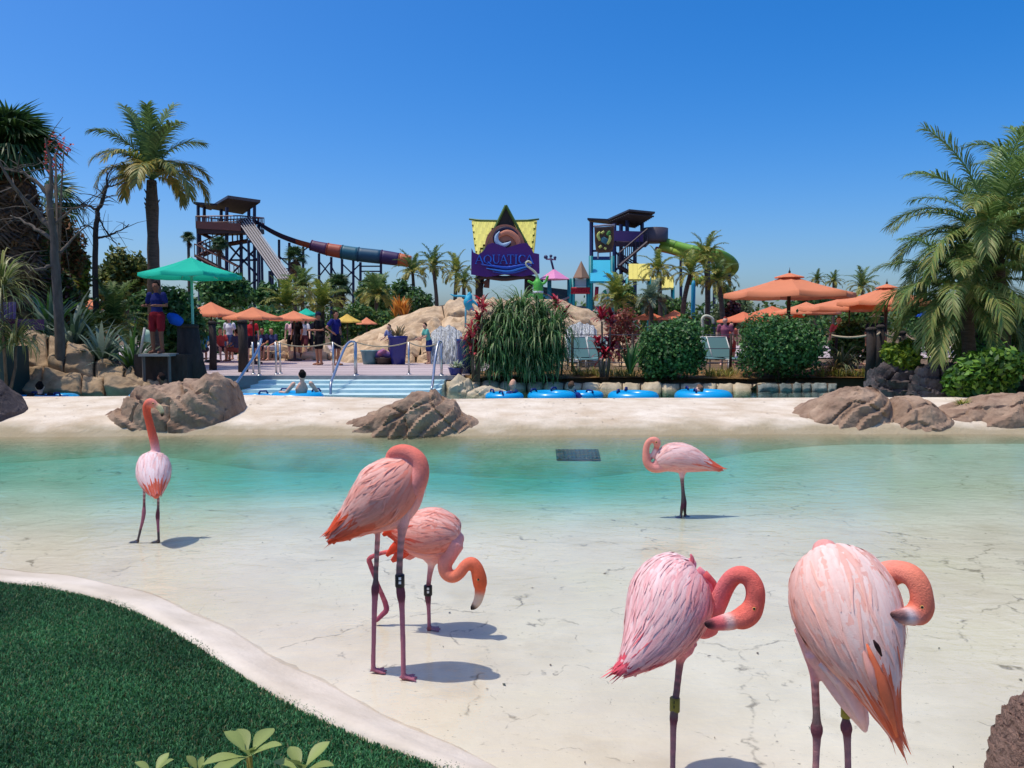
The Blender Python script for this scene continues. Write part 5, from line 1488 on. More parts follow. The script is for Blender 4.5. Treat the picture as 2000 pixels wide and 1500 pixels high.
# --- left slide tower
D = 80
tw = thing('slide_tower', 'tall dark slide tower with a slanted roof on the left skyline', 'tower', at_z(440, D, .3))
MB().slab([P(408, 408, D + 3), P(474, 419, D + 3), P(508, 396, D - 3), P(444, 387, D - 3)], .28, C(54, 52, 60)).build('roof', M_paint, tw)
MB().slab([P(378, 398, D - 1), P(390, 405, D + 2.4), P(412, 411, D + 3), P(424, 402, D)], .2, C(60, 58, 64)).build('roof', M_paint, tw)
for x, y0, y1, dd in ((387, 402, 520, 0), (399, 404, 436, 1), (432, 408, 436, 1), (443, 405, 600, -2), (497, 398, 600, 2), (486, 400, 436, 2), (471, 440, 600, 0), (390, 450, 600, 0), (505, 440, 600, 0)):
    part_bar(tw, 'column', P(x, y0, D + dd), P(x, y1, D + dd), .17, NAVY)
deck = [P(383, 446, D - 2.6), P(470, 445, D - 2.8), P(516, 448, D + 2), P(440, 451, D + 2.6)]
MB().slab(deck, .5, C(70, 48, 48)).build('deck', M_paint, tw)
def rail(root, pts, h, col, n=10, name='railing', th=.06):
    mb = MB()
    for a, b in zip(pts[:-1], pts[1:]):
        a, b = Vector(a), Vector(b)
        for z in (h, h * .5): mb.bar(a + Vector((0, 0, z)), b + Vector((0, 0, z)), th, 4, col)
        for i in range(n + 1):
            q = a.lerp(b, i / n); mb.bar(q, q + Vector((0, 0, h)), th * .7, 4, col)
    return mb.build(name, M_paint, root)
rail(tw, deck + deck[:1], 1.15, BRN, 14)
MB().slab([P(383, 446, D - 2.7), P(470, 451, D - 2.9), P(470, 436, D - 2.9), P(383, 432, D - 2.7)], .08, C(112, 68, 58)).build('skirt_board', M_paint, tw)
def stair(root, a, b, w, n, col, h=1.1):
    a, b = Vector(a), Vector(b); mb = MB()
    dv = (b - a) / n; dirn = Vector((dv.x, dv.y, 0)).normalized() if Vector((dv.x, dv.y, 0)).length > 0 else Vector((1, 0, 0))
    sd = Vector((-dirn.y, dirn.x, 0)) * w / 2
    for i in range(n):
        c = a + dv * (i + .5)
        mb.box(tuple(c), (abs(dv.x) + .1 if abs(dv.x) > .05 else .3, w, .08), col, 0)
    for s in (-1, 1):
        mb.bar(a + sd * s, b + sd * s, .13, 4, col)
        mb.bar(a + sd * s + Vector((0, 0, h)), b + sd * s + Vector((0, 0, h)), .06, 4, col)
        for i in range(0, n + 1, 2): mb.bar(a + dv * i + sd * s, a + dv * i + sd * s + Vector((0, 0, h)), .04, 4, col)
    return mb.build('stair', M_paint, root)
stair(tw, P(392, 455, D - 1), P(438, 478, D - 1), 1.2, 10, C(86, 58, 56))
stair(tw, P(488, 470, D + .5), P(440, 478, D + .5), 1.2, 10, C(80, 54, 54))
stair(tw, P(436, 480, D - 1.2), P(392, 499, D - 1.2), 1.2, 12, C(96, 62, 58))
stair(tw, P(385, 500, D - 2.6), P(470, 545, D - 2.6), 1.2, 20, C(96, 60, 56))
mb = MB(); frame(mb, [(448, 480, 505, 540), (505, 480, 448, 540), (390, 505, 443, 545), (448, 508, 505, 508), (471, 480, 505, 510), (448, 510, 471, 480), (448, 545, 505, 580), (505, 545, 448, 580), (390, 470, 443, 505)], D, .10, NAVY)
mb.build('brace', M_paint, tw)
# multi lane slide coming towards the viewer
ms = thing('lane_slide', 'straight pale multi lane slide running down from the left tower', 'water slide', at_z(550, D - 10, .3))
a0_, a1_ = P(462, 430, D - 2), P(487, 427, D - 2); b0_, b1_ = P(544, 548, D - 9), P(570, 545, D - 9)
MB().slab([b0_, b1_, a1_, a0_], .35, C(52, 54, 68)).build('bed', M_paint, ms)
for i in range(6):
    f = i / 5
    a, b = a0_.lerp(a1_, f) + Vector((0, 0, .14)), b0_.lerp(b1_, f) + Vector((0, 0, .14))
    part_bar(ms, 'lane_divider', a, b, .055, C(168, 162, 160))
for f in (.3, .55, .8):
    a, b = a0_.lerp(b0_, f), a1_.lerp(b1_, f)
    for q in (a, b): part_bar(ms, 'support', q - Vector((0, 0, .3)), Vector((q.x, q.y, .3)), .13, NAVY)
# tube slide
ts_ = thing('tube_slide', 'long striped tube slide descending right from the left tower on lattice legs', 'water slide', at_z(640, D, .3))
rows = [(500, 432, 6), (522, 446, 8), (548, 459, 9), (580, 471, 9.5), (608, 479, 10), (640, 487, 12), (668, 492, 13), (700, 497, 13.5), (745, 502, 13.5), (780, 507, 12.5), (802, 511, 11)]
cols_ = [C(40, 44, 72), C(44, 40, 66), C(52, 44, 70), C(150, 74, 52), C(92, 54, 86), C(172, 86, 62), C(46, 102, 116), C(44, 86, 108), C(64, 44, 88), C(192, 106, 64)]
cx = spl([tuple(P(x, y, D)) + (r_ * pxm(D),) for x, y, r_ in rows], 61)
for i in range(10):
    q = cx[i * 6:i * 6 + 7]
    if i < 4:      # open trough: half pipe
        V = []
        for p_ in q:
            for j in range(9):
                a = math.pi + math.pi * j / 8
                V.append((p_[0], p_[1] + p_[3] * 1.1 * math.cos(a), p_[2] + p_[3] * .9 * (math.sin(a) + .2)))
        V += [(x, y * 1.0 + (.08 if False else 0), z + .10) for x, y, z in V]
        n_ = 63
        F = [(a_ * 9 + b_, a_ * 9 + b_ + 1, a_ * 9 + 10 + b_, a_ * 9 + 9 + b_) for a_ in range(6) for b_ in range(8)]
        F += [tuple(n_ + k for k in f[::-1]) for f in F]
        MB().add(V, F, cols_[i], smooth=True).build('trough_section', M_paint, ts_)
    else:
        mbb = MB().tube([tuple(p_[:3]) for p_ in q], [p_[3] for p_ in q], 16, cols_[i])
        o = mbb.build('tube_section', M_paint, ts_)
        MB().tube([tuple(q[0][:3] + (q[0][:3] - q[1][:3]) * .12), tuple(q[0][:3] + (q[1][:3] - q[0][:3]) * .12)], q[0][3] * 1.08, 16, cols_[i]).build('flange', M_paint, o)
for x, y in ((545, 468), (565, 474), (592, 482), (623, 495), (647, 502), (668, 506), (690, 509), (704, 512), (744, 516)):
    part_bar(ts_, 'post', P(x, y, D), at_z(x, D, .3), .13, NAVY)
mb = MB(); frame(mb, [(545, 500, 592, 545), (592, 500, 545, 545), (623, 510, 647, 540), (647, 510, 623, 540), (623, 545, 647, 575), (647, 545, 623, 575), (668, 515, 704, 550), (704, 515, 668, 550), (704, 530, 744, 530), (704, 520, 744, 520), (545, 505, 592, 505), (545, 525, 592, 525), (668, 550, 690, 580), (690, 550, 668, 580), (565, 480, 592, 500), (647, 520, 668, 560), (592, 490, 608, 478)], D, .07, NAVY)
mb.build('lattice', M_paint, ts_)
# pale blue pool slide showing through the trees
o = thing('water_flume', 'piece of pale blue water slide showing between the trees left of the teal parasol', 'water slide', at_z(262, 34, .3))
MB().tube([P(232, 533, 34), P(262, 536, 34), P(296, 537, 34)], .16, 12, C(60, 150, 166)).build('trough', M_paint, o)
part_bar(o, 'post', P(264, 538, 34), at_z(264, 34, .3), .08, NAVY)
# --- right slide tower
D = 70
tw = thing('slide_tower', 'right slide tower with a corrugated dark roof and purple railing', 'tower', at_z(1240, D, .3))
rf = thing
A_, B_, C_, D_ = P(1183, 432, D + 2.4), P(1240, 441, D + 2.4), P(1279, 417, D - 2.4), P(1228, 412, D - 2.4)
MB().slab([A_, B_, C_, D_], .16, C(58, 56, 60)).build('roof', M_paint, tw)
for i in range(12):
    f = (i + .5) / 12
    part_bar(tw, 'roof_rib', A_.lerp(D_, f) - Vector((0, 0, .2)), B_.lerp(C_, f) - Vector((0, 0, .2)), .07, C(66, 64, 68))
MB().slab([P(1147, 429, D - 1), P(1152, 434, D + 1.4), P(1190, 438, D + 1), P(1188, 431, D - 1)], .15, C(50, 52, 64)).build('roof', M_paint, tw)
for x, y0, y1, dd in ((1155, 434, 600, 0), (1200, 436, 600, -1), (1213, 438, 600, 0), (1225, 420, 470, 0), (1254, 428, 470, 1), (1240, 470, 600, 1)):
    part_bar(tw, 'column', P(x, y0, D + dd), P(x, y1, D + dd), .17, C(44, 52, 96))
c = P(1278, 468, D)
MB().lathe(tuple(c), [(.0, -.25), (1.15, -.25), (1.18, .0), (1.18, .95), (1.12, .97), (1.10, .1), (0, .1)], 22, C(84, 76, 84)).build('round_deck', M_paint, tw)
dk = [P(1190, 472, D - 1.2), P(1262, 474, D - 1.2), P(1270, 466, D + 1.5), P(1200, 464, D + 1.5)]
MB().slab(dk, .4, C(60, 46, 66)).build('deck', M_paint, tw)
MB().slab([P(1190, 470, D - 1.3), P(1256, 472, D - 1.3), P(1256, 452, D - 1.3), P(1190, 450, D - 1.3)], .08, C(82, 58, 112)).build('rail_panel', M_paint, tw)
stair(tw, P(1262, 474, D - 1.8), P(1208, 520, D - 1.8), 1.2, 14, C(58, 48, 62))
stair(tw, P(1210, 522, D - .6), P(1250, 545, D - .6), 1.2, 12, C(58, 48, 62))
mb = MB(); frame(mb, [(1200, 490, 1240, 530), (1240, 490, 1200, 530), (1200, 530, 1240, 570), (1240, 530, 1200, 570), (1155, 490, 1200, 490), (1155, 540, 1200, 500)], D, .09, C(44, 52, 96)); mb.build('brace', M_paint, tw)
# green curved slides
gs = thing('curved_slide', 'green and yellow slides curving out from the right tower', 'water slide', at_z(1380, D, .3))
for k, (rws, r0, c_) in enumerate((([(1292, 470, 0), (1320, 478, -1), (1350, 486, -3), (1385, 491, -5), (1412, 498, -5), (1432, 512, -3), (1434, 526, 0), (1415, 540, 3), (1380, 547, 5), (1345, 550, 5)], 7.5, C(104, 152, 58)),
                                   ([(1290, 482, 0), (1318, 490, -1), (1350, 497, -2.5), (1385, 503, -4), (1410, 510, -4), (1422, 520, -2), (1420, 530, 1), (1400, 540, 3), (1370, 545, 4)], 6.5, C(150, 176, 66)),
                                   ([(1282, 486, 1), (1310, 492, 2), (1345, 503, 2), (1370, 510, 3)], 4.5, C(172, 70, 52)))):
    q = spl([tuple(P(x, y, D + dd)) for x, y, dd in rws], 49)
    for i in range(8):
        MB().tube([tuple(p_) for p_ in q[i * 6:i * 6 + 7]], r0 * pxm(D), 14, tuple(np.array(c_[:3]) * (.9 + .2 * (i % 2)))).build('slide_section', M_paint, gs)
for x, y in ((1330, 486), (1385, 500), (1425, 520), (1395, 545)): part_bar(gs, 'post', P(x, y, D), at_z(x, D, .3), .13, NAVY)
# --- AQUATICA sign
D = 42
sg = thing('park_sign', 'big purple AQUATICA entrance sign with a yellow tiled roof and wave emblem', 'sign', at_z(985, D, .3))
YEL = C(214, 206, 92)
def plate(poly, dz, th, col, name, parent=sg, m=M_paint):
    return MB().prism([P(x, y, D - dz) for x, y in poly], (0, th, 0), col).build(name, m, parent)
RY = lambda y: D - .02 + max(0, (500 - y)) / 69 * 2.2
MB().prism([P(x, y, RY(y) + .08) for x, y in ((921, 431), (1049, 431), (1046, 470), (1042, 500), (930, 500), (925, 470))], (0, .25, -.1), C(170, 164, 60)).build('roof', M_paint, sg)
roof = sg.children[-1] if sg.children else None
roof = [o for o in sg.children if o.name.startswith('roof')][0]
tm = {}
r_ = random.Random(3)
for j in range(10):                               # roof tiles in rows, each proud of the one below
    y = 433 + j * 6.4; ins = 3 + j * .9
    n_ = 26
    for i in range(n_):
        x = 921 + ins + (i + (.5 if j % 2 else 0)) * (128 - 2 * ins) / n_
        if x > 1048 - ins: continue
        gable = abs(x - 988) < (y - 400) * .58
        if gable: continue
        key = (i + j) % 3
        if key not in tm:
            w = 128 / n_ * pxm(D) * .47
            tm[key] = MB().box((0, 0, 0), (w * 2, .05, 10.5 * pxm(D)), tuple(np.array(YEL[:3]) * (.9 + .1 * key))).mesh('tile', M_paint)
        t = link('tile', tm[key], roof); q = P(x, y + 3, RY(y + 3) - .03)
        t.location = q - origin_of(roof); t.rotation_euler = (-.74, 0, r_.uniform(-.02, .02))
MB().tube([P(916, 428, D + 2.1), P(940, 431, D + 2.1), P(985, 432, D + 2.1), P(1030, 431, D + 2.1), P(1053, 428, D + 2.1)], [.05, .07, .08, .07, .05], 6, C(96, 120, 60)).build('ridge_beam', M_paint, sg)
plate([(988, 404), (1036, 502), (940, 502)], .25, 2.2, C(50, 40, 30), 'gable')
for a, b in (((988, 401), (938, 505)), ((988, 401), (1044, 505))):
    MB().bar(P(a[0], a[1], D - .34), P(b[0], b[1], D - .34), .07, 4, C(84, 112, 50)).build('gable_beam', M_paint, sg)
arch = [(948, 495)] + [(986 + 39 * math.cos(t), 482 - 44 * math.sin(t)) for t in np.linspace(math.pi, 0.0, 16)] + [(1024, 495)]
plate(arch, .40, .10, C(190, 122, 96), 'sun_disc')
# breaking wave emblem: swoosh with a pale crest
sw = spl([tuple(P(x, y, D - .46)) + (r_ * pxm(D),) for x, y, r_ in ((1012, 494, 3), (1014, 478, 5), (1006, 462, 6), (992, 454, 5.5), (978, 458, 4), (970, 468, 3))], 24)
MB().tube([tuple(p_[:3]) for p_ in sw], [(p_[3], .04) for p_ in sw], 8, C(216, 140, 108), ref=(0, 1, 0)).build('wave_emblem', M_paint, sg)
sw = spl([tuple(P(x, y, D - .44)) + (r_ * pxm(D),) for x, y, r_ in ((1010, 458, 2), (998, 449, 3), (984, 447, 3.4), (972, 453, 3.4), (967, 465, 3.6), (972, 475, 4), (984, 479, 4.4), (996, 474, 3.5))], 26)
MB().tube([tuple(p_[:3]) for p_ in sw], [(p_[3] * 1.25, .03) for p_ in sw], 8, C(36, 30, 60), ref=(0, 1, 0)).build('wave_emblem', M_paint, sg)
q = spl([tuple(P(x, y, D - .52)) + (r_ * pxm(D),) for x, y, r_ in ((976, 452, 1), (970, 461, 3.2), (971, 472, 4.6), (980, 479, 4.4), (990, 477, 3.4), (998, 472, 1))], 20)
MB().tube([tuple(p_[:3]) for p_ in q], [(p_[3], .04) for p_ in q], 8, C(178, 206, 230), ref=(0, 1, 0)).build('wave_crest', M_paint, sg)
top = [(921, 484), (925, 493), (935, 497), (944, 490), (952, 478), (962, 474), (975, 478), (990, 484), (1003, 480), (1015, 476), (1028, 474), (1036, 482), (1042, 494), (1053, 496)]
plate(top + [(1054, 534), (1020, 540), (985, 536), (950, 541), (920, 536)], .58, .16, C(88, 40, 118), 'name_board')
def stroke_letter(ch, x, y, w, h):
    """serif capitals drawn as strokes: thick stem, thin stem, feet"""
    T, t = 2.3, 1.0
    L = {'A': [((0, 1), (.5, 0), t), ((.5, 0), (1, 1), T), ((.22, .62), (.8, .62), t), ((-.1, 1), (.2, 1), t), ((.78, 1), (1.12, 1), t)],
         'U': [((.1, 0), (.1, .7), T), ((.1, .7), (.3, .96), T), ((.3, .96), (.65, .96), t), ((.65, .96), (.88, .7), t), ((.88, .7), (.88, 0), t), ((-.1, 0), (.32, 0), t), ((.7, 0), (1.05, 0), t)],
         'T': [((.5, 0), (.5, 1), T), ((0, 0), (1, 0), t), ((0, 0), (0, .2), t), ((1, 0), (1, .2), t), ((.3, 1), (.7, 1), t)],
         'I': [((.5, 0), (.5, 1), T), ((.2, 0), (.8, 0), t), ((.2, 1), (.8, 1), t)],
         'C': [((.95, .22), (.72, .02), t), ((.72, .02), (.35, .04), t), ((.35, .04), (.08, .3), T), ((.08, .3), (.08, .7), T), ((.08, .7), (.35, .96), T), ((.35, .96), (.72, .98), t), ((.72, .98), (.97, .78), t), ((.95, .05), (.95, .25), t)],
         'Q': [((.5, 0), (.14, .2), t), ((.14, .2), (.04, .5), T), ((.04, .5), (.14, .8), T), ((.14, .8), (.5, 1), t), ((.5, 1), (.86, .8), t), ((.86, .8), (.96, .5), T), ((.96, .5), (.86, .2), T), ((.86, .2), (.5, 0), t), ((.52, .78), (1.05, 1.18), T)]}[ch]
    mb = MB(); px_ = pxm(D)
    for (a, b, th) in L:
        A = P(x + a[0] * w, y + a[1] * h, D - .64); B = P(x + b[0] * w, y + b[1] * h, D - .64)
        mb.tube([A, B], [(th * px_ * .55, .05)] * 2, 6, C(62, 124, 226), smooth=False, ref=(0, 1, 0))
    return mb.build('letter', M_paint, sg)
for ch, x, w in (('A', 929, 14), ('Q', 945, 15), ('U', 963, 13), ('A', 977, 13), ('T', 991, 13), ('I', 1004, 8), ('C', 1013, 13), ('A', 1027, 14)):
    stroke_letter(ch, x, 498, w, 17)
for k, (rws, c_) in enumerate((([(940, 517, 1), (965, 520, 3), (990, 523, 4), (1015, 519, 3.5), (1040, 515, 1)], C(36, 84, 190)), ([(950, 524, 1), (972, 528, 2.5), (995, 530, 3.4), (1018, 524, 3), (1038, 519, 1)], C(58, 130, 214)), ([(962, 531, 1), (985, 534, 2), (1008, 532, 2.2), (1030, 525, 1)], C(30, 66, 160)))):
    q = spl([tuple(P(x, y, D - .66)) + (r_ * pxm(D),) for x, y, r_ in rws], 20)
    MB().tube([tuple(p_[:3]) for p_ in q], [(p_[3] * .8, .04) for p_ in q], 6, c_, ref=(0, 1, 0)).build('painted_wave', M_paint, sg)
q = spl([tuple(P(x, y, D - .35)) for x, y in ((928, 548), (945, 540), (985, 544), (1025, 540), (1048, 546))], 16)
MB().tube([tuple(p_) for p_ in q], .14, 8, C(64, 46, 40)).build('log_beam', M_paint, sg)
for x, w in ((938, .24), (1034, .26)):
    MB().tube([P(x, 538, D), P(x - 2, 565, D), at_z(x - 2, D, .2)], [w, w * .85, w], 9, C(70, 50, 42)).build('post', M_darkwood, sg)
MB().tube([P(946, 555, D - .2), P(952, 545, D - .2), P(950, 562, D - .2)], .16, 7, C(98, 60, 46)).build('carved_bracket', M_paint, sg)
# green lizard figure climbing the sign post
lz = thing('lizard_figure', 'bright green lizard sculpture with a curled pale tail at the right post of the sign', 'sculpture', P(1052, 600, 40))
LG = C(92, 190, 74)
tb = []
for rws, cl in (([(1052, 585, 9), (1051, 565, 9.5), (1050, 552, 8), (1050, 545, 4)], LG), ([(1050, 548, 4), (1048, 536, 2.6), (1040, 527, 2.2), (1030, 520, 2), (1027, 514, 2), (1032, 510, 2), (1038, 514, 1.8)], C(206, 210, 176)),
                ([(1050, 556, 3.5), (1040, 553, 2.6), (1032, 549, 2.4)], LG), ([(1052, 556, 3.5), (1064, 552, 2.6), (1070, 540, 2.4)], LG), ([(1050, 580, 4), (1040, 578, 3), (1033, 584, 2.6)], LG), ([(1054, 582, 4), (1058, 592, 3), (1056, 600, 2.6)], LG), ([(1035, 577, 5), (1032, 582, 4)], LG)):
    q = spl([tuple(P(x, y, 40)) + (r_ * pxm(40),) for x, y, r_ in rws], 14)
    tb.append(([tuple(p_[:3]) for p_ in q], [p_[3] for p_ in q], cl))
blend_body(tb, .025, 'body', M_paint, lz, 1)
MB().lathe(tuple(P(1051, 571, 40) - Vector((0, 0, .05))), [(.26, 0), (.27, .02), (.27, .09), (.26, .11)], 12, C(220, 226, 226)).build('belt', M_paint, lz)
# cyan spray sculpture on a pole
sp_ = thing('spray_sculpture', 'turquoise bird shaped water spray sculpture on a thin pole on the rock mound', 'sculpture', P(908, 640, 29.5))
CY = C(52, 176, 206)
tb = []
for rws in ([(918, 578, 5), (914, 590, 9), (916, 602, 6)], [(912, 580, 3), (900, 578, 2.2), (888, 578, 2), (879, 574, 1)], [(918, 588, 5), (926, 590, 3), (934, 598, 1.5)], [(916, 576, 4), (917, 572, 2.5)], [(920, 600, 4), (925, 606, 2)]):
    q = spl([tuple(P(x, y, 29.5)) + (r_ * pxm(29.5),) for x, y, r_ in rws], 10)
    tb.append(([tuple(p_[:3]) for p_ in q], [p_[3] for p_ in q], CY))
blend_body(tb, .02, 'body', M_paint, sp_, 1)
part_bar(sp_, 'pole', P(910, 592, 29.5), P(909, 640, 29.5), .035, C(120, 190, 206), 8)
# --- play structure
D = 42
ps = thing('play_structure', 'colourful play structure with a cyan panel and pointed roofs right of the sign', 'play structure', at_z(1125, D, .3))
TQ = C(26, 134, 140)
def pyr(x0, x1, ya, yb, col, name, n=4, d=D, parent=ps):
    c = P((x0 + x1) / 2, yb, d); rr = (x1 - x0) / 2 * pxm(d); h = P(0, ya, d).z - P(0, yb, d).z
    V = [(c.x + rr * 1.2 * math.cos(6.283 * (k + .5) / n), c.y + rr * 1.2 * math.sin(6.283 * (k + .5) / n), c.z) for k in range(n)] + [(c.x, c.y, c.z + h)] + [(c.x, c.y, c.z - .06)]
    F = [(k, (k + 1) % n, n) for k in range(n)] + [((k + 1) % n, k, n + 1) for k in range(n)]
    return MB().add(V, F, col).build(name, M_paint, parent)
pyr(1054, 1110, 525, 546, C(222, 140, 184), 'roof', 6)
pyr(1120, 1150, 509, 543, C(148, 116, 92), 'roof', 6)
part_bar(ps, 'finial', P(1081, 526, D), P(1075, 503, D), .06, C(60, 56, 96), 6)
mb = MB()
for x, y, r_ in ((1066, 502, 4), (1076, 500, 3), (1084, 503, 3)): mb.add(*ball(P(x, y, D), r_ * pxm(D), 8, 6), col=C(70, 76, 110), smooth=True)
mb.bar(P(1066, 506, D), P(1086, 507, D), .04, 4, C(120, 96, 130)); mb.build('weather_vane', M_paint, ps)
for x, y0 in ((1057, 546), (1073, 546), (1112, 544), (1119, 544), (1149, 544), (1154, 500), (1196, 500)):
    part_bar(ps, 'post', P(x, y0, D), at_z(x, D, .3), .11, TQ, 8)
MB().slab([P(1153, 549, D - .6), P(1198, 549, D - .6), P(1198, 508, D + .7), P(1153, 508, D + .7)], .15, C(36, 176, 208)).build('panel', M_paint, ps)
MB().slab([P(1152, 508, D + .75), P(1199, 508, D + .75), P(1199, 501, D + .75), P(1152, 501, D + .75)], .3, C(52, 64, 120)).build('beam', M_paint, ps)
MB().slab([P(1058, 596, D + .5), P(1112, 596, D + .5), P(1112, 566, D + .5), P(1058, 560, D + .5)], .1, C(52, 78, 92)).build('net_wall', M_paint, ps)
MB().slab([P(1120, 560, D), P(1148, 560, D), P(1148, 545, D), P(1120, 545, D)], .08, C(176, 200, 208)).build('panel', M_paint, ps)
mb = MB()
for i in range(7):
    x = 1116 + i * 5; mb.bar(P(x, 572, D - .1), P(x + 5, 563, D - .1), .06, 4, C(176, 40, 56)); mb.bar(P(x + 5, 572, D - .1), P(x, 563, D - .1), .06, 4, C(176, 40, 56))
mb.bar(P(1115, 563, D - .1), P(1152, 563, D - .1), .06, 4, C(176, 40, 56)); mb.bar(P(1115, 572, D - .1), P(1152, 572, D - .1), .06, 4, C(176, 40, 56))
mb.build('lattice_rail', M_paint, ps)
MB().bar(P(1058, 575, D - .2), P(1085, 592, D - .2), .06, 6, C(70, 150, 170)).bar(P(1085, 592, D - .2), P(1112, 580, D - .2), .06, 6, C(150, 130, 130)).build('rope_bridge', M_paint, ps)
part_bar(ps, 'red_post', P(1166, 560, D - .2), P(1164, 588, D - .2), .10, C(178, 36, 54), 8)
MB().slab([P(1058, 598, D), P(1200, 598, D), P(1200, 598, D + 2), P(1058, 598, D + 2)], .15, C(80, 90, 96)).build('deck', M_paint, ps)
wh = thing('pinwheel', 'green and white round pinwheel below the cyan play panel', 'pinwheel', P(1187, 577, D - .5))
cw = P(1187, 577, D - .5); rw = 12.5 * pxm(D)
for k in range(10):
    a0_, a1_ = 6.283 * k / 10, 6.283 * (k + 1) / 10
    MB().prism([cw, cw + Vector((rw * math.cos(a0_), 0, rw * math.sin(a0_))), cw + Vector((rw * math.cos((a0_ + a1_) / 2), 0, rw * math.sin((a0_ + a1_) / 2))), cw + Vector((rw * math.cos(a1_), 0, rw * math.sin(a1_)))], (0, .05, 0), (C(206, 222, 204), C(60, 140, 100))[k % 2]).build('vane', M_paint, wh)
part_bar(wh, 'post', cw, Vector((cw.x, cw.y + .06, .3)), .04, TQ, 6)
# turtle banner
bn = thing('turtle_banner', 'brown banner with a green turtle emblem standing on the cyan panel', 'banner', P(1180, 500, D - .4))
MB().prism([P(x, y, D - .4) for x, y in ((1161, 444), (1199, 442), (1199, 470), (1197, 488), (1190, 493), (1170, 494), (1164, 489), (1162, 470))], (0, .08, 0), C(120, 84, 62)).build('board', M_paint, bn)
MB().prism([P(x, y, D - .45) for x, y in ((1164, 448), (1196, 446), (1196, 470), (1194, 485), (1189, 489), (1171, 490), (1167, 486), (1165, 470))], (0, .04, 0), C(84, 62, 44)).build('field', M_paint, bn)
tb = []
LGR = C(196, 204, 110)
for rws, cl in (([(1178, 475, 6), (1181, 470, 8), (1184, 465, 6)], C(66, 116, 128)), ([(1175, 480, 3), (1170, 484, 2)], LGR), ([(1172, 470, 2.5), (1168, 460, 3), (1172, 453, 2)], LGR), ([(1186, 477, 2.5), (1191, 468, 3), (1191, 460, 2)], LGR), ([(1186, 460, 3), (1190, 454, 3.4), (1192, 452, 2)], C(80, 140, 70)), ([(1180, 484, 2), (1184, 487, 2.2)], LGR), ([(1174, 456, 2), (1180, 452, 2)], LGR)):
    q = spl([tuple(P(x, y, D - .5)) + (r_ * pxm(D),) for x, y, r_ in rws], 8)
    tb.append(([tuple(p_[:3]) for p_ in q], [p_[3] for p_ in q], cl, (0, 1, 0), .3))
mb = MB()
for t_ in tb: mb.tube(t_[0], [(r_, .03) for r_ in t_[1]], 8, t_[2], ref=(0, 1, 0))
mb.build('turtle_emblem', M_paint, bn)
MB().tube([P(1159, 442, D - .4), P(1180, 440, D - .4), P(1201, 440, D - .4)], .06, 6, C(150, 150, 160)).build('hanger', M_paint, bn)
for x in (1168, 1192): part_bar(bn, 'bracket', P(x, 492, D - .35), P(x, 505, D - .35), .04, C(140, 140, 150))
# yellow shade panels
for lb, x0_, x1_, y0_, y1_, dd in (('upper yellow play panel on turquoise posts', 1228, 1270, 515, 545, 40), ('lower yellow play panel behind the yellowish palm', 1272, 1316, 540, 562, 40.5)):
    yp = thing('shade_screen', lb, 'play screen', at_z((x0_ + x1_) / 2, dd, .3), 'yellow play panels')
    for k in range(5):
        xa, xb = x0_ + (x1_ - x0_) * k / 5, x0_ + (x1_ - x0_) * (k + .96) / 5
        MB().slab([P(xa, y1_, dd), P(xb, y1_, dd), P(xb, y0_, dd + 1.6), P(xa, y0_, dd + 1.6)], .1 + .02 * (k % 2), C(226, 210, 104)).build('board', M_paint, yp)
    for x in (x0_ - 2, x1_ - 2): part_bar(yp, 'post', P(x, y1_ - 2, dd + .25), at_z(x, dd + .25, .3), .10, TQ, 8)
o = thing('turquoise_post', 'single turquoise post between the two palms before the green slide', 'post', at_z(1353, 36.5, .3))
MB().lathe(tuple(at_z(1353, 36.5, .3)), [(.10, 0), (.10, 3.3), (.06, 3.5)], 10, C(40, 150, 190)).build('shaft', M_paint, o)
MB().lathe(tuple(at_z(1353, 36.5, .3)), [(.16, 0), (.16, .08), (.10, .12)], 10, C(40, 120, 150)).build('foot', M_paint, o)
o = thing('water_spout', 'cream bent pipe water spout behind the round clipped bush', 'spout', at_z(1372, 27, .3))
MB().tube(spl([tuple(at_z(1372, 27, .3)), tuple(P(1372, 640, 27)), tuple(P(1372, 622, 27)), tuple(P(1380, 617, 27)), tuple(P(1391, 622, 27)), tuple(P(1393, 632, 27))], 24), .05, 8, C(206, 206, 180)).build('pipe', M_paint, o)
# --- purple capped wall at the left edge
pw_l = thing('planter_wall', 'dark green wall with a purple cap at the left edge', 'wall', P(0, 760, 17.6))
MB().box(tuple((P(-60, 700, 17.6) + P(-60, 770, 17.6)) / 2), (2.2, .8, 1.35), C(36, 62, 60)).build('wall_body', M_paint, pw_l)
MB().box(tuple(P(-50, 634, 17.6)), (2.5, 1.0, .24), C(92, 36, 92)).build('cap', M_paint, pw_l)
for k in range(7):
    part_bar(pw_l, 'slat', P(-14 + k * 7, 625, 17.8), P(-14 + k * 7, 590, 17.8), .035, C(118, 104, 142))
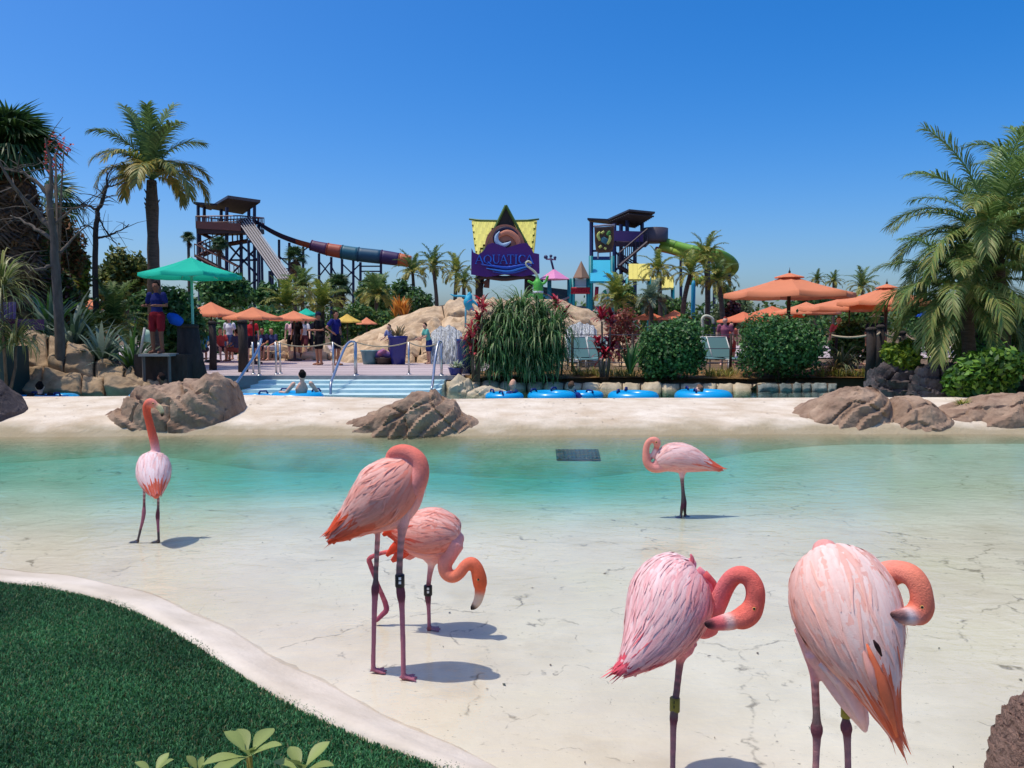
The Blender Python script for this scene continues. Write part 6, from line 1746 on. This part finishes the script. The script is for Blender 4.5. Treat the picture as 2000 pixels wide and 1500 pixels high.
# --- lifeguard stand
ls = thing('lifeguard_stand', 'dark wooden lifeguard stand with a step at the left of the deck', 'lifeguard stand', at_z(325, 18.9, .30))
bb = at_z(325, 18.9, .30)
MB().box((P(325, 720, 18.9).x, 19.1, .55), (1.25, 1.0, .95), C(44, 38, 38)).build('platform', M_darkwood, ls)
MB().box((P(306, 692, 18.4).x, 18.5, 1.02), (.72, .5, .06), C(150, 146, 140)).build('step', M_paint, ls)
for x in (280, 330): part_bar(ls, 'leg', P(x, 694, 18.4), Vector((P(x, 694, 18.4).x, 18.4, .1)), .04, C(96, 92, 90))
MB().tube([P(274, 690, 18.5), P(283, 640, 18.5)], .03, 6, C(170, 168, 164)).build('ladder_rail', M_paint, ls)
lp = thing('tree_stump', 'dark tapered stump like post at the foot of the teal parasol', 'stump', at_z(374, 19.2, .3))
MB().tube([at_z(374, 19.2, .1), P(371, 700, 19.2), P(367, 640, 19.2)], [.42, .30, .24], 12, C(50, 44, 42)).build('trunk', M_darkwood, lp)
MB().lathe(tuple(P(367, 640, 19.2)), [(.25, 0), (.25, .05), (.2, .09)], 12, C(62, 54, 50)).build('cap', M_darkwood, lp)
bag = thing('rescue_bag', 'bright blue bag hanging beside the lifeguard', 'bag', P(342, 622, 18.8))
blend_body([([P(333, 618, 18.8), P(342, 622, 18.8), P(352, 627, 18.8)], [.10, .12, .09], C(30, 88, 190)), ([P(336, 626, 18.8), P(350, 631, 18.8)], [.09, .08], C(24, 70, 170))], .02, 'pouch', M_cloth, bag, 2)
MB().tube([P(334, 616, 18.8), P(340, 606, 18.8), P(350, 620, 18.8)], .015, 5, C(20, 20, 30)).build('strap', M_paint, bag)
o = thing('rescue_tube', 'pale green rescue tube held upright beside the lifeguard', 'rescue float', P(290, 665, 18.6))
MB().tube([P(287, 668, 18.6), P(289, 655, 18.6), P(291, 645, 18.6)], [(.10, .05)] * 3, 10, C(170, 206, 190), ref=(0, 1, 0)).build('float', M_paint, o)
MB().tube([P(291, 645, 18.6), P(296, 636, 18.6)], .012, 5, C(30, 30, 30)).build('strap', M_paint, o)
# --- rope posts and steel rails on the deck
def dpost(label, px, ptop, pbot, d, r, group, zf=.4):
    b = at_z(px, d, zf); t = P(px, ptop, d)
    o = thing('rope_post', label, 'post', b, group)
    MB().tube([b, b.lerp(t, .5) + Vector((.02, 0, 0)), t], [r, r * .92, r * .95], 10).build('post', M_darkwood, o)
    MB().lathe((t.x, t.y, t.z - .01), [(r * 1.1, 0), (r * 1.1, .05), (r * .6, .09)], 10).build('cap', M_darkwood, o)
    return t
gp = 'dark wooden posts at the left of the deck'
dpost('dark wooden post under the left orange parasol on the deck', 414, 632, 715, 23.5, .11, gp)
dpost('thick dark wooden post right of the other one on the deck', 473, 630, 720, 22.4, .14, gp)
def sling(root, pts, r, m, name='rope', sag=.12):
    mb = MB()
    for a, b in zip(pts[:-1], pts[1:]):
        a, b = Vector(a), Vector(b)
        q = [a.lerp(b, i / 10) - Vector((0, 0, sag * 4 * (i / 10) * (1 - i / 10))) for i in range(11)]
        mb.tube(q, r, 6)
    return mb.build(name, m, root)
rl = thing('rope_railing', 'row of thin steel posts joined by a sagging rope along the deck', 'railing', at_z(600, 21.4, .4))
tops = []
for px, d in ((493, 21.3), (538, 21.2), (546, 21.6), (650, 21.2)):
    t = P(px, 668, d); MB().tube([at_z(px, d, .4), t], .028, 8).build('post', M_steel, rl)
    MB().lathe((at_z(px, d, .4).x, d, .4), [(.07, 0), (.07, .015), (.03, .03)], 10).build('foot_plate', M_steel, rl); tops.append(t)
sling(rl, [tops[1], tops[3]], .018, M_rope)
rl2 = thing('rope_railing', 'steel posts with a rope in front of the blue pots on the deck', 'railing', at_z(740, 21.3, .4), )
tops = []
for px, d in ((695, 21.0), (798, 21.2), (861, 21.1)):
    t = P(px, 668, d); MB().tube([at_z(px, d, .4), t], .028, 8).build('post', M_steel, rl2)
    MB().lathe((at_z(px, d, .4).x, d, .4), [(.07, 0), (.07, .015), (.03, .03)], 10).build('foot_plate', M_steel, rl2); tops.append(t)
sling(rl2, [P(652, 670, 21.2)] + tops, .018, M_rope)
def handrail(label, pts, r=.032):
    o = thing('handrail', label, 'handrail', pts[-1], 'steel handrails into the river')
    MB().tube(spl([tuple(p) for p in pts], 26), r, 10).build('rail', M_steel, o)
    MB().tube([Vector(pts[0]), Vector((pts[0][0], pts[0][1], .30))], r, 8).build('post', M_steel, o)
    MB().lathe((pts[0][0], pts[0][1], .38), [(.08, 0), (.08, .02), (.04, .04)], 10).build('foot_plate', M_steel, o)
handrail('slanted steel handrail in the middle of the river steps', [P(693, 668, 20.9), P(683, 668, 20.8), P(672, 682, 20.4), P(650, 738, 18.7), P(646, 752, 18.4), P(646, 776, 18.3)])
handrail('steep steel handrail at the right end of the river steps', [P(862, 668, 20.8), P(856, 670, 20.7), P(850, 700, 20.2), P(846, 740, 19.2), P(843, 760, 18.8)])
handrail('slanted steel handrail at the left end of the river steps', [P(505, 668, 20.9), P(510, 664, 20.8), P(500, 690, 20.2), P(472, 733, 19.0), P(455, 757, 18.4), P(450, 770, 18.3)], .036)
# --- fence of posts and wire in the planting bed, wooden rope posts on the right
fn = thing('wire_fence', 'thin dark post and wire fence behind the shrubs of the planting bed', 'fence', at_z(1400, 22.6, .4))
tp_ = []
for px in (1118, 1236, 1330, 1428, 1530, 1634):
    t = P(px, 652, 22.6); MB().tube([at_z(px, 22.6, .3), t], .04, 8).build('post', M_darkwood, fn); tp_.append(t)
for dz in (0.03, .42, .82):
    mb = MB()
    for a, b in zip(tp_[:-1], tp_[1:]): mb.bar(a - Vector((0, 0, dz)), b - Vector((0, 0, dz)), .012, 5)
    mb.build('wire', M_darksteel, fn)
gp = 'wooden rope posts on the right'
t0 = dpost('grey wooden post with a rope beside the yellow green bush', 1702, 645, 705, 19.0, .12, gp, .4)
t1 = dpost('dark wooden post just right of the grey one holding the rope', 1720, 640, 700, 19.8, .10, gp, .4)
t2 = dpost('short wooden rope post left of the dark red plant', 1762, 652, 690, 20.2, .09, gp, .4)
o = thing('rope', 'rope slung between the wooden posts on the right', 'rope', t0)
sling(o, [P(1625, 655, 20.5), t0 - Vector((0, 0, .1)), t1 - Vector((0, 0, .1)), t2 - Vector((0, 0, .08)), P(1815, 660, 20)], .028, M_rope, 'strand', .06)
# --- pots and tubs
def pot(name, label, px, ptop, pbot, wpx, d, col, plant=None, group=None, taper=.72, zf=.4):
    b = at_z(px, d, zf); h = P(px, ptop, d).z - zf; r_ = wpx / 2 * pxm(d)
    o = thing(name, label, 'pot', b, group)
    MB().lathe(tuple(b), [(r_ * taper, 0), (r_ * (taper + .12), h * .3), (r_ * .97, h * .85), (r_ * 1.06, h * .93), (r_ * 1.06, h), (r_ * .92, h), (r_ * .9, h * .9)], 22, col).build('vessel', mat('glazed', (1, 1, 1, 1), .25, .12, 6, attr=True, spec=.5) if 'glazed' not in MATS else MATS['glazed'], o)
    MB().lathe((b.x, b.y, b.z + h * .86), [(r_ * .9, 0), (r_ * .9, .02)], 18).build('soil', M_soil, o)
    if plant:
        mb = MB(); blades(mb, (b.x, b.y, b.z + h * .9), plant[0], plant[1], plant[2], (.5, 1.5), plant[4], plant[3], random.Random(int(px)), .05, 4, r_ * .6)
        tag(mb.build('leaves', M_leaf, o), kind='stuff')
    return o
COB = C(38, 44, 122)
pot('plant_pot', 'tall cobalt blue pot with a dry plant on the deck', 777, 656, 718, 37, 27.0, COB, (40, .62, .025, [C(150, 130, 90), C(120, 110, 80)], 1.0), 'blue glazed pots')
pot('plant_pot', 'tall dark blue pot behind the bright red spiky plant', 908, 662, 732, 32, 21.6, C(28, 50, 104), (20, .3, .02, RED, 1.0), 'blue glazed pots', .85)
pot('plant_pot', 'small round blue pot with a white flowering plant at the corner of the deck', 890, 718, 736, 30, 20.9, C(30, 52, 130), (40, .22, .03, [C(150, 170, 130), C(210, 220, 200)], 1.2), 'blue glazed pots', .7)
pot('tub', 'pale teal round tub of towels left of the tall cobalt pot', 722, 684, 718, 36, 27.2, C(96, 136, 142))
o = pot('tub', 'low dark basket between the teal tub and the cobalt pot', 750, 698, 718, 40, 27.1, C(56, 44, 42))
tw_ = thing('towel', 'heap of coloured towels on the low dark basket', 'towels', P(748, 694, 27.1))
blend_body([([P(736, 694, 27.1), P(748, 689, 27.1), P(762, 695, 27.1)], [.12, .15, .10], C(120, 96, 150)), ([P(742, 690, 27.0), P(750, 686, 27.0)], [.08, .08], C(190, 120, 140))], .025, 'cloth', M_cloth, tw_, 2)
# --- loungers behind the fence
def lounger(label, px, pbot, d, rz, col=C(92, 128, 128)):
    b = at_z(px, d, .36)
    o = thing('sun_lounger', label, 'lounger', b, 'teal loungers behind the fence')
    o.rotation_euler = (0, 0, rz - 3.14)
    Z = Vector((0, 0, 0))
    for sx in (-.32, .32):
        for y in (-.8, .55): MB().bar((sx, y, 0), (sx, y, .36), .022, 6, C(196, 196, 190)).build('leg', M_paint, o, Z)
    mb = MB()
    for sx in (-.32, .32): mb.bar((sx, -.95, .36), (sx, .35, .36), .022, 6, C(196, 196, 190)); mb.bar((sx, .35, .36), (sx, .85, 1.0), .022, 6, C(196, 196, 190))
    mb.bar((-.32, .85, 1.0), (.32, .85, 1.0), .022, 6, C(196, 196, 190)); mb.build('frame', M_paint, o, Z)
    MB().slab([(-.30, -.92, .385), (.30, -.92, .385), (.30, .33, .385), (-.30, .33, .385)], .02, col).build('seat_sling', M_cloth, o, Z)
    MB().slab([(-.30, .37, .40), (.30, .37, .40), (.30, .84, 1.0), (-.30, .84, 1.0)], .02, col).build('back_sling', M_cloth, o, Z)
for k, (px, d, rz) in enumerate(((1138, 23.6, 3.3), (1160, 24.4, 2.9), (1395, 24.2, 3.0), (1422, 23.9, 3.3))):
    lounger(('teal lounger left of the tall dark red plant', 'teal lounger behind the tall dark red plant', 'teal lounger just right of the round clipped bush', 'teal lounger touching the left side of the square clipped bush')[k], px, 700, d, rz)
# --- drain grate on the pool floor
gx = P(1128, 886, 11.65).x
gy = float(shore_y(np.array([gx]))[0]) - .50
gz = float(bank_z(np.array([[gx]]), np.array([[gy]]))[0, 0]) + .03
gd = thing('drain_grate', 'dark rectangular drain grate under the water near the far bank', 'grate', (gx, gy, gz))
gd.rotation_euler = (R(19), 0, 0)
MB().box((0, 0, 0), (.64, .30, .02), C(48, 84, 88)).build('frame', M_paint, gd, Vector((0, 0, 0)))
bar_me = MB().box((0, 0, .017), (.03, .26, .016), C(30, 58, 64)).mesh('bar', M_paint)
for k in range(10):
    link('bar', bar_me, gd).location = (-.27 + k * .06, 0, 0)

# ================================================================== PEOPLE
SK = [C(214, 164, 136), C(178, 124, 96), C(120, 80, 62), C(226, 180, 156), C(150, 100, 76)]
def person(label, loc, rz, shirt, shorts, skin, hair, pose='stand', h=1.72, group=None, hat=None, vox=.022, long_sleeve=False, shirtless=False):
    s = h / 1.72
    root = thing('person', label, 'person', loc, group)
    root.rotation_euler = (0, 0, rz); root.scale = (s, s, s)
    V3 = Vector; Z0 = V3((0, 0, 0))
    hip = V3((0, 0, .93)); lean = 0.0
    if pose == 'sit': hip = V3((0, 0, .48))
    if pose == 'tube': hip = V3((0, 0, .06)); lean = -.42
    if pose == 'lean': lean = .3
    up = V3((0, math.sin(lean), math.cos(lean)))
    chest = hip + up * .34; neck = hip + up * .53; head = hip + up * .545 + V3((0, .02, .115))
    sh = [hip + up * .47 + V3((x, 0, 0)) for x in (-.19, .19)]
    if pose == 'stand': el = [sh[0] + V3((-.07, -.02, -.28)), sh[1] + V3((.07, -.02, -.28))]; ha = [el[0] + V3((.0, .07, -.25)), el[1] + V3((0, .07, -.25))]
    elif pose == 'akimbo': el = [sh[0] + V3((-.2, -.08, -.22)), sh[1] + V3((.2, -.08, -.22))]; ha = [el[0] + V3((.16, .12, -.14)), el[1] + V3((-.16, .12, -.14))]
    elif pose == 'hold': el = [sh[0] + V3((-.08, .0, -.27)), sh[1] + V3((.08, .0, -.27))]; ha = [el[0] + V3((.10, .24, .0)), el[1] + V3((-.10, .24, .0))]
    elif pose == 'walk': el = [sh[0] + V3((-.06, .12, -.26)), sh[1] + V3((.06, -.12, -.26))]; ha = [el[0] + V3((0, .16, -.2)), el[1] + V3((0, -.02, -.25))]
    elif pose == 'tube': el = [sh[0] + V3((-.16, .06, -.20)), sh[1] + V3((.16, .06, -.20))]; ha = [el[0] + V3((-.04, .22, .0)), el[1] + V3((.04, .22, .0))]
    else: el = [sh[0] + V3((-.06, .08, -.26)), sh[1] + V3((.06, .08, -.26))]; ha = [el[0] + V3((.06, .22, -.08)), el[1] + V3((-.06, .22, -.08))]
    hj = [hip + V3((x, 0, -.02)) for x in (-.10, .10)]
    if pose == 'sit': kn = [j + V3((0, .42, .02)) for j in hj]; an = [k + V3((0, .04, -.42)) for k in kn]
    elif pose == 'tube': kn = [j + V3((x, .42, .10)) for j, x in zip(hj, (-.08, .08))]; an = [k + V3((0, .34, -.06)) for k in kn]
    elif pose == 'walk': kn = [hj[0] + V3((0, .16, -.40)), hj[1] + V3((0, -.06, -.42))]; an = [kn[0] + V3((0, .02, -.42)), kn[1] + V3((0, -.22, -.36))]
    else: kn = [j + V3((x, .03, -.42)) for j, x in zip(hj, (-.02, .02))]; an = [k + V3((0, -.03, -.42)) for k in kn]
    S = skin[:3]
    tb = [([hip, hip + up * .16, chest, neck - up * .05], [.135, .115, .145, .085], S, (0, 1, 0), .72), ([neck - up * .04, neck + V3((0, .01, .06))], [.052, .050], S),
          ([head + V3((0, 0, -.07)), head, head + V3((0, -.01, .06))], [.068, .088, .072], S), ([head + V3((0, .075, -.03)), head + V3((0, .095, -.015))], [.016, .014], S),
          ([head + V3((-.086, -.005, -.01)), head + V3((.086, -.005, -.01))], [.02, .02], S)]
    for i in (0, 1):
        tb.append(([sh[i], el[i], ha[i]], [.055, .042, .030], S))
        hd = (ha[i] - el[i]).normalized()
        tb.append(([ha[i], ha[i] + hd * .09], [.036, .030], S))
        for k_ in range(4): tb.append(([ha[i] + hd * .07 + V3(((k_ - 1.5) * .018, 0, 0)), ha[i] + hd * (.15 + .01 * (k_ in (1, 2))) + V3(((k_ - 1.5) * .02, 0, -.01))], [.011, .009], S))
        tb.append(([hj[i], kn[i], an[i]], [.088, .058, .040], S))
        tb.append(([an[i] - V3((0, .04, .02)), an[i] + V3((0, .16, -.045))], [.042, .032], S))
    blend_body(tb, vox * .8, 'body', M_skin, root, 2, 3, n=10, org=Z0)
    if not shirtless:
        tt = [([hip + up * .03, hip + up * .16, chest, neck - up * .06], [.152, .135, .165, .10], shirt[:3], (0, 1, 0), .76)]
        for i in (0, 1):
            tt.append(([sh[i], sh[i].lerp(el[i], .65)], [.072, .066], shirt[:3]))
            if long_sleeve: tt.append(([sh[i].lerp(el[i], .6), el[i], ha[i].lerp(el[i], .15)], [.062, .056, .045], shirt[:3]))
        blend_body(tt, vox * .8, 'shirt', M_cloth, root, 1, 3, n=10, org=Z0)
    tt = [([hip - up * .04, hip + up * .06], [.155, .148], shorts[:3], (0, 1, 0), .8)]
    for i in (0, 1): tt.append(([hj[i], hj[i].lerp(kn[i], .8)], [.108, .092], shorts[:3]))
    blend_body(tt, vox * .8, 'shorts', M_cloth, root, 1, 3, n=10, org=Z0)
    if hair is not None:
        hb = [([head + V3((0, -.02, .0)), head + V3((0, -.02, .05)), head + V3((0, 0, .078))], [.088, .088, .066], hair[:3])]
        if hat == 'long': hb.append(([head + V3((0, -.06, .02)), head + V3((0, -.09, -.10)), neck + V3((0, -.09, -.10))], [.07, .065, .04], hair[:3]))
        o = blend_body(hb, vox * .7, 'hair', M_cloth, root, 1, 3, n=10, org=Z0)
    if hat == 'cap' or hat == 'brim':
        hc = C(30, 32, 60) if hat == 'cap' else C(230, 226, 214)
        m_ = MB().lathe(tuple(head + V3((0, 0, .03))), [(.105 if hat == 'cap' else .20, 0), (.105 if hat == 'cap' else .2, .012), (.098, .02), (.09, .07), (.05, .10), (.005, .105)], 16, hc)
        if hat == 'cap': m_.add(*ball(head + V3((0, .11, .035)), .075, 10, 6, (1, 1, .14)), col=hc, smooth=True)
        m_.build('hat', M_cloth, root, Z0)
    for sx in (-.032, .032):
        MB().add(*ball(head + V3((sx, .082, .012)), .011, 6, 5), col=C(30, 24, 22), smooth=True).build('eye', M_paint, root, Z0)
    return root
NV = C(34, 38, 92); BK = C(26, 26, 30); RD = C(170, 36, 52)
person('lifeguard in a blue top and red shorts standing on the lifeguard stand', Vector((P(309, 690, 18.5).x, 18.5, 1.05)), 2.9, C(30, 38, 92), C(120, 30, 40), SK[2], C(24, 20, 20), 'hold', 1.68, hat=None)  # top and shorts colours darkened to stand for the parasol's shade
person('lifeguard in black with a dark cap standing at the back of the deck', at_z(623, 26.6, .4), 2.3, BK, BK, SK[1], C(24, 20, 18), 'hold', 1.78, hat='cap', group='two dark dressed lifeguards on the deck')
person('lifeguard in navy seen from the side beside the rock mound', at_z(655, 26.4, .4), -1.9, C(36, 40, 110), C(24, 26, 44), SK[1], C(30, 22, 20), 'akimbo', 1.82, group='two dark dressed lifeguards on the deck')
# people under the umbrellas on the left and at the back on the right
grp = 'visitors under the left parasols'
for k, (px, d, rz, sh_, so_, sk_, hr_, ps_, h_, lb) in enumerate((
    (396, 28.5, .4, C(60, 140, 190), C(60, 60, 80), 0, C(70, 50, 36), 'sit', 1.7, 'visitor in a sky blue top sitting left of the left rope post'),
    (430, 30, -2.6, C(200, 90, 90), C(70, 60, 70), 3, C(120, 90, 60), 'sit', 1.65, 'visitor in a coral top sitting right of the left rope post'),
    (448, 31, 2.8, C(226, 226, 232), C(60, 80, 120), 0, C(40, 30, 26), 'stand', 1.7, 'visitor in a white top standing between the two dark rope posts'),
    (462, 29, 1.2, C(70, 70, 96), C(150, 80, 70), 1, C(50, 36, 30), 'sit', 1.6, 'visitor in a grey top sitting just left of the thick rope post'),
    (490, 29, .2, C(190, 50, 60), C(44, 44, 60), 3, C(60, 40, 30), 'stand', 1.66, 'visitor in a red top standing right of the thick rope post'),
    (512, 30.4, 3.0, C(44, 48, 84), C(40, 44, 70), 1, C(34, 26, 24), 'sit', 1.7, 'visitor in navy sitting on the seat wall under the middle orange parasol'),
    (530, 30.5, 2.9, C(60, 72, 120), C(190, 190, 200), 0, C(46, 34, 28), 'sit', 1.68, 'visitor in blue sitting right of the one in navy on the seat wall'),
    (570, 31.5, 3.1, C(232, 190, 190), C(30, 30, 34), 3, C(60, 40, 30), 'stand', 1.68, 'visitor in a pale pink top standing behind the seat wall'),
    (580, 31, 2.6, BK, BK, 1, C(26, 22, 20), 'stand', 1.74, 'visitor dressed in black standing behind the seat wall'),
    (592, 31.6, 3.4, C(220, 214, 210), C(110, 60, 66), 3, C(80, 60, 44), 'walk', 1.66, 'visitor in a white top walking behind the seat wall'),
    (602, 32, -2.8, C(60, 56, 66), C(40, 40, 46), 0, C(30, 24, 22), 'stand', 1.72, 'visitor in a dark grey top left of the lifeguard in black'),
    (385, 31, -2.4, C(224, 224, 236), C(90, 90, 110), 3, C(90, 70, 50), 'stand', 1.72, 'visitor in a white top behind the teal parasol pole'))):
    person(lb, at_z(px, d, .4 if ps_ != 'sit' else .42), rz, sh_, so_, SK[sk_], hr_, ps_, h_, grp, vox=.03)
grp = 'visitors behind the shrubs on the right'
for k, (px, d, rz, sh_, so_, sk_, hr_, ps_, h_, lb) in enumerate((
    (1416, 27, 2.8, C(150, 90, 110), C(60, 44, 50), 3, C(150, 60, 50), 'stand', 1.66, 'red haired visitor in a mauve top left of the square clipped bush'),
    (1428, 27.4, 3.3, C(214, 120, 100), C(190, 80, 70), 0, C(60, 40, 30), 'stand', 1.5, 'shorter visitor in a coral top beside the red haired one'),
    (1638, 26, 2.9, C(226, 110, 120), C(180, 60, 70), 3, C(90, 60, 40), 'walk', 1.66, 'visitor in pink right of the square clipped bush'),
    (1664, 28, -2.8, C(180, 60, 60), C(60, 60, 70), 0, C(50, 36, 30), 'sit', 1.7, 'visitor in red sitting under the wide orange parasol'),
    (1710, 23, 3.0, C(36, 36, 50), C(30, 30, 40), 1, C(40, 30, 26), 'stand', 1.7, 'visitor with a white brimmed hat behind the wooden rope posts'),
    (766, 27.6, 2.4, C(120, 130, 180), C(60, 60, 110), 3, C(70, 50, 40), 'lean', 1.4, 'child in pale blue leaning beside the tall cobalt pot'),
    (838, 27.4, 2.0, C(110, 190, 170), C(40, 60, 120), 0, C(40, 30, 26), 'lean', 1.45, 'child in mint green leaning left of the waterfall'))):
    person(lb, at_z(px, d, .36 if px > 1000 else .4), rz, sh_, so_, SK[sk_], hr_, ps_, h_, grp if px > 1000 else 'children by the pots', vox=.03, hat='brim' if px == 1710 else None)
# tubes on the lazy river and their riders
def ring(label, px, py, wpx, d, rz=0.0, col=C(10, 158, 218), tilt=0.0):
    c = at_z(px, d, .03); Rr = wpx / 2 * pxm(d); r_ = Rr * .25
    o = thing('swim_ring', label, 'swim ring', c, 'blue swim rings on the river')
    o.rotation_euler = (tilt, 0, rz)
    V, F = [], []
    n, k = 36, 14
    for i in range(n):
        a = 6.283185 * i / n
        for j in range(k):
            b = 6.283185 * j / k
            rr = (Rr - r_) + r_ * math.cos(b) * (1 + .03 * math.cos(a * 9))
            V.append((rr * math.cos(a), rr * math.sin(a), r_ * math.sin(b) * .92 + .06))
    F = [(i * k + j, ((i + 1) % n) * k + j, ((i + 1) % n) * k + (j + 1) % k, i * k + (j + 1) % k) for i in range(n) for j in range(k)]
    MB().add(V, F, col, smooth=True).build('ring', mat('vinyl', (1, 1, 1, 1), .28, .04, 3, attr=True, spec=.5) if 'vinyl' not in MATS else MATS['vinyl'], o, Vector((0, 0, 0)))
    for a in (.6, 2.5):
        x, y = (Rr - r_) * math.cos(a), (Rr - r_) * math.sin(a)
        MB().tube([(x - .10, y, r_ * .9 + .05), (x - .06, y, r_ + .10), (x + .06, y, r_ + .10), (x + .10, y, r_ * .9 + .05)], .022, 6, C(20, 40, 110)).build('handle', M_paint, o, Vector((0, 0, 0)))
    return o
BS = C(40, 54, 104)
for k, (px, py, w_, d, lb) in enumerate(((578, 762, 104, 17.6, 'blue ring carrying the rider with dark hair in front of the steps'), (486, 768, 84, 17.3, 'blue ring half hidden by the left boulder'), (1078, 775, 96, 17.9, 'blue ring under the drooping strap leaved plant'),
                                         (1238, 776, 100, 17.8, 'empty looking blue ring in front of the round clipped bush'), (1376, 774, 112, 17.9, 'blue ring below the gap between the two clipped bushes'), (985, 778, 76, 17.9, 'blue ring carrying the bald rider'), (1145, 778, 70, 18.3, 'blue ring carrying the short haired rider under the red plants'),
                                         (104, 758, 84, 17.3, 'blue ring at the foot of the left rock wall'), (52, 755, 60, 17.8, 'blue ring partly hidden behind the left edge boulder'), (285, 757, 70, 18.0, 'blue ring behind the left boulder'))):
    ring(lb, px, py, w_, d, .4 * k)
grp = 'riders on the swim rings'
person('dark haired rider seen from behind in the ring before the steps', at_z(584, 17.6, -.06), .5, BS, C(40, 40, 60), SK[3], C(26, 22, 22), 'tube', 1.7, grp, shirtless=True)
person('bald rider in a navy top floating by the river wall', at_z(985, 17.9, -.30), 1.2, C(50, 66, 120), C(40, 44, 80), SK[0], None, 'tube', 1.72, grp)
person('short haired rider in a dark blue top under the red plants', at_z(1130, 18.2, -.34), -.9, C(36, 50, 120), C(40, 44, 80), SK[0], C(90, 70, 56), 'tube', 1.66, grp)
person('rider lying back in the ring between the clipped bushes', at_z(1350, 17.9, -.40), 1.3, C(50, 56, 110), C(40, 44, 80), SK[3], C(130, 100, 80), 'tube', 1.66, grp)
person('dark haired rider at the foot of the left rock wall', at_z(78, 17.3, -.28), .3, C(50, 40, 44), C(40, 44, 80), SK[3], C(24, 20, 20), 'tube', 1.66, grp)
person('rider with brown skin behind the left boulder', at_z(296, 18.0, -.14), 1.4, C(60, 50, 60), C(40, 44, 80), SK[2], C(40, 30, 28), 'tube', 1.66, grp)
